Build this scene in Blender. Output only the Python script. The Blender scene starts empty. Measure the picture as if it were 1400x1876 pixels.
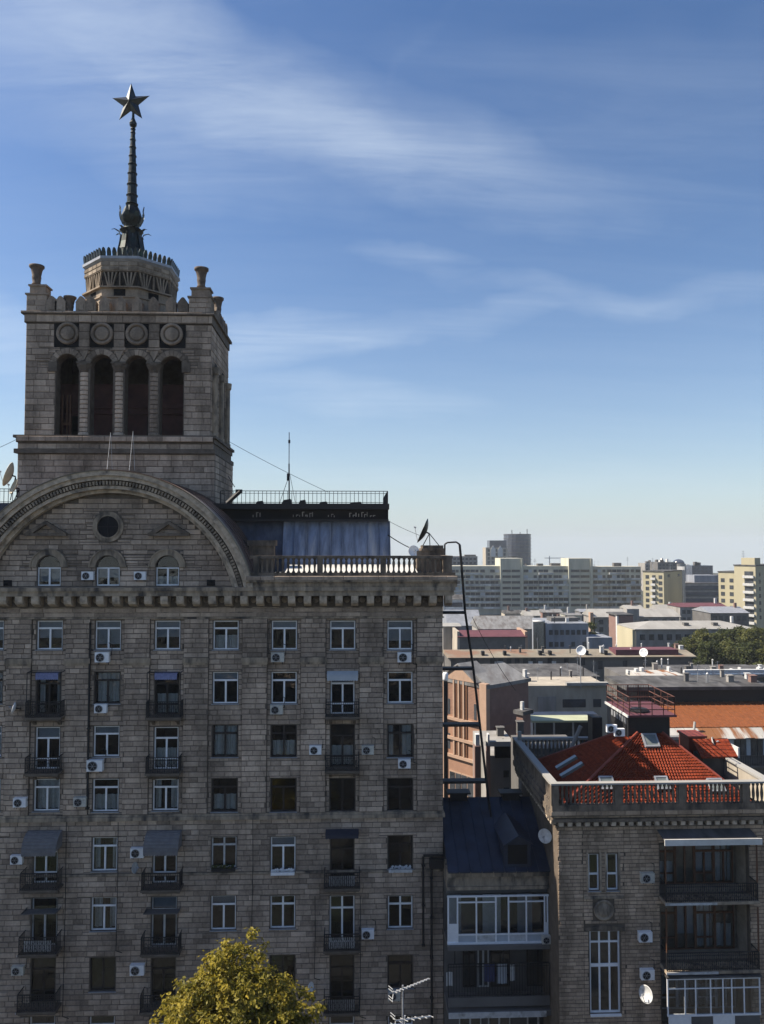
import bpy, math, random
from mathutils import Vector, Matrix

# ------------------------------------------------------------------ camera, sky, sun, exposure
SC = bpy.context.scene
COL = SC.collection
H = 36.0
PSI, PIT, F = math.radians(2.045), math.radians(2.536), 1400.0
cam_d = bpy.data.cameras.new('camera')
cam = bpy.data.objects.new('camera', cam_d)
COL.objects.link(cam)
cam_d.sensor_fit = 'VERTICAL'
cam_d.sensor_height = 36.0
cam_d.lens = 36.0 * F / 1876.0
cam_d.clip_start = 0.5
cam_d.clip_end = 6000.0
cam.location = (0, 0, H)
cam.rotation_euler = (math.pi / 2 + PIT, 0, -PSI)
SC.camera = cam

SUN_DIR = Vector((-0.69, 0.08, 0.718)).normalized()
SUN_EL = math.asin(SUN_DIR.z)
SUN_AZ = math.atan2(SUN_DIR.x, SUN_DIR.y)      # clockwise from +Y
world = bpy.data.worlds.new('World')
SC.world = world
world.use_nodes = True
wn, wl = world.node_tree.nodes, world.node_tree.links
wn.clear()


def N(nodes, t, **kw):
    n = nodes.new(t)
    for k, v in kw.items():
        setattr(n, k, v)
    return n


def mth(nodes, links, op, a, b=None, c=None, clamp=False):
    n = nodes.new('ShaderNodeMath')
    n.operation = op
    n.use_clamp = clamp
    for i, v in enumerate((a, b, c)):
        if v is None:
            continue
        if isinstance(v, (int, float)):
            n.inputs[i].default_value = v
        else:
            links.new(v, n.inputs[i])
    return n.outputs[0]


def build_sky():
    out = N(wn, 'ShaderNodeOutputWorld')
    bg = N(wn, 'ShaderNodeBackground')
    bg.inputs['Strength'].default_value = SKY_STRENGTH
    sky = N(wn, 'ShaderNodeTexSky', sky_type='NISHITA', sun_disc=False)
    sky.sun_elevation = SUN_EL
    sky.sun_rotation = SUN_AZ
    sky.altitude = 150
    sky.air_density = 1.0
    sky.dust_density = 0.7
    sky.ozone_density = 1.6
    tc0 = N(wn, 'ShaderNodeTexCoord')
    sp0 = N(wn, 'ShaderNodeSeparateXYZ')
    cb0 = N(wn, 'ShaderNodeCombineXYZ')
    wl.new(tc0.outputs['Generated'], sp0.inputs[0])
    wl.new(sp0.outputs[0], cb0.inputs[0]); wl.new(sp0.outputs[1], cb0.inputs[1])
    wl.new(mth(wn, wl, 'MAXIMUM', sp0.outputs[2], 0.012), cb0.inputs[2])
    wl.new(cb0.outputs[0], sky.inputs['Vector'])
    hsv = N(wn, 'ShaderNodeHueSaturation')
    hsv.inputs['Saturation'].default_value = SKY_SAT
    hsv.inputs['Hue'].default_value = 0.506
    wl.new(sky.outputs[0], hsv.inputs['Color'])
    tc = N(wn, 'ShaderNodeTexCoord')
    sep = N(wn, 'ShaderNodeSeparateXYZ')
    wl.new(tc.outputs['Generated'], sep.inputs[0])
    M = lambda op, a, b=None, c=None, clamp=False: mth(wn, wl, op, a, b, c, clamp)
    x, y, z = sep.outputs
    den = M('ADD', M('MAXIMUM', z, 0.0), 0.16)
    cu, cv = M('DIVIDE', x, den), M('DIVIDE', y, den)
    comb = N(wn, 'ShaderNodeCombineXYZ')
    wl.new(cu, comb.inputs[0]); wl.new(cv, comb.inputs[1])
    mp = N(wn, 'ShaderNodeMapping')
    mp.inputs['Rotation'].default_value = (0, 0, math.radians(28))
    mp.inputs['Scale'].default_value = (0.5, 3.0, 1)
    wl.new(comb.outputs[0], mp.inputs[0])
    nz = N(wn, 'ShaderNodeTexNoise')
    nz.inputs['Scale'].default_value = 2.3
    nz.inputs['Detail'].default_value = 9
    nz.inputs['Roughness'].default_value = 0.66
    nz.inputs['Distortion'].default_value = 0.55
    wl.new(mp.outputs[0], nz.inputs['Vector'])
    wisp = N(wn, 'ShaderNodeMapRange', clamp=True)
    for i, v in ((1, 0.36), (2, 0.78), (3, 0.0), (4, 1.0)):
        wisp.inputs[i].default_value = v
    wl.new(nz.outputs[0], wisp.inputs[0])
    az = M('ARCTAN2', x, y)
    el = M('ARCSINE', z)
    cv2 = N(wn, 'ShaderNodeCombineXYZ')
    wl.new(az, cv2.inputs[0]); wl.new(el, cv2.inputs[1])
    warp = N(wn, 'ShaderNodeTexNoise')
    warp.inputs['Scale'].default_value = 5.0
    warp.inputs['Detail'].default_value = 5
    wl.new(cv2.outputs[0], warp.inputs['Vector'])
    wv = N(wn, 'ShaderNodeVectorMath', operation='MULTIPLY_ADD')
    wl.new(warp.outputs['Color'], wv.inputs[0])
    wv.inputs[1].default_value = (0.16, 0.10, 0)
    wl.new(cv2.outputs[0], wv.inputs[2])
    total = None
    # cirrus bands: pixel centre, half length and half width in pixels, tilt, weight
    for (px, py, hl, hw, tilt, wgt) in CLOUDS:
        d = ray(px, py)
        a0, e0 = math.atan2(d.x, d.y) + 0.08, math.asin(d.z) + 0.05
        m = N(wn, 'ShaderNodeMapping', vector_type='TEXTURE')
        m.inputs['Location'].default_value = (a0, e0, 0)
        m.inputs['Rotation'].default_value = (0, 0, math.radians(-tilt))
        m.inputs['Scale'].default_value = (hl / 1400, hw / 1400, 1)
        wl.new(wv.outputs[0], m.inputs[0])
        g = N(wn, 'ShaderNodeTexGradient', gradient_type='SPHERICAL')
        wl.new(m.outputs[0], g.inputs[0])
        s = M('MULTIPLY', M('POWER', g.outputs[1], 0.8), wgt)
        total = s if total is None else M('ADD', total, s)
    base = M('MULTIPLY', wisp.outputs[0], 0.10)
    fac = M('ADD', M('MULTIPLY', total, M('ADD', M('MULTIPLY', wisp.outputs[0], 0.75), 0.40)), base)
    up = M('MULTIPLY', M('MAXIMUM', z, 0.0), 14.0, clamp=True)
    fac = M('MULTIPLY', M('MULTIPLY', fac, up), CLOUD_AMT, clamp=True)
    mix = N(wn, 'ShaderNodeMix', data_type='RGBA')
    wl.new(fac, mix.inputs[0])
    wl.new(hsv.outputs[0], mix.inputs[6])
    mix.inputs[7].default_value = CLOUD_COL
    # milky low air: mixes the sky towards a pale tone close to the horizon, all the way round
    hz = M('POWER', M('SUBTRACT', 1.0, M('MAXIMUM', M('ABSOLUTE', z), 0.0)), 6.5)
    mix2 = N(wn, 'ShaderNodeMix', data_type='RGBA')
    wl.new(M('MULTIPLY', hz, HZ_AMT), mix2.inputs[0])
    wl.new(mix.outputs[2], mix2.inputs[6])
    mix2.inputs[7].default_value = HZ_COL
    wl.new(mix2.outputs[2], bg.inputs['Color'])
    wl.new(bg.outputs[0], out.inputs[0])


HAZE = 0.00014
SKY_STRENGTH = 0.066
SKY_SAT = 1.20
CLOUD_AMT = 0.46
CLOUD_COL = (6.2, 7.0, 7.8, 1)
HZ_AMT = 0.74
HZ_COL = (4.15, 4.9, 5.7, 1)
CLOUDS = [(160, 90, 620, 170, 14, 0.75), (600, 210, 640, 110, 16, 0.75), (1050, 320, 520, 90, 8, 0.2),
          (1000, 525, 260, 24, 10, 0.30), (1290, 545, 330, 28, 2, 0.36), (760, 470, 120, 24, 6, 0.40),
          (470, 630, 300, 60, -8, 0.95), (640, 735, 300, 40, 4, 0.55), (800, 590, 260, 36, -8, 0.50),
          (-40, 620, 260, 70, 4, 0.8), (900, 880, 560, 30, 2, 0.35), (770, 70, 90, 14, -48, 0.07),
          (1150, 150, 500, 90, 10, 0.25)]


def ray(px, py):
    fw = Vector((math.sin(PSI) * math.cos(PIT), math.cos(PSI) * math.cos(PIT), math.sin(PIT)))
    r = Vector((math.cos(PSI), -math.sin(PSI), 0))
    u = r.cross(fw)
    return (fw + r * ((px - 700) / F) - u * ((py - 938) / F)).normalized()


def P(px, py, Y):
    d = ray(px, py)
    k = Y / d.y
    return d.x * k, H + d.z * k


def proj(p):
    fw = Vector((math.sin(PSI) * math.cos(PIT), math.cos(PSI) * math.cos(PIT), math.sin(PIT)))
    r = Vector((math.cos(PSI), -math.sin(PSI), 0))
    u = r.cross(fw)
    d = Vector(p) - Vector((0, 0, H))
    w = d.dot(fw)
    return 700 + F * d.dot(r) / w, 938 - F * d.dot(u) / w


def PX(px, Y, py=1200):
    return P(px, py, Y)[0]


def PZ(py, Y, px=500):
    return P(px, py, Y)[1]


build_sky()
sun_d = bpy.data.lights.new('sun', 'SUN')
sun_d.energy = 4.5
sun_d.angle = math.radians(0.53)
sun_d.color = (1.0, 0.90, 0.76)
sun = bpy.data.objects.new('sun', sun_d)
COL.objects.link(sun)
sun.rotation_euler = (-SUN_DIR).to_track_quat('-Z', 'Y').to_euler()
sun.location = (-60, 20, 90)
SC.view_settings.view_transform = 'Standard'
SC.view_settings.look = 'None'
SC.view_settings.exposure = 1.07
SC.view_settings.gamma = 1.0
SC.view_settings.use_curve_mapping = False
SC.render.engine = 'CYCLES'
SC.cycles.use_denoising = True
SC.cycles.max_bounces = 6
SC.cycles.diffuse_bounces = 3
SC.cycles.glossy_bounces = 3
SC.cycles.transparent_max_bounces = 12
SC.cycles.volume_bounces = 0
SC.cycles.caustics_reflective = False
SC.cycles.caustics_refractive = False

# ------------------------------------------------------------------ materials
MATS = {}


def nm(name):
    m = bpy.data.materials.new(name)
    m.use_nodes = True
    nt = m.node_tree
    nt.nodes.clear()
    out = nt.nodes.new('ShaderNodeOutputMaterial')
    MATS[name] = m
    return m, nt, nt.nodes, nt.links, out


def mat(name, col, rough=0.8, metal=0.0, sc=1.5, amt=0.25, bump=0.0, bsc=20.0, col2=None, thr=(0.45, 0.65), stretch=(1, 1, 1), spec=0.3):
    """noise-mottled surface; col2 = a second colour (rust, dirt) in patches"""
    m, nt, n, l, out = nm(name)
    b = n.new('ShaderNodeBsdfPrincipled')
    b.inputs['Roughness'].default_value = rough
    b.inputs['Metallic'].default_value = metal
    b.inputs['Specular IOR Level'].default_value = spec
    g = n.new('ShaderNodeNewGeometry')
    mp = n.new('ShaderNodeMapping')
    mp.inputs['Scale'].default_value = stretch
    l.new(g.outputs['Position'], mp.inputs[0])
    t = n.new('ShaderNodeTexNoise')
    t.inputs['Scale'].default_value = sc
    t.inputs['Detail'].default_value = 8
    t.inputs['Roughness'].default_value = 0.65
    l.new(mp.outputs[0], t.inputs['Vector'])
    mr = n.new('ShaderNodeMapRange')
    mr.inputs[1].default_value, mr.inputs[2].default_value = 0.3, 0.7
    mr.inputs[3].default_value, mr.inputs[4].default_value = 1 - amt, 1 + amt
    l.new(t.outputs[0], mr.inputs[0])
    mx = n.new('ShaderNodeVectorMath'); mx.operation = 'SCALE'
    mx.inputs[0].default_value = col
    l.new(mr.outputs[0], mx.inputs['Scale'])
    c = mx.outputs[0]
    if col2:
        t2 = n.new('ShaderNodeTexNoise')
        t2.inputs['Scale'].default_value = sc * 0.8
        t2.inputs['Detail'].default_value = 6
        mp2 = n.new('ShaderNodeMapping')
        mp2.inputs['Scale'].default_value = stretch
        mp2.inputs['Location'].default_value = (13, 7, 3)
        l.new(g.outputs['Position'], mp2.inputs[0])
        l.new(mp2.outputs[0], t2.inputs['Vector'])
        r2 = n.new('ShaderNodeMapRange')
        r2.inputs[1].default_value, r2.inputs[2].default_value = thr
        l.new(t2.outputs[0], r2.inputs[0])
        m2 = n.new('ShaderNodeMix'); m2.data_type = 'RGBA'
        l.new(r2.outputs[0], m2.inputs[0])
        l.new(c, m2.inputs[6])
        m2.inputs[7].default_value = (*col2, 1)
        c = m2.outputs[2]
    l.new(c, b.inputs['Base Color'])
    if bump:
        tb = n.new('ShaderNodeTexNoise')
        tb.inputs['Scale'].default_value = bsc
        tb.inputs['Detail'].default_value = 5
        l.new(g.outputs['Position'], tb.inputs['Vector'])
        bp = n.new('ShaderNodeBump')
        bp.inputs['Strength'].default_value = bump
        bp.inputs['Distance'].default_value = 0.03
        l.new(tb.outputs[0], bp.inputs['Height'])
        l.new(bp.outputs[0], b.inputs['Normal'])
    l.new(b.outputs[0], out.inputs[0])
    return m


def stone_mat(name, dark, light, single, soot=0.5, stretch=(0.5, 0.5, 0.13)):
    """weathered ashlar: tone of each block from an attribute (or the object's own random number), sooty rain streaks, pores"""
    m, nt, n, l, out = nm(name)
    b = n.new('ShaderNodeBsdfPrincipled')
    b.inputs['Roughness'].default_value = 0.9
    b.inputs['Specular IOR Level'].default_value = 0.2
    if single:
        o = n.new('ShaderNodeObjectInfo'); tone = o.outputs['Random']
    else:
        a = n.new('ShaderNodeAttribute'); a.attribute_name = 'tone'; tone = a.outputs['Fac']
    g = n.new('ShaderNodeNewGeometry')
    t = n.new('ShaderNodeTexNoise'); t.inputs['Scale'].default_value = 6; t.inputs['Detail'].default_value = 6; t.inputs['Roughness'].default_value = 0.7
    l.new(g.outputs['Position'], t.inputs['Vector'])
    f = mth(n, l, 'ADD', mth(n, l, 'MULTIPLY_ADD', tone, 0.62, 0.02), mth(n, l, 'MULTIPLY', mth(n, l, 'SUBTRACT', t.outputs[0], 0.36), 0.95), clamp=True)
    mx = n.new('ShaderNodeMix'); mx.data_type = 'RGBA'
    l.new(f, mx.inputs[0])
    mx.inputs[6].default_value = (*dark, 1); mx.inputs[7].default_value = (*light, 1)
    mp = n.new('ShaderNodeMapping'); mp.inputs['Scale'].default_value = stretch
    l.new(g.outputs['Position'], mp.inputs[0])
    s = n.new('ShaderNodeTexNoise'); s.inputs['Scale'].default_value = 1.7; s.inputs['Detail'].default_value = 7; s.inputs['Roughness'].default_value = 0.62
    l.new(mp.outputs[0], s.inputs['Vector'])
    r = n.new('ShaderNodeMapRange'); r.inputs[1].default_value, r.inputs[2].default_value = 0.42, 0.68
    r.inputs[3].default_value, r.inputs[4].default_value = 1.0, 1.0 - soot
    l.new(s.outputs[0], r.inputs[0])
    v = n.new('ShaderNodeVectorMath'); v.operation = 'SCALE'
    t3 = n.new('ShaderNodeTexNoise'); t3.inputs['Scale'].default_value = 0.30; t3.inputs['Detail'].default_value = 4
    l.new(g.outputs['Position'], t3.inputs['Vector'])
    r3 = n.new('ShaderNodeMapRange'); r3.inputs[1].default_value, r3.inputs[2].default_value = 0.35, 0.65
    r3.inputs[3].default_value, r3.inputs[4].default_value = 0.78, 1.12
    l.new(t3.outputs[0], r3.inputs[0])
    l.new(mx.outputs[2], v.inputs[0]); l.new(mth(n, l, 'MULTIPLY', r.outputs[0], r3.outputs[0]), v.inputs['Scale'])
    l.new(v.outputs[0], b.inputs['Base Color'])
    tb = n.new('ShaderNodeTexNoise'); tb.inputs['Scale'].default_value = 22; tb.inputs['Detail'].default_value = 5
    l.new(g.outputs['Position'], tb.inputs['Vector'])
    bp = n.new('ShaderNodeBump'); bp.inputs['Strength'].default_value = 0.5; bp.inputs['Distance'].default_value = 0.03
    l.new(tb.outputs[0], bp.inputs['Height']); l.new(bp.outputs[0], b.inputs['Normal'])
    l.new(b.outputs[0], out.inputs[0])
    return m


def glass_mat(name, tint=(0.82, 0.85, 0.87), refl=1.0, ior=1.48):
    m, nt, n, l, out = nm(name)
    fr = n.new('ShaderNodeFresnel'); fr.inputs['IOR'].default_value = ior
    tr = n.new('ShaderNodeBsdfTransparent'); tr.inputs[0].default_value = (*tint, 1)
    gl = n.new('ShaderNodeBsdfGlossy'); gl.inputs['Roughness'].default_value = 0.03
    gl.inputs[0].default_value = (refl, refl, refl, 1)
    g = n.new('ShaderNodeNewGeometry')
    t = n.new('ShaderNodeTexNoise'); t.inputs['Scale'].default_value = 1.3
    l.new(g.outputs['Position'], t.inputs['Vector'])
    bp = n.new('ShaderNodeBump'); bp.inputs['Strength'].default_value = 0.12; bp.inputs['Distance'].default_value = 0.15
    l.new(t.outputs[0], bp.inputs['Height']); l.new(bp.outputs[0], gl.inputs['Normal'])
    mx = n.new('ShaderNodeMixShader')
    l.new(fr.outputs[0], mx.inputs[0]); l.new(tr.outputs[0], mx.inputs[1]); l.new(gl.outputs[0], mx.inputs[2])
    l.new(mx.outputs[0], out.inputs[0])
    return m


def leaf_mat(name, c1, c2, c3):
    m, nt, n, l, out = nm(name)
    a = n.new('ShaderNodeAttribute'); a.attribute_name = 'tone'
    cr = n.new('ShaderNodeValToRGB')
    e = cr.color_ramp.elements
    e[0].color = (*c1, 1); e[1].color = (*c3, 1)
    k = e.new(0.5); k.color = (*c2, 1)
    l.new(a.outputs['Fac'], cr.inputs[0])
    d = n.new('ShaderNodeBsdfPrincipled'); d.inputs['Roughness'].default_value = 0.55
    d.inputs['Specular IOR Level'].default_value = 0.25
    l.new(cr.outputs[0], d.inputs['Base Color'])
    tl = n.new('ShaderNodeBsdfTranslucent'); l.new(cr.outputs[0], tl.inputs[0])
    mx = n.new('ShaderNodeMixShader'); mx.inputs[0].default_value = 0.42
    l.new(d.outputs[0], mx.inputs[1]); l.new(tl.outputs[0], mx.inputs[2]); l.new(mx.outputs[0], out.inputs[0])
    return m


STONE_D, STONE_L = (0.225, 0.172, 0.132), (0.68, 0.530, 0.405)
m_stone = stone_mat('ashlar', STONE_D, STONE_L, False, soot=0.42)
m_stone1 = stone_mat('ashlar_single', STONE_D, STONE_L, True, soot=0.42)
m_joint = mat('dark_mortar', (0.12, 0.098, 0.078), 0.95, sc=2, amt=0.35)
m_trim = mat('weathered_trim', (0.33, 0.262, 0.19), 0.9, sc=2.2, amt=0.4, bump=0.5, bsc=14, col2=(0.055, 0.050, 0.047), thr=(0.46, 0.68), stretch=(1, 1, 0.35))
m_shade_sooty = mat('shaded_sooty_trim', (0.155, 0.122, 0.092), 0.9, sc=2.2, amt=0.45, bump=0.5, bsc=14, col2=(0.045, 0.040, 0.036), thr=(0.48, 0.68), stretch=(1, 1, 0.4))  # base colour darkened to hold the balusters' backlit shade, plus patchy soot
m_trim_l = mat('pale_trim', (0.46, 0.37, 0.275), 0.9, sc=2.2, amt=0.35, bump=0.5, bsc=14, col2=(0.10, 0.09, 0.08), thr=(0.5, 0.75))
m_tst = stone_mat('tower_ashlar', (0.22, 0.170, 0.13), (0.66, 0.52, 0.40), False, soot=0.5)
m_tst1 = stone_mat('tower_ashlar_single', (0.22, 0.170, 0.13), (0.66, 0.52, 0.40), True, soot=0.5)
m_drum = stone_mat('drum_ashlar', (0.20, 0.158, 0.118), (0.60, 0.49, 0.37), True, soot=0.5)
m_drumb = stone_mat('drum_block', (0.20, 0.158, 0.118), (0.62, 0.51, 0.39), False, soot=0.5)
m_nearblack = mat('near_black', (0.030, 0.026, 0.023), 0.95, sc=3, amt=0.4)  # near-black for the ground behind the drum's flutes
m_tdark = stone_mat('tower_trim_stone', (0.13, 0.102, 0.078), (0.48, 0.38, 0.29), True, soot=0.62)
m_rst = stone_mat('brown_brick', (0.28, 0.205, 0.142), (0.66, 0.49, 0.345), False, soot=0.5)
m_rst1 = stone_mat('brown_brick_single', (0.28, 0.205, 0.142), (0.66, 0.49, 0.345), True, soot=0.5)
m_room = mat('room_plaster', (0.040, 0.041, 0.046), 0.9, amt=0.3)
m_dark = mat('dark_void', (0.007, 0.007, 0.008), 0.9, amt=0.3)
m_maroon = mat('maroon_panel', (0.075, 0.030, 0.026), 0.7, amt=0.4, sc=0.8)
m_white = mat('white_plastic', (0.80, 0.80, 0.80), 0.45, amt=0.08, sc=4)
m_dwhite = mat('dirty_white', (0.50, 0.50, 0.49), 0.7, amt=0.22, sc=3, col2=(0.25, 0.24, 0.22), thr=(0.55, 0.75))
m_brown = mat('dark_wood', (0.022, 0.018, 0.018), 0.55, amt=0.3, sc=6)
m_wood = mat('brown_wood', (0.11, 0.05, 0.026), 0.6, amt=0.35, sc=5, stretch=(3, 3, 0.5))
m_iron = mat('black_iron', (0.015, 0.015, 0.017), 0.6, amt=0.3, sc=8)
m_bronze = mat('dark_bronze', (0.034, 0.038, 0.036), 0.38, metal=0.75, sc=3, amt=0.5, col2=(0.03, 0.05, 0.045), thr=(0.5, 0.7))
m_steel = mat('polished_star_metal', (0.085, 0.09, 0.088), 0.30, metal=0.9, sc=2, amt=0.35)
m_zinc = mat('grey_metal', (0.30, 0.31, 0.33), 0.5, metal=0.3, sc=1.2, amt=0.25)
m_blue = mat('blue_sheet', (0.15, 0.185, 0.26), 0.6, sc=1.1, amt=0.45, col2=(0.27, 0.29, 0.33), thr=(0.5, 0.7), stretch=(2, 1, 0.25))
m_blued = mat('dark_blue_sheet', (0.045, 0.055, 0.085), 0.6, sc=1.4, amt=0.5, col2=(0.08, 0.095, 0.13), thr=(0.5, 0.7), stretch=(1, 1, 0.4))
m_navy = mat('navy_sheet', (0.020, 0.027, 0.046), 0.5, sc=0.9, amt=0.4)
m_tin = mat('bright_tin', (0.58, 0.57, 0.54), 0.45, metal=0.0, sc=1.0, amt=0.15, col2=(0.5, 0.48, 0.44), thr=(0.55, 0.8))
m_barrel = mat('barrel_sheet', (0.085, 0.055, 0.046), 0.6, sc=0.8, amt=0.35, col2=(0.05, 0.04, 0.038), thr=(0.45, 0.7))
m_red = mat('red_tile', (0.195, 0.036, 0.015), 0.75, sc=4.5, amt=0.35, col2=(0.12, 0.021, 0.012), thr=(0.5, 0.72), spec=0.12)
m_redcap = mat('red_ridge', (0.20, 0.042, 0.025), 0.55, sc=2, amt=0.2)
m_orange = mat('orange_sheet', (0.185, 0.060, 0.020), 0.8, sc=2.5, amt=0.3, col2=(0.15, 0.045, 0.016), thr=(0.56, 0.72))
m_rust = mat('rusty_white_sheet', (0.40, 0.385, 0.355), 0.7, sc=0.45, amt=0.2, col2=(0.22, 0.095, 0.04), thr=(0.52, 0.58), stretch=(1.6, 0.3, 0.3))
m_rustroof = mat('rust_patched_roof', (0.20, 0.175, 0.135), 0.8, sc=0.2, amt=0.3, col2=(0.20, 0.12, 0.08), thr=(0.5, 0.6))
m_brick = mat('sun_tinted_brick', (0.30, 0.172, 0.115), 0.85, sc=1.0, amt=0.12, bump=0.3)  # brighter, warmer copy of the brick: sunlight put into the colour
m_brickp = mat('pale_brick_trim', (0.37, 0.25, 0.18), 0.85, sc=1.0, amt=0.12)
m_bricks = mat('dull_brick', (0.20, 0.125, 0.105), 0.85, sc=1.0, amt=0.15)  # duller copy for sides turned from the sun, and for other brickwork
m_groof = mat('grey_roof', (0.185, 0.185, 0.185), 0.7, sc=0.7, amt=0.3, col2=(0.11, 0.10, 0.095), thr=(0.48, 0.68), stretch=(1.5, .5, 1))
m_dgroof = mat('dark_grey_roof', (0.085, 0.083, 0.082), 0.8, sc=0.6, amt=0.4, col2=(0.045, 0.043, 0.042), thr=(0.46, 0.62), stretch=(1.5, .6, 1))
m_wroof = mat('white_roof', (0.29, 0.282, 0.262), 0.7, sc=0.25, amt=0.15, col2=(0.24, 0.23, 0.21), thr=(0.5, 0.7), stretch=(1.5, 0.5, 1))
m_beige = mat('beige_plaster', (0.36, 0.32, 0.26), 0.9, sc=0.35, amt=0.2, col2=(0.26, 0.23, 0.19), thr=(0.48, 0.68), stretch=(1.6, 1.6, .4))
m_greyw = mat('grey_plaster', (0.27, 0.255, 0.235), 0.9, sc=0.35, amt=0.25, col2=(0.18, 0.17, 0.155), thr=(0.48, 0.68), stretch=(1.6, 1.6, .4))
m_dkwall = mat('dark_wall', (0.115, 0.11, 0.105), 0.9, sc=0.3, amt=0.3)
m_yellow = mat('yellow_plaster', (0.40, 0.36, 0.245), 0.9, sc=0.1, amt=0.1, col2=(0.31, 0.285, 0.21), thr=(0.5, 0.75), stretch=(2, 2, .4))
m_slab = mat('slab_panel', (0.44, 0.425, 0.345), 0.9, sc=0.15, amt=0.2, col2=(0.33, 0.32, 0.27), thr=(0.5, 0.7), stretch=(2, 2, .3))
m_slabp = mat('balcony_panel', (0.47, 0.475, 0.46), 0.9, sc=0.35, amt=0.4, col2=(0.30, 0.30, 0.29), thr=(0.5, 0.65))
m_bluew = mat('bluegrey_plaster', (0.22, 0.235, 0.265), 0.85, sc=0.3, amt=0.2, col2=(0.15, 0.16, 0.18), thr=(0.48, 0.7), stretch=(1.6, 1.6, .4))
m_wine = mat('wine_roof', (0.11, 0.04, 0.05), 0.75, sc=0.4, amt=0.2)
m_lime = mat('pale_green_canopy', (0.36, 0.38, 0.26), 0.7, sc=0.3, amt=0.15)
m_bglass = mat('black_glass', (0.010, 0.011, 0.014), 0.5, amt=0.2, spec=0.1)
m_fwin = mat('far_window', (0.045, 0.05, 0.058), 0.15, sc=0.6, amt=0.6, spec=0.6)
m_twr = mat('dark_tower_glass', (0.05, 0.06, 0.085), 0.2, sc=0.2, amt=0.4, spec=0.6)
m_awn = mat('grey_awning_cloth', (0.15, 0.145, 0.148), 0.85, sc=3, amt=0.2)
m_awnd = mat('dark_awning_cloth', (0.03, 0.033, 0.05), 0.85, sc=3, amt=0.2)
m_awnb = mat('blue_awning_cloth', (0.19, 0.21, 0.36), 0.85, sc=6, amt=0.3)
m_curt = mat('curtain_cloth', (0.74, 0.73, 0.69), 0.9, sc=5, amt=0.15)
m_blind = mat('bluegrey_blind', (0.40, 0.43, 0.46), 0.85, sc=2, amt=0.1)
m_linen = mat('white_linen', (0.62, 0.62, 0.60), 0.9, sc=3, amt=0.15)
m_clothb = mat('blue_cloth', (0.05, 0.06, 0.14), 0.9, sc=3, amt=0.2)
m_dish = mat('beige_dish', (0.46, 0.41, 0.30), 0.55, sc=1.5, amt=0.15)
m_bark = mat('bark', (0.06, 0.05, 0.04), 0.95, sc=6, amt=0.4)
m_ground = mat('asphalt_ground', (0.055, 0.054, 0.052), 0.95, sc=0.05, amt=0.4, col2=(0.04, 0.06, 0.03), thr=(0.5, 0.65))
m_floor = mat('terrace_felt', (0.10, 0.095, 0.09), 0.9, sc=0.5, amt=0.3)
m_leaf = leaf_mat('maple_leaf', (0.065, 0.068, 0.011), (0.235, 0.20, 0.026), (0.39, 0.30, 0.04))
m_leafo = leaf_mat('olive_leaf', (0.045, 0.055, 0.014), (0.095, 0.105, 0.026), (0.17, 0.16, 0.04))
m_leafg = leaf_mat('green_leaf', (0.026, 0.036, 0.012), (0.058, 0.072, 0.02), (0.12, 0.125, 0.03))
m_facing = mat('facing_plaster', (0.13, 0.12, 0.11), 0.9, sc=0.4, amt=0.15)
FACE_H = 19.0
g_win = glass_mat('window_glass')

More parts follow.
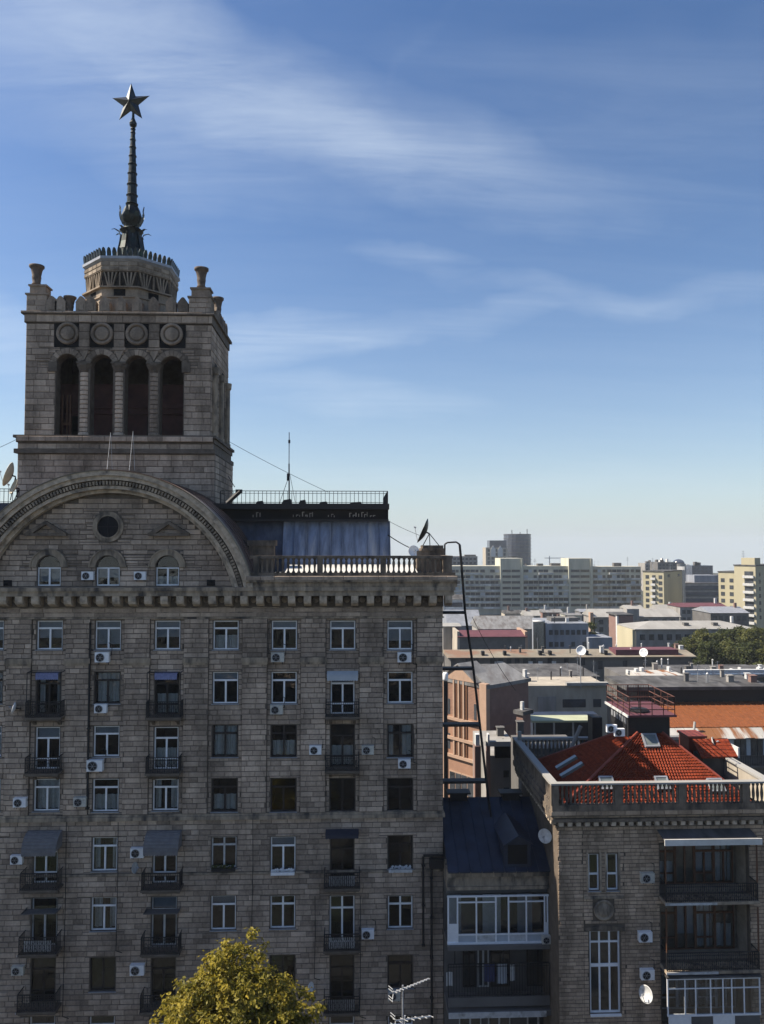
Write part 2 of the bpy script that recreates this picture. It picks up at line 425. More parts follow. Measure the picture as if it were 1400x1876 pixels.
# ------------------------------------------------------------------ geometry helpers
class MB:
    """collects faces; build() links them as ONE mesh object"""

    def __init__(s):
        s.v, s.f, s.m, s.t = [], [], [], []

    def face(s, pts, m=0, t=0.5):
        k = len(s.v)
        s.v.extend([tuple(p) for p in pts])
        s.f.append(tuple(range(k, k + len(pts))))
        s.m.append(m); s.t.append(t)

    def idx(s, vs, fs, m=0, t=0.5):
        k = len(s.v)
        s.v.extend([tuple(p) for p in vs])
        for f in fs:
            s.f.append(tuple(i + k for i in f)); s.m.append(m); s.t.append(t)

    def box(s, x0, x1, y0, y1, z0, z1, m=0, t=0.5):
        if x0 > x1: x0, x1 = x1, x0
        if y0 > y1: y0, y1 = y1, y0
        if z0 > z1: z0, z1 = z1, z0
        s.idx([(x0, y0, z0), (x1, y0, z0), (x1, y1, z0), (x0, y1, z0), (x0, y0, z1), (x1, y0, z1), (x1, y1, z1), (x0, y1, z1)],
              [(0, 3, 2, 1), (4, 5, 6, 7), (0, 1, 5, 4), (1, 2, 6, 5), (2, 3, 7, 6), (3, 0, 4, 7)], m, t)
        return s

    def prism(s, poly, a0, a1, axis='y', m=0, t=0.5):
        """poly of (u, w): axis y -> (x, z), axis x -> (y, z), axis z -> (x, y)"""
        mk = {'y': lambda u, w, a: (u, a, w), 'x': lambda u, w, a: (a, u, w), 'z': lambda u, w, a: (u, w, a)}[axis]
        n = len(poly)
        vs = [mk(u, w, a0) for u, w in poly] + [mk(u, w, a1) for u, w in poly]
        fs = [tuple(range(n)), tuple(range(2 * n - 1, n - 1, -1))]
        fs += [((i + 1) % n, i, n + i, n + (i + 1) % n) for i in range(n)]
        s.idx(vs, fs, m, t)
        return s

    def tube(s, p0, p1, r0, r1=None, n=8, m=0):
        r1 = r0 if r1 is None else r1
        p0, p1 = Vector(p0), Vector(p1)
        d = (p1 - p0).normalized()
        a = d.orthogonal().normalized(); b = d.cross(a)
        vs = []
        for p, r in ((p0, r0), (p1, r1)):
            for i in range(n):
                c = 2 * math.pi * i / n
                vs.append(p + a * (r * math.cos(c)) + b * (r * math.sin(c)))
        fs = [(i, (i + 1) % n, n + (i + 1) % n, n + i) for i in range(n)]
        fs += [tuple(range(n - 1, -1, -1)), tuple(range(n, 2 * n))]
        s.idx(vs, fs, m)
        return s

    def path(s, pts, r, n=6, m=0):
        for a, b in zip(pts, pts[1:]):
            s.tube(a, b, r, r, n, m)
        return s

    def lathe(s, prof, c=(0, 0, 0), n=16, m=0, rot=0.0, cap=True):
        vs = []
        for r, z in prof:
            for i in range(n):
                a = rot + 2 * math.pi * i / n
                vs.append((c[0] + r * math.cos(a), c[1] + r * math.sin(a), c[2] + z))
        fs = []
        for k in range(len(prof) - 1):
            for i in range(n):
                j = (i + 1) % n
                fs.append((k * n + i, k * n + j, (k + 1) * n + j, (k + 1) * n + i))
        if cap:
            fs.append(tuple(range(n - 1, -1, -1)))
            fs.append(tuple((len(prof) - 1) * n + i for i in range(n)))
        s.idx(vs, fs, m)
        return s

    def ring(s, cx, cz, r0, r1, a0, a1, y0, y1, n=24, m=0, zcut=None):
        """arch band in the XZ plane between two radii, from y0 (front) to y1"""
        vs = []
        for i in range(n + 1):
            for r in (r0, r1):
                b0, b1 = a0, a1
                if zcut is not None:
                    b0 = math.asin(min(1, zcut / r)); b1 = math.pi - b0
                a = b0 + (b1 - b0) * i / n
                for y in (y0, y1):
                    vs.append((cx + r * math.cos(a), y, cz + r * math.sin(a)))
        fs = []
        for i in range(n):
            k, q = 4 * i, 4 * (i + 1)
            fs += [(k, k + 2, q + 2, q), (k + 1, q + 1, q + 3, k + 3), (k + 2, k + 3, q + 3, q + 2), (k, q, q + 1, k + 1)]
        fs += [(0, 1, 3, 2), (4 * n, 4 * n + 2, 4 * n + 3, 4 * n + 1)]
        s.idx(vs, fs, m)
        return s

    def disc(s, cx, cz, r, y0, y1, n=24, m=0):
        s.prism([(cx + r * math.cos(2 * math.pi * i / n), cz + r * math.sin(2 * math.pi * i / n)) for i in range(n)], y0, y1, 'y', m)
        return s

    def mesh(s, name, mats, smooth=False, tone=False):
        me = bpy.data.meshes.new(name)
        me.from_pydata(s.v, [], s.f)
        for q in (mats if isinstance(mats, (list, tuple)) else [mats]):
            me.materials.append(q)
        me.polygons.foreach_set('material_index', s.m)
        if smooth:
            me.polygons.foreach_set('use_smooth', [True] * len(s.f))
        if tone:
            a = me.attributes.new('tone', 'FLOAT', 'FACE')
            a.data.foreach_set('value', s.t)
        me.update()
        return me

    def build(s, name, mats, parent=None, smooth=False, tone=False):
        return link(name, s.mesh(name, mats, smooth, tone), parent)


INV = {}


def link(name, me, parent=None):
    o = bpy.data.objects.new(name, me)
    COL.objects.link(o)
    if parent is not None:
        o.parent = parent
        if parent.name in INV:
            o.matrix_parent_inverse = INV[parent.name]
    return o


def thing(name, label, cat, loc, group=None, local=False, rz=0.0):
    """an Empty at the thing's base; local = children are given in the thing's own coordinates"""
    o = bpy.data.objects.new(name, None)
    COL.objects.link(o)
    o.location = loc
    o.rotation_euler = (0, 0, rz)
    o.empty_display_size = 0.3
    tag(o, label, cat, group)
    if not local:
        INV[o.name] = Matrix.Translation(-Vector(loc))
    return o


def tag(o, label=None, cat=None, group=None, kind=None):
    if label: o['label'] = label
    if cat: o['category'] = cat
    if group: o['group'] = group
    if kind: o['kind'] = kind
    return o


def copy_tree(o, parent=None):
    c = o.copy()
    COL.objects.link(c)
    if parent is not None:
        inv = c.matrix_parent_inverse.copy()
        c.parent = parent
        c.matrix_parent_inverse = inv
    for ch in KIDS.get(o.name, ()):
        copy_tree(ch, c)
    return c


KIDS = {}


def index_kids(root):
    for o in COL.objects:
        if o.parent is not None and (o.parent == root or o.parent.parent == root):
            KIDS.setdefault(o.parent.name, [])
            if o not in KIDS[o.parent.name]:
                KIDS[o.parent.name].append(o)


UNIT = {}


def unit_block(m):
    """unit block 0..1 with a slightly pillowed front (front at y = 0)"""
    if m.name not in UNIT:
        b = MB()
        e, d = 0.03, 0.35
        B = [(0, 1, 0), (1, 1, 0), (1, 1, 1), (0, 1, 1)]
        R = [(0, d, 0), (1, d, 0), (1, d, 1), (0, d, 1)]
        Fr = [(e, 0, e * 2), (1 - e, 0, e * 2), (1 - e, 0, 1 - e * 2), (e, 0, 1 - e * 2)]
        vs = B + R + Fr
        fs = [(8, 9, 10, 11)]
        for i in range(4):
            j = (i + 1) % 4
            fs += [(4 + i, 4 + j, 8 + j, 8 + i), (i, j, 4 + j, 4 + i)]
        fs.append((3, 2, 1, 0))
        b.idx(vs, fs)
        UNIT[m.name] = b.mesh('block', m)
    return UNIT[m.name]


def unit_cube(m):
    k = 'c_' + m.name
    if k not in UNIT:
        UNIT[k] = MB().box(0, 1, 0, 1, 0, 1).mesh('box', m)
    return UNIT[k]


def ubox(name, m, parent, x0, x1, y0, y1, z0, z1, block=False):
    o = link(name, unit_block(m) if block else unit_cube(m), parent)
    o.location = (min(x0, x1), min(y0, y1), min(z0, z1))
    o.scale = (abs(x1 - x0), abs(y1 - y0), abs(z1 - z0))
    return o


def subtract(r, holes):
    rs = [r]
    for hx0, hx1, hz0, hz1 in holes:
        nx = []
        for (a, b, c, d) in rs:
            if hx1 <= a or hx0 >= b or hz1 <= c or hz0 >= d:
                nx.append((a, b, c, d)); continue
            if c < hz0: nx.append((a, b, c, hz0))
            if d > hz1: nx.append((a, b, hz1, d))
            lo, hi = max(c, hz0), min(d, hz1)
            if a < hx0: nx.append((a, hx0, lo, hi))
            if b > hx1: nx.append((hx1, b, lo, hi))
        rs = nx
    return rs


def stones(root, regs, holes, h, lmin, lmax, m_many, m_one, nsingle, rng, name='stone', gap=0.035, proud=0.035, plane='y', keep=None):
    """coursed masonry over rectangles (u0, u1, z0, z1, face); the largest are objects, the rest one joined part"""
    out = []
    for (u0, u1, z0, z1, fc) in regs:
        nrow = max(1, round((z1 - z0) / h))
        hh = (z1 - z0) / nrow
        hs = [q for q in holes if q[0] < u1 and q[1] > u0]
        for k in range(nrow):
            za, zb = z0 + k * hh, z0 + (k + 1) * hh
            u = u0 - rng.uniform(0, lmax) * (1 if k % 2 else 0.4)
            while u < u1:
                L = rng.uniform(lmin, lmax)
                a, b = max(u, u0), min(u + L, u1)
                u += L
                if b - a < 0.10: continue
                for (p, q, c, d) in subtract((a, b, za, zb), hs):
                    if keep:
                        kk = keep(p, q, c, d)
                        if kk is None: continue
                        p, q = kk
                    if q - p < 0.09 or d - c < 0.07: continue
                    out.append((p + gap * .26, q - gap * .26, c + gap * 0.52, d - gap * 0.52, fc))
    out.sort(key=lambda r: -(r[1] - r[0]) * (r[3] - r[2]))
    strk = []
    if out:
        ua, ub = min(o[0] for o in out), max(o[1] for o in out)
        zlo_, zhi_ = min(o[2] for o in out), max(o[3] for o in out)
        for _ in range(int((ub - ua) * 1.3)):
            a_ = rng.uniform(ua, ub)
            zt_ = rng.uniform(zlo_, zhi_)
            strk.append((a_, a_ + rng.uniform(.35, 1.3), zt_ - rng.uniform(1, 5.5), zt_, rng.choice((-.34, -.25, -.2, .22))))
    mb = MB()
    e = 0.02
    for i, (a, b, c, d, fc) in enumerate(out):
        pr = proud * rng.uniform(0.65, 1.35)
        if i < nsingle and plane == 'y':
            ubox(name, m_one, root, a, b, fc - pr, fc + 0.02, c, d, True)
            continue
        t = rng.gauss(0.52, 0.22)
        for (sa, sb, sc_, sd, dv) in strk:
            if sa < (a + b) / 2 < sb and sc_ < (c + d) / 2 < sd: t += dv
        t = min(1, max(0, t))
        if plane == 'y':
            y = fc - pr
            vs = [(a, fc, c), (b, fc, c), (b, fc, d), (a, fc, d), (a + e, y, c + e), (b - e, y, c + e), (b - e, y, d - e), (a + e, y, d - e)]
        else:
            x = fc + pr
            vs = [(fc, a, c), (fc, b, c), (fc, b, d), (fc, a, d), (x, a + e, c + e), (x, b - e, c + e), (x, b - e, d - e), (x, a + e, d - e)]
        mb.idx(vs, [(4, 5, 6, 7), (0, 1, 5, 4), (1, 2, 6, 5), (2, 3, 7, 6), (3, 0, 4, 7)], 0, t)
    if mb.f:
        o = mb.build(name, m_many, root, tone=True)
        o['kind'] = 'stuff'
    return len(out)


def wall_holes(mb, x0, x1, z0, z1, y, holes, reveal=0.28, room=2.6, m=0, mr=1):
    """front wall at y with rectangular openings, each with reveals and a dim room behind"""
    xs = sorted({x0, x1, *[v for h in holes for v in h[:2] if x0 < v < x1]})
    zs = sorted({z0, z1, *[v for h in holes for v in h[2:] if z0 < v < z1]})
    for i in range(len(xs) - 1):
        for k in range(len(zs) - 1):
            cx, cz = (xs[i] + xs[i + 1]) / 2, (zs[k] + zs[k + 1]) / 2
            if any(h[0] < cx < h[1] and h[2] < cz < h[3] for h in holes):
                continue
            mb.face([(xs[i], y, zs[k]), (xs[i + 1], y, zs[k]), (xs[i + 1], y, zs[k + 1]), (xs[i], y, zs[k + 1])], m)
    for (a, b, c, d) in holes:
        for (ya, yb, mm) in ((y, y + reveal, m), (y + reveal, y + room, mr)):
            mb.face([(a, ya, c), (a, ya, d), (a, yb, d), (a, yb, c)], mm)
            mb.face([(b, ya, c), (b, yb, c), (b, yb, d), (b, ya, d)], mm)
            mb.face([(a, ya, c), (a, yb, c), (b, yb, c), (b, ya, c)], mm)
            mb.face([(a, ya, d), (b, ya, d), (b, yb, d), (a, yb, d)], mm)
        mb.face([(a, y + room, c), (a, y + room, d), (b, y + room, d), (b, y + room, c)], mr)


def arch_wall(mb, x0, x1, z0, z1, y0, y1, ops, m=0, n=14):
    """wall slab with round-headed openings (xa, xb, z_sill, z_spring)"""
    ops = sorted(ops)
    x = x0
    for (xa, xb, zb, zs) in ops:
        if xa > x: mb.box(x, xa, y0, y1, z0, z1, m)
        if zb > z0: mb.box(xa, xb, y0, y1, z0, zb, m)
        r, cx = (xb - xa) / 2, (xa + xb) / 2
        pts = [(cx + r * math.cos(math.pi * i / n), zs + r * math.sin(math.pi * i / n)) for i in range(n + 1)]
        for (ax, az), (bx, bz) in zip(pts, pts[1:]):
            mb.prism([(bx, bz), (ax, az), (ax, z1), (bx, z1)], y0, y1, 'y', m)
        x = xb
    if x1 > x: mb.box(x, x1, y0, y1, z0, z1, m)


def drape(w, h, n=14, amp=0.05, rng=None):
    """wavy curtain sheet, x 0..w, z 0..h, with a little thickness"""
    mb = MB()
    pts = []
    ph = rng.uniform(0, 6) if rng else 0
    for i in range(n + 1):
        t = i / n
        pts.append((t * w, amp * math.sin(t * w * 16 + ph) + amp * 0.5 * math.sin(t * w * 37 + ph * 2)))
    for (ax, ay), (bx, by) in zip(pts, pts[1:]):
        mb.face([(ax, ay, 0), (bx, by, 0), (bx, by, h), (ax, ay, h)])
        mb.face([(ax, ay + .012, 0), (ax, ay + .012, h), (bx, by + .012, h), (bx, by + .012, 0)])
    return mb


def window(root, xa, xb, za, zb, y, style='T', col=None, dress=None, sill=True, rng=random, transom=0.27, name='window', split=0.5):
    """frame (a part) with panes, curtain or blind and sill as sub-parts; y = face of the wall"""
    col = col or m_white
    yf, t = y + 0.13, 0.075
    w, h = xb - xa, zb - za
    f = MB()
    f.box(xa, xa + t, yf, yf + .08, za, zb)
    f.box(xb - t, xb, yf, yf + .08, za, zb)
    f.box(xa + t, xb - t, yf, yf + .08, za, za + t)
    f.box(xa + t, xb - t, yf, yf + .08, zb - t, zb)
    panes = []
    xi, xj, zi, zj = xa + t, xb - t, za + t, zb - t
    xm = xa + w * split
    tz = zb - h * transom
    g = 0.055
    if style in ('T', 'X', 'D'):
        f.box(xi, xj, yf - .004, yf + .076, tz - g, tz + g)
        if style == 'X':
            f.box(xm - g, xm + g, yf - .008, yf + .072, zi, zj)
            panes += [(xi, xm - g, tz + g, zj), (xm + g, xj, tz + g, zj)]
        else:
            f.box(xm - g, xm + g, yf - .008, yf + .072, zi, tz - g)
            panes.append((xi, xj, tz + g, zj))
        panes += [(xi, xm - g, zi, tz - g), (xm + g, xj, zi, tz - g)]
        if style == 'D':
            zk = zi + (tz - zi) * 0.30
            for (a, b) in ((xi, xm - g), (xm + g, xj)):
                f.box(a, b, yf + .004, yf + .07, zk - .04, zk + .04)
    elif style == 'H':
        f.box(xi, xj, yf - .004, yf + .076, tz - g, tz + g)
        panes += [(xi, xj, tz + g, zj), (xi, xj, zi, tz - g)]
    elif style == 'V':
        f.box(xm - g, xm + g, yf - .008, yf + .072, zi, zj)
        panes += [(xi, xm - g, zi, zj), (xm + g, xj, zi, zj)]
    else:
        panes.append((xi, xj, zi, zj))
    o = f.build(name, col, root)
    for (a, b, c, d) in panes:
        ubox('pane', g_win, o, a, b, yf + .03, yf + .045, c, d)
    if sill:
        MB().box(xa - .07, xb + .07, y - .09, yf - .01, za - .05, za - .004).build('sill', m_zinc, o)
    if dress == 'curtain':
        for (a, b) in ((xi, xi + w * rng.uniform(.18, .4)), (xj - w * rng.uniform(.15, .4), xj)):
            c = drape(b - a, h - .1, rng=rng).build('curtain', m_curt, o)
            c.location = (a, yf + .30, za + .05)
    elif dress == 'full':
        c = drape(w - .16, h - .12, n=22, rng=rng).build('curtain', m_curt, o)
        c.location = (xi, yf + .28, za + .06)
    elif dress == 'blind':
        MB().box(xi + .01, xj - .01, yf + .14, yf + .16, zb - h * rng.uniform(.55, .98), zj - .01).build('blind', m_blind, o)
    elif dress == 'half':
        c = drape(w - .16, h * .45, n=22, rng=rng).build('curtain', m_curt, o)
        c.location = (xi, yf + .25, za + .06)
    elif dress == 'tblind':
        MB().box(xi + .01, xj - .01, yf + .14, yf + .16, tz + g, zj - .01).build('blind', m_blind, o)
    return o


def railing(mb, x0, x1, y, z0, z1, step=0.13, t=0.013, diag=True):
    mb.box(x0, x1, y - .022, y + .022, z1 - .045, z1)
    mb.box(x0, x1, y - .018, y + .018, z0 + .06, z0 + .095)
    mb.box(x0, x1, y - .014, y + .014, z1 - .20, z1 - .17)
    n = max(2, int((x1 - x0) / step))
    for i in range(n + 1):
        x = x0 + (x1 - x0) * i / n
        k = 2.0 if i in (0, n) else 1.0
        mb.box(x - t * k, x + t * k, y - t * k, y + t * k, z0, z1 - .045)
    if diag:
        for i in range(0, n, 2):
            xa, xb = x0 + (x1 - x0) * i / n, x0 + (x1 - x0) * min(n, i + 2) / n
            zm = (z0 + z1) / 2
            mb.tube((xa, y, z0 + .1), (xb, y, zm + .2), .010, n=4)
            mb.tube((xb, y, z0 + .1), (xa, y, zm + .2), .010, n=4)


def balcony(root, xc, zs, y, w=2.0, d=0.75, h=0.95, col=None, diag=True, slabmat=None):
    b = MB()
    xa, xb = xc - w / 2, xc + w / 2
    b.box(xa - .06, xb + .06, y - d - .06, y - .002, zs - .13, zs)
    b.box(xa + .02, xb - .02, y - d + .02, y - .002, zs - .22, zs - .13)
    for x in (xa + .18, xb - .36):
        b.prism([(y - .002, zs - .22), (y - d * .8, zs - .22), (y - d * .7, zs - .33), (y - .25, zs - .42), (y - .002, zs - .62)], x, x + .18, 'x')
    o = b.build('balcony', slabmat or m_joint, root)
    r = MB()
    railing(r, xa, xb, y - d, zs + .002, zs + h, diag=diag)
    for x in (xa, xb):
        n = 6
        for i in range(1, n + 1):
            yy = y - d * i / (n + .3)
            r.box(x - .013, x + .013, yy - .013, yy + .013, zs + .002, zs + h - .045)
        r.box(x - .022, x + .022, y - d, y - .01, zs + h - .043, zs + h - .002)
    r.build('railing', col or m_iron, o)
    return o

# ------------------------------------------------------------------ ground
gm = MB()
for (ya, za_), (yb, zb_) in zip(((-600, 0), (1000, 0), (4000, -130)), ((1000, 0), (4000, -130), (4080, -130.5))):
    gm.face([(-2500, ya, za_), (2500, ya, za_), (2500, yb, zb_), (-2500, yb, zb_)])
tag(gm.build('ground', m_ground), kind='structure')

# ------------------------------------------------------------------ main apartment building
Y0 = 48.0
rng = random.Random(7)
Z = lambda py: PZ(py, Y0, 420)
XR = PX(811, Y0, 1300)
XL = -44.0
cols_px = [-17, 91, 198, 307, 414, 521, 628, 733]
XC = [PX(c, Y0, 1165) for c in cols_px]
main = thing('apartment_building', 'long grey stone apartment block with arched gable, small balconies and heavy cornice', 'building', ((XL + XR) / 2, Y0, 0))
W_, B_ = m_white, m_brown
TBL = {
    0: [(1137, 1190, 'T', W_, 'blind')] * 4 + [(1137, 1190, 'T', W_, 'half'), (1137, 1190, 'T', W_, 'tblind'), (1137, 1190, 'T', W_, 'tblind'), (1137, 1190, 'T', W_, 'blind')],
    1: [(1231, 1289, 'T', B_, 'curtain'), (1232, 1309, 'D', B_, 'curtain'), (1231, 1289, 'T', B_, 'full'), (1232, 1309, 'D', B_, 'half'), (1231, 1289, 'T', W_, 'tblind'),
        (1231, 1289, 'T', W_, None), (1232, 1308, 'D', W_, 'tblind'), (1231, 1288, 'T', W_, None)],
    2: [(1330, 1386, 'T', W_, 'blind'), (1332, 1409, 'D', W_, 'tblind'), (1330, 1386, 'T', W_, 'tblind'), (1332, 1409, 'D', W_, 'half'), (1328, 1387, 'X', B_, 'full'),
        (1328, 1387, 'X', B_, 'half'), (1327, 1405, 'D', B_, 'half'), (1327, 1387, 'X', B_, 'curtain')],
    3: [(1427, 1486, 'T', W_, 'full'), (1427, 1486, 'T', W_, 'full'), (1427, 1487, 'T', W_, 'half'), (1427, 1485, 'T', W_, 'curtain'), (1426, 1487, 'T', B_, 'half'),
        (1426, 1487, 'T', B_, None), (1426, 1487, 'V', B_, None), (1426, 1487, 'T', B_, None)],
    4: [(1534, 1596, 'T', W_, 'blind'), (1540, 1618, 'D', W_, 'tblind'), (1534, 1596, 'T', W_, 'curtain'), (1540, 1618, 'D', W_, None), (1533, 1590, 'X', m_dwhite, None),
        (1533, 1597, 'T', W_, 'tblind'), (1533, 1616, 'D', B_, None), (1531, 1592, 'T', B_, None)],
    5: [(1644, 1705, 'T', W_, 'blind'), (1645, 1733, 'T', m_dwhite, None), (1644, 1705, 'T', W_, 'curtain'), (1643, 1733, 'T', m_dwhite, 'tblind'), (1641, 1704, 'T', W_, 'tblind'),
        (1641, 1701, 'X', W_, None), (1641, 1728, 'X', W_, None), (1641, 1701, 'X', W_, None)],
    6: [(1754, 1816, 'V', B_, None), (1755, 1836, 'D', B_, None), (1754, 1816, 'V', B_, None), (1754, 1837, 'D', B_, None), (1751, 1814, 'T', B_, None),
        (1750, 1812, 'V', B_, None), (1750, 1840, 'D', B_, None), (1750, 1810, 'T', B_, None)],
    7: [(1862, 1925, 'T', W_, None)] * 8,
}
holes, cells = [], []
for r, row in TBL.items():
    for c, (yt, yb, st, col, dr) in enumerate(row):
        hw = 0.78 if st != 'D' else 0.74
        if r >= 4: hw *= 0.97
        h = (XC[c] - hw, XC[c] + hw, PZ(yb, Y0, cols_px[c]), PZ(yt, Y0, cols_px[c]))
        holes.append(h); cells.append((r, c, h, st, col, dr))
ZTOP, ZB = Z(1075), Z(1905)
wall = MB()
wall_holes(wall, XL, XR, 0.0, ZTOP, Y0, holes, m=0, mr=1)
wall.face([(XR, Y0, 0), (XR, 62, 0), (XR, 62, ZTOP), (XR, Y0, ZTOP)], 0)
wall.face([(XL, Y0, 0), (XL, Y0, ZTOP), (XL, 62, ZTOP), (XL, 62, 0)], 0)
wall.face([(XL, 62, 0), (XL, 62, ZTOP), (XR, 62, ZTOP), (XR, 62, 0)], 0)
wall.face([(XL, Y0, ZTOP), (XR, Y0, ZTOP), (XR, 62, ZTOP), (XL, 62, ZTOP)], 2)
wall.build('wall', [m_joint, m_room, m_floor], main)
for (r, c, h, st, col, dr) in cells:
    window(main, *h, Y0, st, col, dr, sill=(st != 'D'), rng=rng)
# masonry courses: pilasters stand 9 cm proud between the bays
BH = 1.04
regs, band_regs = [], []
zp1, zp0 = Z(1133), Z(1489)
zlow = Z(1500)
edges = [XC[0] - 3.4] + [v for x in XC for v in (x - BH, x + BH)] + [XR]
pil = MB()
for i in range(0, len(edges) - 1):
    a, b = edges[i], edges[i + 1]
    if i % 2 == 0:
        pil.box(a, b, Y0 - .13, Y0 - .001, zp0, zp1)
        regs.append((a, b, zp0, Z(1213), Y0 - .13))
        regs.append((a, b, Z(1204), zp1, Y0 - .13))
    else:
        regs.append((a, b, zp0, zp1, Y0))
pil.build('pilaster', m_joint, main)['label'] = 'flat pilaster strips between the window bays'
zmid = Z(1598)
regs.append((edges[0], XR, zmid + .03, zlow, Y0))
regs.append((edges[0], XR, ZB, zmid - .12, Y0))
hs = [(a - .04, b + .04, c - .06, d + .03) for a, b, c, d in holes]
n_st = stones(main, regs, hs, 0.315, 0.45, 1.0, m_stone, m_stone1, 300, rng)
# bands
for i in range(0, len(edges) - 1, 2):
    bd = MB()
    bd.box(edges[i] - .05, edges[i + 1] + (.05 if i < len(edges) - 2 else .08), Y0 - .28, Y0 - .002, Z(1213), Z(1204))
    bd.box(edges[i] - .02, edges[i + 1] + .02, Y0 - .22, Y0 - .002, Z(1217), Z(1213) - .002)
    bd.build('pilaster_cap', m_trim, main)
bd = MB()
bd.box(edges[0], XR + .10, Y0 - .22, Y0 + .1, zlow, Z(1493))
bd.box(edges[0], XR + .05, Y0 - .15, Y0 + .1, Z(1493) + .002, zp0 - .004)
bd.build('string_course', m_trim, main)
MB().box(edges[0], XR + .05, Y0 - .10, Y0 + .05, zmid - .10, zmid + .02).build('string_course', m_trim, main)
# frieze and cornice
fz = MB()
fz.box(edges[0], XR + .03, Y0 - .11, Y0 + .1, zp1 + .09, Z(1112))
fz.box(edges[0], XR + .08, Y0 - .18, Y0 + .1, zp1 + .001, zp1 + .088)
fz.build('frieze', m_trim, main)
stones(main, [(edges[0], XR + .03, zp1 + .10, Z(1113), Y0 - .11)], [], .34, 1.2, 2.0, m_stone, m_stone1, 0, rng, name='frieze_block')
zc0, zc1 = Z(1112), Z(1090)
cn = MB()
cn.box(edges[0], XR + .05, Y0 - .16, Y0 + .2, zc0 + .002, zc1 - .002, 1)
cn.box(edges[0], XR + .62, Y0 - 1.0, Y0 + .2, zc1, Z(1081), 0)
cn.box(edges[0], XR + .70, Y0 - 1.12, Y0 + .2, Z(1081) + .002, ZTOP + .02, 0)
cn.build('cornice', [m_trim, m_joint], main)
# modillions and rosettes
x = XR + .30
mz0, mz1 = zc0 + .05, zc1 - .002
mod_me = MB().prism([(0, 0.08), (-.10, 0.02), (-.42, 0.06), (-.74, .22), (-.80, .40), (-.80, mz1 - mz0), (0, mz1 - mz0)], 0, .44, 'x').mesh('modillion', m_trim_l)
ros = MB()
ros.lathe([(.19, 0), (.17, .05), (.08, .08), (.07, .05), (.03, .07), (.01, .08)], n=10)
ros.v = [(a, -c, b) for a, b, c in ros.v]
ros_me = ros.mesh('rosette', m_trim)
while x > edges[0] + .5:
    o = link('modillion', mod_me, main); o.location = (x - .22, Y0 - .165, mz0)
    o = link('rosette', ros_me, main); o.location = (x - .48, Y0 - .165, (mz0 + mz1) / 2 + .05)
    x -= .965
# upper steps of the cornice right of the gable + terrace edge
XG = PX(452, Y0 - 1, 1070)
up = MB()
z5 = Z(1053)
up.prism([(Y0 + .3, ZTOP + .022), (Y0 - 1.05, ZTOP + .022), (Y0 - 1.12, Z(1068)), (Y0 - 1.25, Z(1064)), (Y0 - 1.25, z5 - .02), (Y0 + .3, z5 - .02)], XG, XR + .80, 'x')
up.build('cornice_gutter', m_trim, main)
stones(main, [(XG, XR + .8, Z(1062), z5 - .03, Y0 - 1.25)], [], .3, .7, 1.3, m_stone, m_stone1, 0, rng, name='gutter_block')
YB = Y0 - .85
zb0, zb1 = PZ(1052, YB, 650), PZ(1018, YB, 650)
XB0, XB1 = PX(467, YB, 1040), PX(829, YB, 1040)
bs = MB().box(XG, XR + .70, YB - .22, YB + .22, z5 - .018, zb0 + .10).build('balustrade_plinth', m_shade_sooty, main)
MB().box(XB0 - .3, XB1, YB - .18, YB + .18, zb1 - .17, zb1).build('balustrade_rail', m_shade_sooty, main)
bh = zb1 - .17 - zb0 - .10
bal_me = MB().lathe([(.105, 0), (.105, .06), (.06, .10), (.05, bh * .25), (.085, bh * .55), (.09, bh * .68), (.06, bh * .85), (.055, bh * .9), (.10, bh * .93), (.10, bh)], n=8).mesh('baluster', m_shade_sooty, True)
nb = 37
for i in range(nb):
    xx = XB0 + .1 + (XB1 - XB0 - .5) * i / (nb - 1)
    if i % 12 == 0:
        MB().box(xx - .17, xx + .17, YB - .16, YB + .16, zb0 + .101, zb1 - .171).build('balustrade_post', m_shade_sooty, main)
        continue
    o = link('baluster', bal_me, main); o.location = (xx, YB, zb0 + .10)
MB().box(XB1 - .42, XB1 - .05, YB - .2, YB + .2, zb0 + .101, zb1 - .171).build('balustrade_post', m_shade_sooty, main)
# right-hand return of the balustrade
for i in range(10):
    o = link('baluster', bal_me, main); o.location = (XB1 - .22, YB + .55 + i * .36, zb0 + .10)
MB().box(XB1 - .40, XB1 - .04, YB + .181, YB + 4.2, zb1 - .172, zb1 - .004).build('balustrade_rail', m_shade_sooty, main)
MB().box(XB1 - .42, XB1 - .02, YB + .221, YB + 4.2, z5 - .018, zb0 + .098).build('balustrade_plinth', m_shade_sooty, main)

# mansard storey behind the terrace
YM = 52.0
zt = z5 + .02
xm0, xm1 = PX(398, YM, 980), PX(716, YM, 1012)
zm1 = PZ(955, YM + 1.6, 600)
xm1t = PX(710, YM + 1.6, 955)
xsp = PX(516, YM, 1000)
ter = MB()
ter.box(XG - .5, XR + .5, Y0 - .6, YM, ZTOP + .003, zt)
ter.build('terrace_floor', m_floor, main)
ap = MB()
za_ = PZ(1034, YM, 650)
ap.prism([(Y0 + .1, zt + .01), (YM + .1, za_), (YM + .1, za_ - .1), (Y0 + .1, zt + .002)], PX(530, YM, 1040), PX(758, YM, 1040), 'x')
ap.build('roof_apron', m_tin, main)['label'] = 'bright sheet metal apron behind the balustrade'
ms = MB()
def slope(xa, xb, ya, yb, za, zb, m=0, mb=None, th=.05):
    (mb or ms).prism([(ya, za), (yb, zb), (yb + .1, zb), (ya + .1, za)], xa, xb, 'x', m)
slope(xm0, xsp, YM + .35, YM + 1.6, zt, zm1, 0)
ms.build('mansard_slope', m_blued, main)
npan = 9
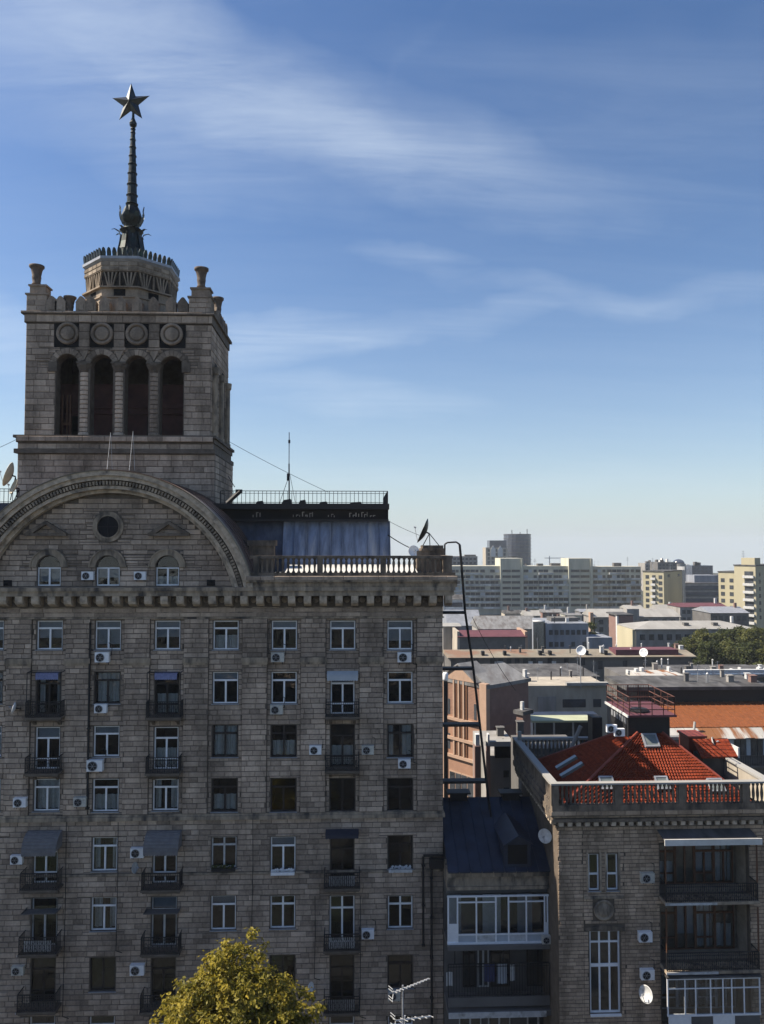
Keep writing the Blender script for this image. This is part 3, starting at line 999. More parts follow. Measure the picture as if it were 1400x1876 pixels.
for i in range(npan):
    a = xsp + (xm1 - xsp) * i / npan
    b = xsp + (xm1 - xsp) * (i + 1) / npan
    q = MB()
    j0, j1 = rng.uniform(-.03, .03), rng.uniform(-.05, .05)
    tl, tr_, bl_, br2 = (rng.uniform(-.14, .10) for _ in range(4))
    vs = [(a + .015, YM + bl_, zt), (b - .015, YM + br2, zt), (b - .015, YM + 1.5 + tr_, zm1 + .02), (a + .015, YM + 1.5 + tl, zm1 + .02)]
    vs += [(x_, y_ + .22, z_) for x_, y_, z_ in vs]
    mid = ((a + b) / 2, YM + .75 + rng.uniform(-.22, -.05), (zt + zm1) / 2)
    q.idx(vs + [mid], [(0, 1, 8), (1, 2, 8), (2, 3, 8), (3, 0, 8), (7, 6, 5, 4), (0, 4, 5, 1), (1, 5, 6, 2), (2, 6, 7, 3), (3, 7, 4, 0)])
    q.prism([(YM - .17, zt), (YM + 1.33, zm1 + .02), (YM + 1.5, zm1 + .02), (YM + .03, zt)], b - .025, b + .012, 'x')
    q.build('metal_sheet', m_blue, main)
body = MB()
body.prism([(YM + .4, zt + .001), (YM + 1.7, zm1), (YM + 9, zm1), (YM + 9, zt + .001)], xm0, xm1 - .1, 'x')
body.build('attic_body', m_blued, main)
zs0, zs1 = PZ(950, YM + .6, 560), PZ(922, YM + .6, 560)
xs1 = PX(712, YM + .5, 935)
sl = MB()
sl.box(xm0 - 1, xs1, YM + .9, YM + 9, zs0 - .02, zs1 - .42, 1)
sl.box(xm0 - 1, xs1 + .05, YM + .5, YM + 9.2, zs1 - .40, zs1 - .02, 0)
sl.box(xm0 - 1, xs1 + .02, YM + .75, YM + 9.1, zs0 - .17, zs0 - .021, 0)
sl.build('roof_slab', [m_iron, m_dark], main)
# faded scrawl on the dark fascia, unreadable strokes
sc = MB()
for (p0, p1) in ((463, 478), (537, 560), (562, 575), (601, 613), (640, 684)):
    xx = PX(p0, YM + .9, 942)
    xe = PX(p1, YM + .9, 942)
    while xx < xe:
        hgt = rng.uniform(.10, .34)
        zz = zs0 + .12 + rng.uniform(-.02, .04)
        sc.box(xx, xx + rng.uniform(.03, .07), YM + .888, YM + .899, zz, zz + hgt)
        if rng.random() < .5:
            sc.box(xx, xx + .16, YM + .886, YM + .898, zz + hgt - .05, zz + hgt)
        xx += rng.uniform(.16, .26)
sc.build('faded_lettering', m_greyw, main)
fr = MB()
xf0, xf1 = PX(405, YM + .8, 910), xs1 - .06
railing(fr, xf0, xf1, YM + .62, zs1 - .02, PZ(899, YM + .62, 560), step=.28, t=.016, diag=False)
nn = 14
for i in range(nn + 1):
    y = YM + .62 + 8 * i / nn
    fr.box(xf1 - .02, xf1 + .02, y - .02, y + .02, zs1 - .02, PZ(899, YM + .62, 560) - .05)
fr.box(xf1 - .022, xf1 + .022, YM + .62, YM + 8.6, PZ(899, YM + .62, 560) - .043, PZ(899, YM + .62, 560) - .003)
fr.build('roof_railing', m_iron, main)
# clutter on the deck behind the railing
cl = MB()
for (px, w, h) in ((517, .7, .35), (548, .5, .3), (470, .5, .22), (585, .6, .18), (640, .9, .16)):
    xx = PX(px, YM + 2, 915)
    cl.prism([(xx, zs1), (xx + w, zs1), (xx + w * .9, zs1 + h), (xx + w * .2, zs1 + h * .8)], YM + 1.5, YM + 2.3, 'y')
cl.build('roof_clutter', m_iron, main)
# left attic with its railing
xl1 = PX(40, YM, 900)
lf = MB()
lf.box(XL, xl1 + .5, YM + .5, YM + 9, zt, zs1 - .02)
lf.build('attic_body', m_blued, main)
fr = MB()
railing(fr, PX(-130, YM, 900), PX(24, YM, 900), YM + .62, zs1 - .018, PZ(895, YM + .62, 10), step=.28, t=.016, diag=False)
fr.build('roof_railing', m_iron, main)
# small chimney left of the mansard sheets and the pedestal at the right end
ch = MB()
xa, xb = PX(458, 51, 1000), PX(503, 51, 1000)
ch.box(xa, xb, 50.6, 51.6, zt, PZ(994, 51, 480))
ch.box(xa - .12, xb + .12, 50.5, 51.7, PZ(1000, 51, 480), PZ(991, 51, 480) + .04)
ch.build('chimney', m_shade_sooty, main)
ch = MB()
xa, xb = PX(762, 51, 1000), PX(811, 51, 1000)
zpd = PZ(999, 51, 790)
ch.box(xa, xb, 50.2, 52.0, zt, zpd - .35)
ch.box(xa + .3, xb + .02, 50.1, 52.1, zpd - .348, zpd - .2)
ch.box(xa + .4, xb - .04, 50.2, 52.0, zpd - .198, zpd)
ch.build('chimney', m_shade_sooty, main)

# ---- arched gable
YG = Y0 - .9
gx, gz = PX(195, YG, 1135), PZ(1135, YG, 195)
R1 = PX(470, YG, 1135) - gx
zl = ZTOP + .02
cut = zl - gz
Rin = R1 - 1.32
arc = MB()
arc.ring(gx, gz, R1 - .30, R1, 0, 0, YG - .25, YG + .6, 56, 0, cut)
arc.ring(gx, gz, R1 - .55, R1 - .302, 0, 0, YG - .10, YG + .6, 56, 0, cut)
arc.ring(gx, gz, R1 - .90, R1 - .552, 0, 0, YG + .25, YG + .9, 56, 1, cut)
arc.ring(gx, gz, R1 - 1.10, R1 - .902, 0, 0, YG + .10, YG + .9, 56, 0, cut)
arc.ring(gx, gz, Rin, R1 - 1.102, 0, 0, YG + .45, YG + .95, 56, 0, cut)
ga = arc.build('gable_arch', [m_trim_l, m_joint], main)
dn = MB()
for i in range(110):
    a = math.radians(14 + 152 * i / 109)
    c, s_ = math.cos(a), math.sin(a)
    for (r0, r1) in ((R1 - .86, R1 - .62),):
        w = .055
        p = [(gx + r * c - q * s_, gz + r * s_ + q * c) for r, q in ((r0, -w), (r1, -w * 1.2), (r1, w * 1.2), (r0, w))]
        dn.prism(p, YG - .02, YG + .249, 'y')
d_ = dn.build('gable_dentil', m_trim, ga); d_['kind'] = 'stuff'
fl = MB()
fl.ring(gx, gz, R1 + .002, R1 + .06, 0, 0, YG - .31, YG + .3, 56, 0, cut)
fl.build('gable_flashing', m_rustroof, ga)
# barrel roof running back to the tower
br = MB()
br.ring(gx, gz, R1 - .12, R1 + .03, 0, 0, YG + .605, 56.0, 56, 0, cut)
for k in range(1, 9):
    y = YG + .6 + k * 1.0
    br.ring(gx, gz, R1 + .031, R1 + .075, 0, 0, y, y + .035, 40, 0, cut)
br.build('barrel_roof', m_barrel, main)
# tympanum: band with three round-headed openings, plain segment above
tops = []
for px in (90, 198, 307):
    xc = PX(px, Y0, 1050)
    tops.append((xc - .71, xc + .71, zl + .06, PZ(1039, Y0, px)))
zband = zl + 2.25
xh = math.sqrt(Rin ** 2 - (zband - gz) ** 2) - .02
ty = MB()
arch_wall(ty, gx - xh, gx + xh, zl, zband, Y0, Y0 + .32, tops)
n = 40
a1 = math.asin((zband - gz) / (Rin + .05))
top = [(gx + (Rin + .05) * math.cos(a1 + (math.pi - 2 * a1) * i / n), gz + (Rin + .05) * math.sin(a1 + (math.pi - 2 * a1) * i / n)) for i in range(n + 1)]
ty.prism(top, Y0, Y0 + .32, 'y')
for s_ in (-1, 1):
    a0 = math.asin(cut / (Rin + .05))
    side = [(gx + s_ * xh, zl)] + [(gx + s_ * (Rin + .05) * math.cos(a0 + (a1 - a0) * i / 6), gz + (Rin + .05) * math.sin(a0 + (a1 - a0) * i / 6)) for i in range(7)] + [(gx + s_ * xh, zband)]
    ty.prism(side, Y0, Y0 + .32, 'y')
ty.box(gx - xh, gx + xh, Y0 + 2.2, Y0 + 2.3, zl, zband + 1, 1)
ty.build('gable_wall', [m_joint, m_dark], main)
ex = [(a - .03, b + .03, zl, d + .03) for a, b, c, d in tops]
for (a, b, c, d) in tops:
    r = (b - a) / 2
    xc = (a + b) / 2
    for k in range(5):
        zz0, zz1 = d + k * .2, d + (k + 1) * .2
        if zz0 - d < r + .42:
            w = math.sqrt(max(0.01, (r + .40) ** 2 - (zz0 - d) ** 2))
            ex.append((xc - w, xc + w, zz0, zz1))
xo, zo = PX(199, Y0, 965), PZ(965, Y0, 199)
for k in range(-4, 4):
    zz = zo + k * .24
    w = math.sqrt(max(.01, .92 ** 2 - (min(abs(zz), 9) if False else min(abs(zz - zo), abs(zz + .24 - zo))) ** 2))
    ex.append((xo - w, xo + w, zz, zz + .24))


def keep(p, q, c, d):
    zz = max(abs(d - gz), abs(c - gz))
    if zz >= Rin: return None
    w = math.sqrt(Rin ** 2 - zz ** 2)
    p, q = max(p, gx - w), min(q, gx + w)
    return (p, q) if q - p > .1 else None


stones(main, [(gx - Rin, gx + Rin, zl + .02, gz + Rin, Y0)], ex, 0.315, 0.6, 1.5, m_stone, m_stone1, 0, rng, name='gable_stone', keep=keep)
for (a, b, c, d), px in zip(tops, (90, 198, 307)):
    o = window(main, a, b, c, d - .02, Y0 - .02, 'V', m_white, ['blind', 'blind', 'half'][(px > 100) + (px > 250)], sill=False, rng=rng)
    xc, r = (a + b) / 2, (b - a) / 2
    lu = MB()
    lu.ring(xc, d, r - .05, r - .002, 0, math.pi, Y0 + .10, Y0 + .18, 16)
    o2 = lu.build('fanlight', m_brown, main)
    pn = MB()
    pn.prism([(xc + (r - .05) * math.cos(math.pi * i / 14), d + (r - .05) * math.sin(math.pi * i / 14)) for i in range(15)], Y0 + .13, Y0 + .145, 'y')
    pn.build('pane', g_win, o2)
    hd = MB()
    hd.ring(xc, d, r + .03, r + .40, 0, math.pi, Y0 - .14, Y0 - .003, 18)
    hd.ring(xc, d, r + .36, r + .44, 0, math.pi, Y0 - .20, Y0 - .004, 18)
    hd.build('arch_hood', m_trim, main)
rw = MB()
rw.ring(xo, zo, .70, .95, 0, 2 * math.pi, Y0 - .12, Y0 - .003, 32)
rw.ring(xo, zo, .66, .74, 0, 2 * math.pi, Y0 - .18, Y0 - .004, 32)
rwo = rw.build('round_window', m_trim, main)
q = MB().disc(xo, zo, .70, Y0 - .05, Y0 - .03, 28)
q.build('pane', m_bglass, rwo)
q = MB().box(xo - .02, xo + .02, Y0 - .08, Y0 - .055, zo - .66, zo + .66).box(xo - .66, xo - .021, Y0 - .08, Y0 - .055, zo - .02, zo + .02).box(xo + .021, xo + .66, Y0 - .08, Y0 - .055, zo - .02, zo + .02)
q.build('glazing_bar', m_iron, rwo)
for px in (87, 311):
    xc, z0, z1 = PX(px, Y0, 970), PZ(982, Y0, px), PZ(955, Y0, px)
    pd = MB()
    w = 1.26
    pd.prism([(xc - w, z0), (xc + w, z0), (xc + w, z0 + .17), (xc - w, z0 + .17)], Y0 - .34, Y0 - .03, 'y')
    for s_ in (-1, 1):
        p = [(xc + s_ * w, z0 + .172), (xc, z1 + .02), (xc, z1 - .20), (xc + s_ * w * .62, z0 + .172)]
        pd.prism(p if s_ < 0 else p[::-1], Y0 - .36, Y0 - .032, 'y')
    pd.build('blind_pediment', m_shade_sooty, main)
for px in (15, 387):
    xc = PX(px, Y0, 1064)
    MB().box(xc - .26, xc + .26, Y0 - .06, Y0 - .05, zl + .05, zl + .42).build('vent', m_dark, main)

# ---- balconies on the front
for (c, ys, h, w, d) in ((1, 1309, .95, 2.05, .75), (3, 1309, .95, 2.05, .75), (6, 1308, .92, 2.0, .75), (1, 1409, .95, 1.9, .85), (3, 1409, .95, 1.95, .85),
                         (6, 1405, .95, 2.0, .8), (1, 1618, 1.0, 2.15, .9), (3, 1618, 1.0, 2.25, .9), (6, 1616, .95, 2.1, .85), (1, 1733, 1.0, 2.15, .9),
                         (3, 1733, 1.0, 2.2, .9), (6, 1728, 1.0, 2.1, .85), (1, 1836, 1.0, 2.2, .9), (3, 1837, 1.0, 2.2, .9), (6, 1840, 1.0, 2.1, .85)):
    b = balcony(main, XC[c], PZ(ys, Y0, cols_px[c]), Y0 - .04, w, d, h, diag=True)
    zs = PZ(ys, Y0, cols_px[c])
    if (c, ys) in ((6, 1728), (6, 1840), (6, 1616), (1, 1733)):
        q = MB()
        n = 13
        for i in range(n):
            xa = XC[c] - w / 2 + .25 + (w - .5) * i / n
            q.box(xa, xa + (w - .5) / n - .03, Y0 - .04 - d + .05, Y0 - .04 - d + .07, zs + .12, zs + .75)
        q.build('balcony_screen', m_dwhite if ys in (1728, 1733) else m_zinc, b)
    if ys in (1733, 1836) and c == 1:
        MB().box(XC[c] - w / 2 - .1, XC[c] + w * .25, Y0 - .09 - d, Y0 - .04 - d + .02, zs - .12, zs - .03).build('snow_white_edge', m_dwhite, b)
# iron frames round the top of some balcony doors
for (c, yt) in ((1, 1228), (3, 1228)):
    zt_ = PZ(yt, Y0, cols_px[c]); zb_ = PZ(1309, Y0, cols_px[c])
    q = MB()
    for s_ in (-1, 1):
        q.box(XC[c] + s_ * 1.0 - .02, XC[c] + s_ * 1.0 + .02, Y0 - .78, Y0 - .74, zb_ + .9, zt_)
        q.box(XC[c] + s_ * 1.0 - .02, XC[c] + s_ * 1.0 + .02, Y0 - .74, Y0 - .04, zt_ - .04, zt_)
    q.box(XC[c] - .98, XC[c] + .98, Y0 - .78, Y0 - .74, zt_ - .04, zt_)
    q.build('awning_frame', m_iron, main)
# soot-black service recess and down pipes near the right corner
dp = MB()
for px, ya, yb in ((790, 1563, 1900), (165, 1140, 1480), (775, 1567, 1730)):
    xx = PX(px, Y0, 1600 if px > 700 else 1300)
    dp.tube((xx, Y0 - .2, PZ(ya, Y0, px)), (xx, Y0 - .2, PZ(yb, Y0, px)), .07, n=8)
    zz = PZ(yb, Y0, px)
    while zz < PZ(ya, Y0, px):
        dp.box(xx - .10, xx + .10, Y0 - .28, Y0 - .002, zz, zz + .06)
        zz += 2.4
dp.build('down_pipe', m_iron, main)
for px, ya, yb in ((493, 1138, 1196), (577, 1640, 1790), (660, 1640, 1860), (340, 1140, 1480), (120, 1500, 1860), (463, 1500, 1700), (690, 1225, 1480), (757, 1140, 1215), (757, 1330, 1395), (216, 1505, 1740)):
    x_ = PX(px, Y0, (ya + yb) / 2)
    zz0, zz1 = PZ(yb, Y0, px), PZ(ya, Y0, px)
    c_ = MB()
    c_.path([(x_, Y0 - .13, zz1), (x_ + .03, Y0 - .14, (zz0 * .4 + zz1 * .6)), (x_ - .02, Y0 - .13, zz0), (x_ + .35, Y0 - .13, zz0 - .12)], .022, 5)
    c_.build('cable', m_iron, main)
xx = PX(775, Y0, 1567)
MB().box(xx, PX(812, Y0, 1575), Y0 - .24, Y0 - .16, PZ(1567, Y0, 790), PZ(1563, Y0, 790)).box(PX(786, Y0, 1575), PX(812, Y0, 1575), Y0 - .5, Y0 - .06, PZ(1585, Y0, 790), PZ(1570, Y0, 790)).build('rain_hopper', m_iron, main)

# ------------------------------------------------------------------ tower
YT, YTB = 55.0, 62.4
TX = lambda px: PX(px, YT, 720)
TZ = lambda py: PZ(py, YT, 215)
tower = thing('stone_tower', 'square stone tower with arcade, urns and star-topped spire rising behind the arched gable', 'tower', ((TX(45) + TX(386)) / 2, 58.7, Z(1075)))
tw = MB()
x0, x1 = TX(46), TX(386)
bx0, bx1 = TX(38), TX(400) - .15
zdk = TZ(573)
aops = [(TX(a), TX(b), TZ(800), TZ(c)) for a, b, c in ((102, 144, 670), (165, 207, 671), (228, 272, 673), (292, 336, 674))]
tw.box(bx0, bx1, YT - .25, YTB + .3, zt - .5, TZ(832), 0)
arch_wall(tw, x0, x1, TZ(800), TZ(594), YT, YT + .9, aops)
tw.box(x0, x0 + .9, YT + .901, YTB, TZ(800), TZ(594))
tw.box(x1 - .9, x1, YT + .901, YTB, TZ(800), TZ(594))
tw.box(x0 + .901, x1 - .901, YTB - .8, YTB, TZ(800), TZ(594))
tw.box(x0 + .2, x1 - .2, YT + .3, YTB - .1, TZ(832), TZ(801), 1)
tw.box(x0 + .1, x1 - .1, YT + .05, YTB - .02, TZ(594) + .001, zdk - .02, 0)
tw.build('wall', [m_joint, m_dark], tower)
inn = MB()
yi = YT + 2.6
inn.box(x0 + .92, x1 - .92, yi, yi + .2, TZ(800), TZ(690))
inn.box(x0 + .92, x1 - .92, yi - .15, yi - .001, TZ(748), TZ(742))
inn.box(x0 + .92, x1 - .92, yi - .10, yi - .001, TZ(736), TZ(731))
inn.build('inner_wall', m_maroon, tower)
q = MB()
for px in (196, 262, 118):
    q.box(TX(px) - .35, TX(px) + .35, yi - .06, yi - .004, TZ(799), TZ(752))
q.build('inner_door', m_dark, tower)
q = MB()
for px in (103, 112, 118):
    q.box(TX(px) - .05, TX(px) + .05, YT + 1.2, YT + 1.3, TZ(799), TZ(718))
q.box(TX(103), TX(120), YT + 1.18, YT + 1.199, TZ(775), TZ(770))
q.build('timber_prop', m_wood, tower)
# masonry of the shaft and base
tr = random.Random(11)
hol = []
for (a, b, c, d) in aops:
    r = (b - a) / 2 + .42
    xc = (a + b) / 2
    hol.append((a - .05, b + .05, c, d))
    for k in range(6):
        z0_ = d + k * .22
        if z0_ - d < r:
            w = math.sqrt(r * r - (z0_ - d) ** 2)
            hol.append((xc - w, xc + w, z0_, z0_ + .22))
zmed = TZ(612)
sq = .98
for (a, b, c, d) in aops:
    xc = (a + b) / 2
    hol.append((xc - sq, xc + sq, TZ(637), TZ(593)))
for (p, q_) in ((143, 165), (207, 229), (271, 293)):
    hol.append((TX(p) - .02, TX(q_) + .02, TZ(800), TZ(655)))
stones(tower, [(x0, x1, TZ(800), TZ(594), YT), (bx0, bx1, zt - .4, TZ(833), YT - .25)], hol, 0.44, 0.7, 1.25, m_tst, m_tst1, 300, tr, gap=.04)
stones(tower, [(YT + .02, YTB, TZ(800), TZ(594), x1), (YT - .2, YTB + .25, zt - .4, TZ(833), bx1)],
       [(YT + 1.2, YT + 2.9, TZ(795), TZ(655)), (YT + 4.2, YT + 5.9, TZ(795), TZ(655))], 0.44, 0.7, 1.25, m_tst, m_tst1, 0, tr, gap=.04, plane='x', name='side_stone')
q = MB()
for ya in (YT + 1.3, YT + 4.3):
    pts = [(ya, TZ(795)), (ya + 1.5, TZ(795)), (ya + 1.5, TZ(672))] + [(ya + .75 + .75 * math.cos(math.pi * i / 8), TZ(672) + .75 * math.sin(math.pi * i / 8)) for i in range(1, 8)] + [(ya, TZ(672))]
    q.prism(pts, x1 + .002, x1 + .012, 'x')
q.build('side_opening', m_dark, tower)
q = MB()
for ya in (YT + .75, YT + 3.45, YT + 6.3):
    q.lathe([(.32, 0), (.32, .3), (.26, .35), (.25, TZ(682) - TZ(800)), (.34, TZ(680) - TZ(800)), (.38, TZ(668) - TZ(800))], (x1 + .12, ya, TZ(800)), 10)
q.build('side_column', m_trim, tower)
# string mouldings at the foot of the arcade
q = MB()
for (ya, yb, o) in ((832, 824, .50), (824, 812, .30), (812, 804, .40), (804, 799, .55)):
    q.box(x0 - o, x1 + o * .9, YT - o, YTB + o, TZ(ya) + .002, TZ(yb))
q.build('base_moulding', m_joint, tower)['label'] = 'sooty stepped moulding under the arcade'
for i, py in enumerate((806, 819)):
    stones(tower, [(x0 - .3, x1 + .3, TZ(py + 5), TZ(py - 5), YT - (.56, .31)[i])], [], .3, .9, 1.6, m_tst, m_tst1, 0, tr, name='moulding_block')
# columns between the arches, arch rings, medallions
col_prof = [(.40, 0), (.40, .25), (.34, .32)]
hc = TZ(682) - TZ(800)
nsg = 13
colm = MB()
for k in range(nsg):
    za, zb = .32 + (hc - .32) * k / nsg, .32 + (hc - .32) * (k + 1) / nsg
    colm.lathe([(.30, za + .02), (.335, za + .045), (.335, zb - .045), (.30, zb - .02)], n=12)
colm.lathe([(.42, 0), (.42, .2), (.35, .3)], n=12)
colm_me = colm.mesh('column', m_tst1, False)
capm = MB()
capm.lathe([(.34, 0), (.42, .12), (.40, .16), (.55, .42), (.58, .58)], n=8, rot=math.pi / 8)
capm.box(-.52, .52, -.45, .45, .581, .72)
cap_me = capm.mesh('capital', m_joint)
for p, q_ in ((143, 165), (207, 229), (271, 293)):
    xc = (TX(p) + TX(q_)) / 2
    o = link('column', colm_me, tower); o.location = (xc, YT + .18, TZ(800))
    c = link('capital', cap_me, o); c.matrix_parent_inverse = Matrix(); c.location = (0, 0, hc)
for px in (97, 341):
    MB().box(TX(px) - .3, TX(px) + .3, YT - .16, YT - .002, TZ(682), TZ(664)).build('impost', m_joint, tower)
for i, (a, b, c, d) in enumerate(aops):
    xc, r = (a + b) / 2, (b - a) / 2
    nv = 11
    for k in range(nv):
        a0, a1_ = math.pi * (k + .04) / nv, math.pi * (k + .96) / nv
        q = MB()
        q.ring(xc, d + .02, r + .01, r + .40, a0, a1_, YT - .09 - .02 * (k % 2), YT - .002, 3)
        q.build('voussoir', m_tdark, tower)
    q = MB()
    q.box(xc - sq, xc + sq, YT - .012, YT - .003, TZ(637), TZ(593))
    q.build('medallion_field', m_dark, tower)
    q = MB()
    q.lathe([(.80, 0), (.80, .14), (.74, .20), (.64, .20), (.58, .12), (.58, .01), (.50, .01), (.50, .10), (.44, .17), (.2, .20), (.02, .21)], n=28)
    q.v = [(xc + a_, YT - .013 - c_, zmed + b_) for a_, b_, c_ in q.v]
    q.build('medallion', m_tdark, tower)
for p, q_ in ((143, 165), (207, 229), (271, 293)):
    zz = [TZ(643), TZ(637), TZ(623), TZ(609), TZ(594)]
    for k in range(4):
        e_ = -.03 if k == 0 else .06
        q = MB().box(TX(p) + e_, TX(q_) - e_, YT - .17, YT - .002, zz[k] + .025, zz[k + 1] - .015)
        if k == 0:
            q.prism([((TX(p) + TX(q_)) / 2, TZ(662)), (TX(q_) - .1, TZ(643) - .004), (TX(p) + .1, TZ(643) - .004)], YT - .14, YT - .003, 'y')
        q.build('wall_strip_block', m_tdark, tower)
# top cornice
q = MB()
q.box(x0 - .10, x1 + .10, YT - .14, YTB + .1, TZ(593) + .002, TZ(578), 0)
q.box(x0 - .28, x1 + .26, YT - .32, YTB + .3, TZ(578) + .002, zdk, 0)
q.build('cornice', m_joint, tower)
stones(tower, [(x0 - .1, x1 + .1, TZ(592), TZ(578), YT - .14)], [], .55, .8, 1.3, m_tst, m_tst1, 0, tr, name='cornice_block')
stones(tower, [(x0 - .27, x1 + .25, TZ(577), zdk, YT - .32)], [], .3, .8, 1.3, m_tst, m_tst1, 0, tr, name='cornice_block')
# merlons along the front and the right side
mw = .40
mp = [(-mw, 0), (mw, 0), (mw, .55), (mw * 1.12, .58), (mw * .86, .72), (mw * .3, .96), (0, 1.0), (-mw * .3, .96), (-mw * .86, .72), (-mw * 1.12, .58), (-mw, .55)]
mer_me = MB().prism(mp, -.28, .28, 'y').prism([(-mw * .55, .1), (mw * .55, .1), (mw * .5, .6), (0, .82), (-mw * .5, .6)], -.33, -.281, 'y').mesh('merlon', m_tdark)
for px in (93, 109, 147, 165, 190, 220, 250, 280, 312, 334):
    o = link('merlon', mer_me, tower); o.location = (TX(px), YT + .1, zdk + .001); o.scale = (.9, 1, 1.14)
for k in range(6):
    o = link('merlon', mer_me, tower); o.location = (x1 - .15, YT + 1.6 + k * .85, zdk + .001); o.rotation_euler = (0, 0, math.pi / 2)


def urn(px, ybase, ytop, y, s=1.0, small=False):
    xc = PX(px, y, ybase)
    zb_, zt_ = PZ(ybase, y, px), PZ(ytop, y, px)
    h = zt_ - zb_
    q = MB().lathe([(.30 * s, 0), (.34 * s, .06 * h), (.27 * s, .12 * h), (.30 * s, .3 * h), (.33 * s, .42 * h), (.30 * s, .46 * h), (.38 * s, .75 * h), (.44 * s, .86 * h), (.52 * s, .90 * h), (.53 * s, h), (.40 * s, h)], (xc, y, zb_), 14)
    return q.build('urn', m_urn, tower, True)


m_urn = mat('terracotta_urn', (0.12, 0.092, 0.072), 0.9, sc=3, amt=0.45, bump=0.4)
urn(67, 523, 487, YT + .4); urn(369, 528, 492, YT + .4)
urn(128, 573, 544, YT + .1, .85); urn(399, 580, 546, YTB - .6, .92)
for (pa, pb, ya, yb, y) in ((47, 84, 573, 543, YT + .4), (345, 386, 573, 545, YT + .4)):
    xa, xb = TX(pa), TX(pb)
    q = MB()
    q.box(xa, xb, YT - .15, YT + 1.1, zdk + .001, TZ(yb))
    q.box(xa - .09, xb + .09, YT - .24, YT + 1.19, TZ(yb) + .001, TZ(yb - 3))
    q.box(xa + .15, xb - .15, YT, YT + .95, TZ(yb - 3) + .001, TZ(yb - 17))
    q.box(xa + .06, xb - .06, YT - .09, YT + 1.04, TZ(yb - 17) + .001, TZ(yb - 20))
    q.build('corner_pedestal', m_tdark, tower)
    stones(tower, [(xa + .01, xb - .01, zdk + .02, TZ(yb), YT - .15)], [], .38, .5, .9, m_tst, m_tst1, 0, tr, name='pedestal_block')
q = MB().box(PX(389, YTB, 590), PX(410, YTB, 590), YTB - 1.1, YTB, zdk, PZ(581, YTB - .6, 399))
q.build('corner_pedestal', m_tdark, tower)
# drum
YD = 58.8
DZ = lambda py: PZ(py, YD - 2.8, 243)
xd = PX(243, YD, 500)
RD = 80 / F * (YD - 2.4) / .924 * .985
oct_ = math.pi / 8
dr = MB()
dr.lathe([(RD, zdk - DZ(549)), (RD, 0), (RD * 1.03, .02), (RD * 1.03, DZ(546) - DZ(549)), (RD * .985, DZ(546) - DZ(549) + .01), (RD * .985, DZ(531) - DZ(549)), (RD * 1.05, DZ(531) - DZ(549) + .01),
          (RD * 1.05, DZ(528) - DZ(549)), (RD * .95, DZ(528) - DZ(549) + .01), (RD * .95, DZ(500) - DZ(549)), (RD, DZ(500) - DZ(549) + .01), (RD, DZ(482) - DZ(549))], (xd, YD, DZ(549)), 8, rot=oct_)
drum = dr.build('drum', m_drum, tower)
ap_ = math.cos(math.pi / 8)
fan, joints = MB(), MB()
dk = MB()
for k in range(8):
    a = -math.pi / 2 + k * math.pi / 4
    nx, ny = math.cos(a), math.sin(a)
    ux, uy = -ny, nx
    hw = RD * .95 * math.sin(math.pi / 8)
    d0 = RD * .95 * ap_
    def pt(u, w, d): return (xd + nx * d + ux * u, YD + ny * d + uy * u, w)
    za, zb = DZ(527), DZ(501)
    for (uc, dirs) in ((-hw * .55, (-1, -.35, .35, 1)), (hw * .55, (-1, -.35, .35, 1)), (0, (0,))):
        for t in dirs:
            u0, u1 = uc + t * .16, uc + t * .45
            w = .045
            vs = []
            for dd in (d0 + .001, d0 + .15):
                vs += [pt(u0 - w, za, dd), pt(u0 + w, za, dd), pt(u1 + w, zb, dd), pt(u1 - w, zb, dd)]
            fan.idx(vs, [(3, 2, 1, 0), (4, 5, 6, 7), (0, 1, 5, 4), (1, 2, 6, 5), (2, 3, 7, 6), (3, 0, 4, 7)])
    d1 = RD * .985 * ap_ + .004
    vs = [pt(-.42, DZ(546), d1), pt(.42, DZ(546), d1), pt(.42, DZ(531) - .06, d1), pt(-.42, DZ(531) - .06, d1)]
    d2 = d1 - .02
    vs2 = [pt(-.42, DZ(546), d2), pt(.42, DZ(546), d2), pt(.42, DZ(531) - .06, d2), pt(-.42, DZ(531) - .06, d2)]
    dk.idx(vs + vs2, [(0, 1, 2, 3), (7, 6, 5, 4), (0, 4, 5, 1), (1, 5, 6, 2), (2, 6, 7, 3), (3, 7, 4, 0)])
    # ashlar joints on the plain bands
    d3 = RD * ap_ + .006
    for (zq0, zq1) in ((DZ(499), DZ(492)), (DZ(491), DZ(483))):
        n = 4
        off = (k % 2) * .2
        for i in range(n):
            ua, ub = -RD * .41 + .04 + RD * .82 * i / n * .95, -RD * .41 + RD * .82 * (i + 1) / n * .95
            vs = [pt(ua, zq0 + .03, d3 - .005), pt(ub, zq0 + .03, d3 - .005), pt(ub, zq1 - .02, d3 - .005), pt(ua, zq1 - .02, d3 - .005)]
            vt = [pt(ua + .02, zq0 + .05, d3 + .03), pt(ub - .02, zq0 + .05, d3 + .03), pt(ub - .02, zq1 - .04, d3 + .03), pt(ua + .02, zq1 - .04, d3 + .03)]
            joints.idx(vs + vt, [(4, 5, 6, 7), (0, 1, 5, 4), (1, 2, 6, 5), (2, 3, 7, 6), (3, 0, 4, 7)], 0, tr.random())
fan.build('fluted_frieze', m_drum, drum)
dk.build('drum_window', m_dark, drum)
o = joints.build('drum_stone', m_drumb, drum, tone=True); o['kind'] = 'stuff'
MB().lathe([(RD * .953, 0), (RD * .953, DZ(500.5) - DZ(527.5))], (xd, YD, DZ(527.5)), 8, rot=oct_).build('frieze_ground', m_nearblack, drum)
rm = MB()
rm.lathe([(RD, 0), (RD * 1.035, .12), (RD * 1.05, .14), (RD * 1.05, .34), (RD * 1.0, .36)], (xd, YD, DZ(482) + .002), 8, rot=oct_)
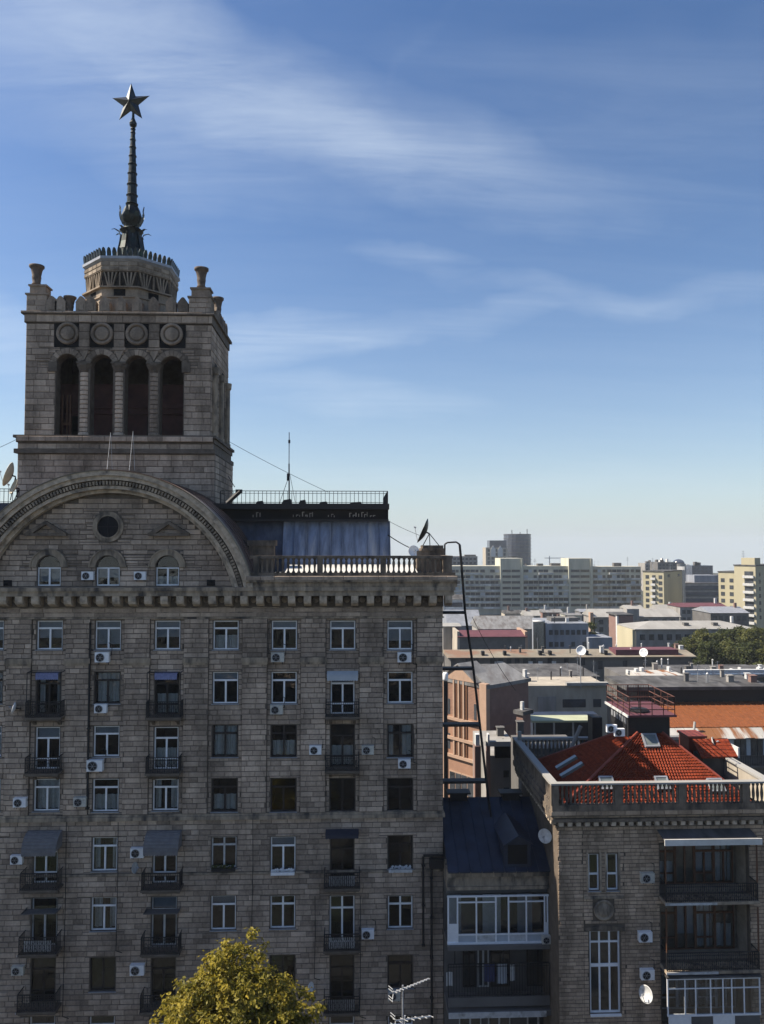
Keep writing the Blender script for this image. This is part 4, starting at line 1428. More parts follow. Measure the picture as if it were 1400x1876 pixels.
rm.build('drum_cornice', m_zinc, drum)
cr = MB()
zc = DZ(482) + .362
for k in range(8):
    a = -math.pi / 2 + k * math.pi / 4
    nx, ny = math.cos(a), math.sin(a)
    ux, uy = -ny, nx
    hw = RD * 1.03 * math.sin(math.pi / 8)
    d0 = RD * 1.01 * ap_
    for i in range(7):
        u = -hw + hw * 2 * (i + .5) / 7
        prof = [(-.13, 0), (.13, 0), (.15, .3), (.09, .55), (0, .62), (-.09, .55), (-.15, .3)]
        vs = []
        for dd, lean in ((d0 - .05, 0), (d0 + .05, .0)):
            vs += [(xd + nx * (dd + w * .15) + ux * (u + p), YD + ny * (dd + w * .15) + uy * (u + p), zc + w) for p, w in prof]
        n = 7
        cr.idx(vs, [tuple(range(n)), tuple(range(2 * n - 1, n - 1, -1))] + [((j + 1) % n, j, n + j, n + (j + 1) % n) for j in range(n)])
cr.build('crest', m_bronze, drum)
# spire
SZ = lambda py: PZ(py, YD, 242)
xs = PX(243, YD, 300)
sp0 = SZ(470)
spm = MB()
rr = lambda pxw: pxw / 2 / F * (YD - .8)
spm.lathe([(rr(56), SZ(475) - sp0), (rr(50), SZ(462) - sp0), (rr(44), SZ(455) - sp0), (rr(36), SZ(440) - sp0), (rr(34), SZ(428) - sp0), (rr(44), SZ(424) - sp0), (rr(38), SZ(421) - sp0),
           (rr(26), SZ(418) - sp0), (rr(34), SZ(408) - sp0), (rr(38), SZ(398) - sp0), (rr(30), SZ(386) - sp0), (rr(24), SZ(380) - sp0)], (xs, YD, sp0), 12)
spire = spm.build('spire', m_bronze, tower)
sh = MB()
prof = []
ring_y = [376, 360, 340, 320, 303, 288, 272, 258, 245]
for i, py in enumerate(ring_y):
    w = 19.5 + (8 - 19.5) * i / (len(ring_y) - 1)
    prof += [(rr(w), SZ(py) - sp0), (rr(w * 1.2), SZ(py - 1) - sp0), (rr(w * 1.2), SZ(py - 2) - sp0), (rr(w * .98), SZ(py - 4) - sp0)]
prof += [(rr(8), SZ(238) - sp0), (rr(10), SZ(237) - sp0), (rr(7), SZ(234) - sp0), (rr(13), SZ(230) - sp0), (rr(14), SZ(226) - sp0), (rr(9), SZ(221) - sp0), (rr(5), SZ(216) - sp0), (rr(4), SZ(200) - sp0)]
sh.lathe(prof, (xs, YD, sp0), 12)
sh.build('spire_shaft', m_bronze, spire)


def leaf_strip(mb, ang, r0, pts, w):
    """curling acanthus leaf: pts of (radius, z), half-width w tapering"""
    c, s_ = math.cos(ang), math.sin(ang)
    vs = []
    n = len(pts)
    for i, (r, z) in enumerate(pts):
        ww = w * (1 - (i / (n - 1)) ** 2 * .9)
        for q in (-1, 1):
            vs.append((xs + c * r - s_ * ww * q, YD + s_ * r + c * ww * q, z))
        vs.append((xs + c * (r - .07), YD + s_ * (r - .07), z))
    fs = []
    for i in range(n - 1):
        a, b = 3 * i, 3 * (i + 1)
        fs += [(a, a + 1, b + 1, b), (a + 1, a + 2, b + 2, b + 1), (a + 2, a, b, b + 2)]
    mb.idx(vs, fs)


for k in range(8):
    a = -math.pi / 2 + math.pi / 8 + k * math.pi / 4
    q = MB()
    leaf_strip(q, a, 0, [(rr(50), SZ(462)), (rr(44), SZ(448)), (rr(40), SZ(434)), (rr(46), SZ(427)), (rr(60), SZ(424)), (rr(72), SZ(426))], .22)
    q.build('spire_leaf', m_bronze, spire)
    q = MB()
    leaf_strip(q, a + .3, 0, [(rr(32), SZ(412)), (rr(42), SZ(402)), (rr(46), SZ(394)), (rr(44), SZ(388)), (rr(48), SZ(383 - 3 * (k % 2)))], .2)
    q.build('spire_leaf', m_bronze, spire)
    q = MB()
    q.tube((xs + rr(40) * math.cos(a), YD + rr(40) * math.sin(a), SZ(462)), (xs + rr(36) * math.cos(a), YD + rr(36) * math.sin(a), SZ(434)), .14, .10, 7)
    q.build('spire_leaf', m_steel, spire)
# star
stz = SZ(189)
Ro, Ri, th = 38 / F * YD, 15.5 / F * YD, .36
st = MB()
pts = []
for i in range(10):
    a = math.pi / 2 + i * math.pi / 5
    r = Ro if i % 2 == 0 else Ri
    pts.append((r * math.cos(a), 0, r * math.sin(a)))
rot = Matrix.Rotation(math.radians(-8), 3, 'Z')
ctr = Vector((PX(240, YD, 189), YD, stz))
for sgn in (-1, 1):
    c = Vector((0, sgn * th, 0))
    for i in range(10):
        tri = [Vector(pts[i]), Vector(pts[(i + 1) % 10]), c]
        if sgn < 0: tri = tri[::-1]
        st.face([ctr + rot @ p for p in tri])
star = st.build('star', m_steel, spire)
q = MB()
for i in range(0, 10, 1):
    a = Vector(pts[i]); c = Vector((0, -th, 0))
    q.tube(ctr + rot @ a, ctr + rot @ c, .012, .03, 5)
q.build('star_edge', m_bronze, star)

# ------------------------------------------------------------------ link building between the two blocks
YK = 46.2
KX0, KX1 = XR + .02, PX(1022, 44, 1560)
KZ = lambda py: PZ(py, YK, 915)
link_b = thing('link_building', 'low wing with dark navy roof and white glazed loggia between the two stone blocks', 'building', ((KX0 + KX1) / 2, YK, 0))
q = MB()
yr, zr, ze = 51.0, PZ(1460, 51.0, 910), KZ(1590)
q.box(KX0, KX1, YK + 1.6, 56, 0, ze - .3)
q.prism([(YK + 1.6, ze - .3), (56, ze - .3), (yr, zr - .12)], KX0, KX1, 'x')
q.build('wall', m_dkwall, link_b)
np_ = 9
for i in range(np_):
    a, b = KX0 + (KX1 - KX0) * i / np_, KX0 + (KX1 - KX0) * (i + 1) / np_
    s = MB()
    s.prism([(YK - .5, ze), (yr, zr), (yr, zr - .08), (YK - .5, ze - .08)], a + .02, b - .02, 'x')
    s.prism([(YK - .5, ze + .05), (yr, zr + .05), (yr, zr - .02), (YK - .5, ze - .02)], b - .02, b + .02, 'x')
    s.build('roof_sheet', m_navy, link_b)
q = MB()
q.prism([(yr + .02, zr), (56.4, ze - .2), (56.4, ze - .3), (yr + .02, zr - .1)], KX0, KX1, 'x')
q.build('roof_back', m_navy, link_b)
for px in (840, 935):
    xc = PX(px, yr, 1455)
    q = MB().box(xc - .55, xc + .55, yr - .3, yr + .3, zr - .3, PZ(1452, yr, px)).box(xc - .75, xc + .75, yr - .45, yr + .45, PZ(1452, yr, px) + .002, PZ(1449, yr, px))
    q.build('chimney', m_iron, link_b)
# small pointed dormer
yd = YK - .25
xa, xb = PX(921, yd, 1540), PX(975, yd, 1540)
xm = (xa + xb) / 2
zd0, zd1, zdp = PZ(1592, yd, 945), PZ(1546, yd, 945), PZ(1530, yd, 945)
q = MB()
q.prism([(xa + .1, zd0), (xb - .1, zd0), (xb - .1, zd1), (xm, zdp - .12), (xa + .1, zd1)], yd, yd + 3.4, 'y', 0)
dm = q.build('dormer', m_navy, link_b)
q = MB()
for s_ in (-1, 1):
    e = xa if s_ < 0 else xb
    p = [(e - s_ * -.0, zd1 - .06), (xm, zdp), (xm, zdp + .1), (e, zd1 + .05)]
    q.prism(p if s_ < 0 else p[::-1], yd - .35, yd + 3.6, 'y')
q.build('dormer_roof', m_navy, dm)
MB().box(xa + .3, xb - .3, yd - .03, yd - .004, zd0 + .3, zd1 - .05).build('dormer_vent', m_dark, dm)
# eave cornice, loggia storey with white glazing, open balcony below
q = MB()
q.box(KX0, KX1 - .01, YK - .25, YK + 1.62, KZ(1603), KZ(1593))
q.box(KX0, KX1 - .01, YK - .05, YK + 1.62, KZ(1622), KZ(1603) - .002)
q.box(KX0, KX1 - .01, YK - .15, YK + 1.62, KZ(1628), KZ(1622) - .002)
q.build('eave_cornice', m_trim, link_b)
q = MB().box(KX0, KX1 - .01, YK + .3, YK + 1.62, KZ(1640), KZ(1628) - .002)
q.build('loggia_lintel', m_dkwall, link_b)
gl = MB()
za, zb = KZ(1727), KZ(1639)
t = .09
gl.box(KX0, KX1 - .01, YK - .1, YK, zb - t, zb)
gl.box(KX0, KX1 - .01, YK - .16, YK + .04, za, za + .10)
zs_ = KZ(1710)
zt_ = KZ(1651)
xs_ = [KX0 + .06, PX(836, YK), PX(870, YK), PX(905, YK), PX(928, YK), PX(960, YK), PX(993, YK), KX1 - .1]
for x in xs_:
    gl.box(x - t / 2, x + t / 2, YK - .11, YK + .01, za + .101, zb - t - .001)
gl.box(xs_[1] + .05, xs_[-2] - .05, YK - .105, YK + .005, zs_ - .04, zs_ + .04)
for i in (1, 2, 4, 5):
    gl.box(xs_[i] + .046, xs_[i + 1] - .046, YK - .104, YK + .004, zt_ - .04, zt_ + .04)
lo = gl.build('loggia_glazing', m_white, link_b)
for i in range(len(xs_) - 1):
    ubox('pane', g_win, lo, xs_[i] + .046, xs_[i + 1] - .046, YK - .06, YK - .045, (zs_ + .04) if 0 < i < 6 else KZ(1690), zb - t)
    if i in (0, 6):
        ubox('panel', m_white, lo, xs_[i] + .046, xs_[i + 1] - .046, YK - .08, YK - .03, za + .1, KZ(1690) - .002)
    else:
        ubox('panel', m_blind if i % 2 else m_dwhite, lo, xs_[i] + .046, xs_[i + 1] - .046, YK - .075, YK - .035, za + .1, zs_ - .04)
ubox('loggia_floor', m_dkwall, link_b, KX0, KX1 - .01, YK - .3, YK + 1.6, za - .28, za - .002)
for (x0_, x1_, mm) in ((.1, .9, m_blind), (2.2, 3.3, m_curt), (4.3, 5.2, m_blind)):
    ubox('loggia_curtain', mm, lo, KX0 + x0_, KX0 + x1_, YK + .5, YK + .52, za + .3, zb - .2)
zr0, zr1 = KZ(1835), KZ(1760)
q = MB()
railing(q, KX0 + .02, KX1 - .05, YK - .25, zr0 + .45, zr1, step=.16, diag=False)
for px in (830, 917, 1016):
    x = PX(px, YK)
    q.box(x - .03, x + .03, YK - .26, YK - .2, zr1, za - .28)
q.build('balcony_railing', m_iron, link_b)
q = MB()
q.box(KX0 + .02, KX1 - .05, YK - .30, YK - .24, KZ(1838), zr0 + .44)
q.box(KX0, KX1 - .01, YK - .4, YK + 1.6, KZ(1855), KZ(1845))
q.build('balcony_front', m_dkwall, link_b)
ubox('balcony_edge', m_dwhite, link_b, KX0 + .02, KX1 - .3, YK - .46, YK - .402, KZ(1856), KZ(1846))
for (px0, px1, st, cc) in ((845, 868, 'X', m_brown), (872, 892, 'V', m_dwhite), (895, 930, 'D', m_brown), (960, 1000, 'V', m_brown)):
    h = [PX(px0, YK + 1.6), PX(px1, YK + 1.6), KZ(1835), KZ(1748)]
    window(link_b, h[0], h[1], h[2], h[3], YK + 1.40, st, cc, None, sill=False, rng=rng, name='loggia_door')
for px0, px1 in ((838, 878), (890, 930), (960, 1000)):
    window(link_b, PX(px0, YK + 1.6), PX(px1, YK + 1.6), KZ(1930), KZ(1868), YK + 1.40, 'T', m_dwhite, None, sill=False, rng=rng)
for (px0, px1, y0_, y1_, mm) in ((815, 826, 1777, 1802, m_linen), (884, 902, 1764, 1796, m_clothb), (906, 924, 1764, 1800, m_blind), (930, 938, 1766, 1795, m_linen)):
    c = drape(PX(px1, YK) - PX(px0, YK), KZ(y0_) - KZ(y1_), n=8, amp=.03, rng=rng).build('laundry', mm)
    c.location = (PX(px0, YK), YK - .12, KZ(y1_))
    tag(c, {815: 'white towel drying at the left end of the dark open balcony', 884: 'dark blue garment drying on the dark open balcony', 906: 'grey cloth drying beside the dark blue garment on the balcony',
            930: 'narrow white cloth drying right of the grey one on the balcony'}[px0], 'laundry', 'laundry on the dark balcony')

# ------------------------------------------------------------------ right-hand building with the red hipped roof
Y2 = 44.0
RX0, RX1 = PX(1022, Y2, 1560), PX(1408, Y2, 1560)
Z2 = lambda py: PZ(py, Y2, 1200)
YB2 = Y2 + 9.4
right = thing('corner_building', 'brown stone corner building with balustrade, red hipped tile roof and stacked loggias', 'building', ((RX0 + RX1) / 2, Y2, 0))
zt2 = Z2(1478)
rw_ = [(PX(a, Y2), PX(b, Y2), Z2(1630), Z2(1563)) for a, b in ((1074, 1093), (1107, 1127))]
arch = (PX(1074, Y2), PX(1129, Y2), Z2(1855), Z2(1703))
lg = (PX(1203, Y2), PX(1363, Y2))
logs = [(lg[0], lg[1], Z2(1640), Z2(1546)), (lg[0], lg[1], Z2(1764), Z2(1660)), (lg[0], lg[1], Z2(1876), Z2(1776))]
wb = MB()
hl = rw_ + [(arch[0], arch[1], arch[2], arch[3])] + logs
wall_holes(wb, RX0, RX1, 0, zt2, Y2, hl, reveal=.3, room=1.6, m=0, mr=1)
wb.face([(RX1, Y2, 0), (RX1, YB2, 0), (RX1, YB2, zt2), (RX1, Y2, zt2)])
wb.face([(RX0, Y2, 0), (RX0, Y2, zt2), (RX0, YB2, zt2), (RX0, YB2, 0)])
wb.face([(RX0, YB2, 0), (RX0, YB2, zt2), (RX1, YB2, zt2), (RX1, YB2, 0)])
wb.face([(RX0, Y2, zt2), (RX1, Y2, zt2), (RX1, YB2, zt2), (RX0, YB2, zt2)], 2)
m_recess = mat('loggia_plaster', (0.30, 0.245, 0.185), 0.9, amt=0.3)
m_rjoint = mat('brown_mortar', (0.115, 0.09, 0.068), 0.95, sc=2, amt=0.3)
wb.build('wall', [m_rjoint, m_recess, m_floor], right)
rr_ = random.Random(5)
xa1, xa2 = PX(1064, Y2), PX(1138, Y2)
hr = [(a - .05, b + .05, c - .05, d + .05) for a, b, c, d in rw_ + logs] + [(arch[0] - .06, arch[1] + .06, arch[2] - .05, arch[3] + .02)]
hr.append((arch[0] - .25, arch[1] + .25, arch[3], arch[3] + .36))
xmd, zmd = PX(1100, Y2), Z2(1665)
hr.append((xmd - .62, xmd + .62, zmd - .62, zmd + .62))
zdent = Z2(1513)
stones(right, [(RX0, xa1, Z2(1905), zdent, Y2), (xa1, xa2, Z2(1905), zdent, Y2 + .0), (xa2, RX1, Z2(1905), zdent, Y2)], hr, .21, .3, .62, m_rst, m_rst1, 300, rr_, name='brick', gap=.03, proud=.03)
for h in rw_:
    window(right, *h, Y2, 'H', m_white, None, True, rr_, transom=.56)
    for k in (0,):
        pass
q = MB()
for h in rw_:
    for s_ in (h[0] - .12, h[1] + .02):
        q.box(s_, s_ + .10, Y2 - .06, Y2 - .002, h[2] - .1, h[3] + .1)
q.box(rw_[0][0] - .3, rw_[1][1] + .3, Y2 - .10, Y2 - .002, rw_[0][2] - .42, rw_[0][2] - .28)
q.build('window_surround', m_trim, right)
q = MB()
q.lathe([(.58, 0), (.58, .09), (.50, .14), (.44, .07), (.40, .06), (.36, .10), (.2, .13), (.05, .13)], n=22)
q.v = [(xmd + a_, Y2 - .003 - c_, zmd + b_) for a_, b_, c_ in q.v]
q.build('medallion', m_trim, right, True)
# tall round-headed window: frame, bars, fan
aw = MB()
xc, r = (arch[0] + arch[1]) / 2, (arch[1] - arch[0]) / 2
yw = Y2 + .12
aw = MB()
for x in (arch[0] + .05, xc - r * .33, xc + r * .33, arch[1] - .05):
    aw.box(x - .05, x + .05, yw, yw + .08, arch[2], arch[3])
for z, hh in ((arch[2] + .05, .06), (Z2(1768), .09), (Z2(1725), .05), (arch[3] - .05, .05)):
    aw.box(arch[0] + .1, arch[1] - .1, yw - .005, yw + .07, z - hh, z + hh)
aw.box(arch[0], arch[1], Y2 - .10, Y2 + .1, arch[2] - .12, arch[2] - .002)
ao = aw.build('tall_window', m_white, right)
for a, b in ((arch[0] + .1, xc - r * .33 - .05), (xc - r * .33 + .05, xc + r * .33 - .05), (xc + r * .33 + .05, arch[1] - .1)):
    for c, d in ((arch[2] + .11, Z2(1768) - .09), (Z2(1768) + .09, Z2(1725) - .05), (Z2(1725) + .05, arch[3] - .1)):
        ubox('pane', g_win, ao, a, b, yw + .03, yw + .045, c, d)
q = MB()
q.prism([(arch[0] - .22, arch[3] + .01), (arch[1] + .22, arch[3] + .01), (arch[1] + .22, arch[3] + .17), (xc + .15, arch[3] + .32), (xc - .15, arch[3] + .32), (arch[0] - .22, arch[3] + .17)], Y2 - .09, Y2 - .002, 'y')
q.build('window_lintel', m_shade_sooty, right)
# loggias
for i, (a, b, c, d) in enumerate(logs):
    n = 4
    bk = MB()
    for k in range(n):
        xa, xb = a + .25 + (b - a - .5) * k / n, a + .25 + (b - a - .5) * (k + 1) / n
        window(right, xa, xb, c + .05, d - .25, Y2 + 1.15, ('D', 'V', 'D', 'T')[k], (m_wood, m_wood, m_dwhite)[i], ('half', None, 'blind', 'full')[(k + i) % 4], False, rr_, name='loggia_door')
    sl_ = MB()
    sl_.box(a - .10, b + .14, Y2 - .95, Y2 - .002, c - .16, c)
    so = sl_.build('balcony', m_trim, right)
    if i < 2:
        r_ = MB()
        railing(r_, a - .02, b + .05, Y2 - .88, c + .002, c + 1.0, step=.12)
        for x in (a - .02, b + .05):
            for k in range(1, 7):
                r_.box(x - .013, x + .013, Y2 - .88 + k * .13 - .013, Y2 - .88 + k * .13 + .013, c + .002, c + .96)
            r_.box(x - .02, x + .02, Y2 - .88, Y2 - .01, c + .955, c + .998)
        r_.build('railing', m_iron, so)
        q = MB()
        for x in (a - .02, b + .05):
            q.box(x - .035, x + .035, Y2 - .9, Y2 - .83, c + 1.0, d + .25)
        q.build('balcony_post', m_wood, so)
        ubox('snow_white_edge' if False else 'slab_edge', m_dwhite, so, a - .1, a + (b - a) * .55, Y2 - .99, Y2 - .952, c - .15, c - .03)
    else:
        zq = c + .98
        g = MB()
        g.box(a - .06, b + .08, Y2 - .92, Y2 - .84, d - .10, d)
        g.box(a - .06, b + .08, Y2 - .94, Y2 - .82, zq - .05, zq + .05)
        ps = [a - .02, a + .95, a + 1.55, a + 2.4, a + 3.1, a + 3.6, a + 4.3, b + .04]
        for x in ps:
            g.box(x - .035, x + .035, Y2 - .915, Y2 - .845, zq + .051, d - .101)
        g.box(a, b, Y2 - .91, Y2 - .85, d - .62, d - .56)
        go = g.build('balcony_glazing', m_white, so)
        for k in range(len(ps) - 1):
            ubox('pane', g_win, go, ps[k] + .036, ps[k + 1] - .036, Y2 - .885, Y2 - .872, zq + .05, d - .1)
        for k, (u0, u1, mm) in enumerate(((0, 1.28, m_white), (1.30, 2.5, m_dkwall), (2.52, 3.75, m_white), (3.77, b - a + .02, m_dkwall))):
            ubox('panel', mm, go, a + u0, a + u1, Y2 - .9, Y2 - .86, c + .06, zq - .06)
        ubox('roof_sheet', m_dgroof, so, a - .1, b + .15, Y2 - 1.0, Y2 - .01, d + .002, d + .08)
# cornice, dentils, parapet and balustrade, carried round the left side
q = MB()
q.box(RX0 - .18, RX1 + .2, Y2 - .18, YB2 + .1, Z2(1512), Z2(1509) - .002)
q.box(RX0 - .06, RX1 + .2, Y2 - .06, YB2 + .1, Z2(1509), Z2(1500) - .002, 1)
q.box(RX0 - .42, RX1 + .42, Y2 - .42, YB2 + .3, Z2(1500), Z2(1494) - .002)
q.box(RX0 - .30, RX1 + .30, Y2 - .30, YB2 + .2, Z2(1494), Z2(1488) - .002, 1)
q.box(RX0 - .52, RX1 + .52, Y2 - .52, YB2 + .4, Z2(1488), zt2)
q.build('cornice', [m_shade_sooty, m_rjoint], right)
stones(right, [(RX0 - .3, RX1 + .3, Z2(1494), Z2(1488), Y2 - .30), (RX0 - .52, RX1 + .52, Z2(1487), zt2, Y2 - .52)], [], .22, .5, .9, m_rst, m_rst1, 0, rr_, name='cornice_block')
den_me = MB().box(0, .26, -.30, 0, 0, Z2(1501) - Z2(1508)).mesh('dentil', m_trim_l)
x = RX0
while x < RX1 + .1:
    o = link('dentil', den_me, right); o.location = (x, Y2 - .062, Z2(1508))
    x += .50
y = Y2
while y < YB2:
    o = link('dentil', den_me, right); o.location = (RX0 - .062, y + .3, Z2(1508)); o.rotation_euler = (0, 0, -math.pi / 2)
    y += .50
YP = Y2 - .40
pz0, pz1 = PZ(1477, YP, 1200), PZ(1432, YP, 1200)
px0, px1 = RX0 - .36, RX1 + .10
q = MB()
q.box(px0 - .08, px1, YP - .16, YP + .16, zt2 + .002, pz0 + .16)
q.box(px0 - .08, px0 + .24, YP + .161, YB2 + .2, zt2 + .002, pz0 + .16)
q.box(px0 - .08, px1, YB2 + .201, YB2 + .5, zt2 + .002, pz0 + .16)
q.build('parapet_plinth', m_shade_sooty, right)
q = MB()
q.box(px0 - .14, px1, YP - .20, YP + .20, pz1 - .10, pz1)
q.box(px0 - .14, px0 + .30, YP + .201, YB2 + .2, pz1 - .142, pz1 - .002)
q.box(px0 - .14, px1, YB2 + .201, YB2 + .6, pz1 - .14, pz1)
q.build('parapet_coping', m_wroof, right)['label'] = 'white metal coping catching the sun'
ph_ = pz1 - .14 - pz0 - .16
bal2 = MB().lathe([(.10, 0), (.10, .06), (.05, .10), (.085, ph_ * .35), (.09, ph_ * .5), (.05, ph_ * .85), (.09, ph_ * .92), (.09, ph_)], n=8).mesh('baluster', m_shade_sooty, True)
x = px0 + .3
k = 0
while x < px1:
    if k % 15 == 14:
        MB().box(x - .2, x + .2, YP - .15, YP + .15, pz0 + .161, pz1 - .141).build('parapet_post', m_shade_sooty, right)
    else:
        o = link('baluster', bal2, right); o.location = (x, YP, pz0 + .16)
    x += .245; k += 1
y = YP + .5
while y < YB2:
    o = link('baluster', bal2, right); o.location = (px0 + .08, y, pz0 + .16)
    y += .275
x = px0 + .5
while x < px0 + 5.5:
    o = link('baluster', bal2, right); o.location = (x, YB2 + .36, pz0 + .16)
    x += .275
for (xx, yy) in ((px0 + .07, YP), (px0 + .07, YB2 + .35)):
    MB().box(xx - .2, xx + .2, yy - .19, yy + .19, pz0 + .161, pz1 - .141).build('parapet_post', m_shade_sooty, right)
# right side parapet, solid yellowish
q = MB()
q.box(px1 - .35, px1, YP + .21, YB2 - 1.0, zt2 + .002, pz1 - .145)
q.build('side_parapet', m_beige, right)
MB().box(px1 - .42, px1 + .06, YP + .21, YB2 - 1.0, pz1 - .144, pz1 - .002).build('parapet_coping', m_wroof, right)
# carved consoles on the lit left edge
for yy in (Y2 + .6, Y2 + 3.2, YB2 - .4):
    MB().prism([(RX0 - .02, Z2(1512)), (RX0 - .42, Z2(1503)), (RX0 - .46, Z2(1500)), (RX0 - .02, Z2(1500))], yy, yy + .35, 'y').build('console', m_trim_l, right)

# red tiled hip roof
rb = zt2 + .05
ax0, ax1, aY = PX(1166, 48.0, 1345), PX(1211, 48.0, 1345), 48.0
az_ = PZ(1342, 48.0, 1190)
bx0_, bx1_ = px0 + .9, px1 - .9
by0, by1 = Y2 + .35, YB2 - .6


def tile_face(A, B, C, D, nu, nv, name):
    """corrugated tile courses over the quad A-B (eave) D-C (ridge); vertices A,B,C,D counter-clockwise from outside"""
    A, B, C, D = map(Vector, (A, B, C, D))
    nrm = (B - A).cross(D - A).normalized()
    vs, fs = [], []
    sub = 4
    NU = nu * sub
    rows = []
    for j in range(nv + 1):
        for half in ((0, 1) if 0 < j < nv else (0,) if j == nv else (1,)):
            # half 0: top edge of the course below (low); half 1: lower lip of this course (raised)
            v = j / nv
            L, R = A.lerp(D, v), B.lerp(C, v)
            row = []
            W = (R - L).length
            W0 = (B - A).length
            lift = .055 if half else 0.0
            for i in range(NU + 1):
                u = i / NU
                # keep the corrugation at constant width along the eave direction
                p = L.lerp(R, u)
                s = (p - A).dot((B - A).normalized())
                wv = .045 * math.cos(2 * math.pi * s / (W0 / nu))
                row.append(p + nrm * (lift + wv))
            rows.append(row)
    for row in rows:
        vs += row
    n = NU + 1
    for j in range(len(rows) - 1):
        for i in range(NU):
            fs.append((j * n + i, j * n + i + 1, (j + 1) * n + i + 1, (j + 1) * n + i))
    mb = MB()
    mb.idx(vs, fs)
    o = mb.build(name, m_red, right)
    o['kind'] = 'stuff'
    return o


ay0, ay1 = aY - .2, aY + 1.0
A_, B_c = (bx0_, by0, rb), (bx1_, by0, rb)
C_, D_ = (bx1_, by1, rb), (bx0_, by1, rb)
T0, T1, T2, T3 = (ax0, ay0, az_), (ax1, ay0, az_), (ax1, ay1, az_), (ax0, ay1, az_)
tile_face(A_, B_c, T1, T0, 62, 24, 'roof_tile')
tile_face(D_, A_, T0, T3, 44, 22, 'roof_tile')
tile_face(B_c, C_, T2, T1, 44, 22, 'roof_tile')
tile_face(C_, D_, T3, T2, 50, 22, 'roof_tile')
for a, b in ((A_, T0), (B_c, T1), (C_, T2), (D_, T3)):
    MB().tube((a[0], a[1], a[2] + .06), (b[0], b[1], b[2] + .06), .085, n=8).build('hip_ridge', m_redcap, right)


def on_front(px, py):
    """point on the front roof slope behind a pixel"""
    d = ray(px, py)
    o = Vector((0, 0, H))
    n = (Vector(B_c) - Vector(A_)).cross(Vector(T0) - Vector(A_)).normalized()
    k = (Vector(A_) - o).dot(n) / d.dot(n)
    return o + d * k


def skylight(pa, pb, nrm_face, name='skylight'):
    """window lying on the front slope between two pixels (upper left, lower right)"""
    p, q_ = on_front(*pa), on_front(*pb)
    n = (Vector(B_c) - Vector(A_)).cross(Vector(T0) - Vector(A_)).normalized()
    up_ = Vector((0, (Vector(T0) - Vector(A_)).y, az_ - rb)).normalized()
    w, h = q_.x - p.x, (p - q_).dot(up_)
    base = Vector((p.x, q_.y, q_.z))
    def bx(mb, u0, u1, v0, v1, d0, d1):
        vs = []
        for d in (d0, d1):
            for u, v in ((u0, v0), (u1, v0), (u1, v1), (u0, v1)):
                vs.append(base + Vector((u, 0, 0)) + up_ * v + n * d)
        mb.idx(vs, [(3, 2, 1, 0), (4, 5, 6, 7), (0, 1, 5, 4), (1, 2, 6, 5), (2, 3, 7, 6), (3, 0, 4, 7)])
    f = MB()
    bx(f, 0, .09, 0, h, 0, .17); bx(f, w - .09, w, 0, h, 0, .17); bx(f, .09, w - .09, 0, .1, 0, .17); bx(f, .09, w - .09, h - .1, h, 0, .17)
    o = f.build(name, m_zinc, right)
    g = MB()
    bx(g, .09, w - .09, .1, h - .1, .08, .13)
    g.build('pane', m_skyl, o)


m_skyl = mat('skylight_glass', (0.16, 0.18, 0.17), 0.15, amt=0.2, spec=0.6)
skylight((1174, 1346), (1209, 1370), None)
skylight((1197, 1424), (1229, 1448), None)
skylight((1293, 1428), (1330, 1452), None)
skylight((1095, 1424), (1128, 1448), None)
# skylights / flashing strips on the shaded left slope
nl = (Vector(A_) - Vector(D_)).cross(Vector(T0) - Vector(D_)).normalized()
for (t, v, ln) in ((.42, .16, 1.5), (.62, .14, 1.6)):
    p = Vector(D_).lerp(Vector(A_), t).lerp(Vector(T3).lerp(Vector(T0), t), v)
    upv = (Vector(T0) - Vector(A_)); upv = Vector((upv.x, 0, upv.z)).normalized()
    q = MB()
    vs = []
    for d in (.05, .22):
        for u, w in ((0, 0), (.42, 0), (.42, ln), (0, ln)):
            vs.append(p + Vector((0, u, 0)) + upv * w + nl * d)
    q.idx(vs, [(0, 1, 2, 3), (7, 6, 5, 4), (1, 0, 4, 5), (2, 1, 5, 6), (3, 2, 6, 7), (0, 3, 7, 4)])
    q.build('skylight', m_skyl, right)
# roof-top lookout deck on a dark housing
dk0, dk1 = PX(1146, aY, 1310), PX(1229, aY, 1310)
dz = PZ(1310, aY - .6, 1190)
bxx0, bxx1 = PX(1150, aY, 1330), PX(1226, aY, 1330)
q = MB()
q.box(bxx0, bxx1, aY - .1, aY + 3.2, rb + .5, dz - .13)
hs_ = q.build('roof_housing', m_iron, right)
for k in range(6):
    MB().box(bxx0 - .025, bxx0 - .003, aY + .2 + k * .5, aY + .5 + k * .5, dz - .75, dz - .3).build('louvre', m_zinc, hs_)
q = MB()
q.box(dk0 - .05, dk1 + .1, aY - .7, aY + 3.7, dz - .12, dz)
dko = q.build('lookout_deck', m_wine, right)
ubox('deck_edge', m_dwhite, dko, dk0 - .12, dk0 - .052, aY - .7, aY + 3.7, dz - .14, dz + .01)
r_ = MB()
yy0, yy1, xx0, xx1 = aY - .62, aY + 3.6, dk0 + .03, dk1
h_ = PZ(1277, yy0, 1190) - dz
for (a, b) in (((xx0, yy0), (xx1, yy0)), ((xx0, yy1), (xx1, yy1)), ((xx0, yy0), (xx0, yy1)), ((xx1, yy0), (xx1, yy1))):
    for zz in (h_, h_ * .62, h_ * .3):
        r_.tube((a[0], a[1], dz + zz), (b[0], b[1], dz + zz), .03, n=6)
    for k in range(5):
        f_ = k / 4
        r_.tube((a[0] + (b[0] - a[0]) * f_, a[1] + (b[1] - a[1]) * f_, dz), (a[0] + (b[0] - a[0]) * f_, a[1] + (b[1] - a[1]) * f_, dz + h_), .028, n=6)
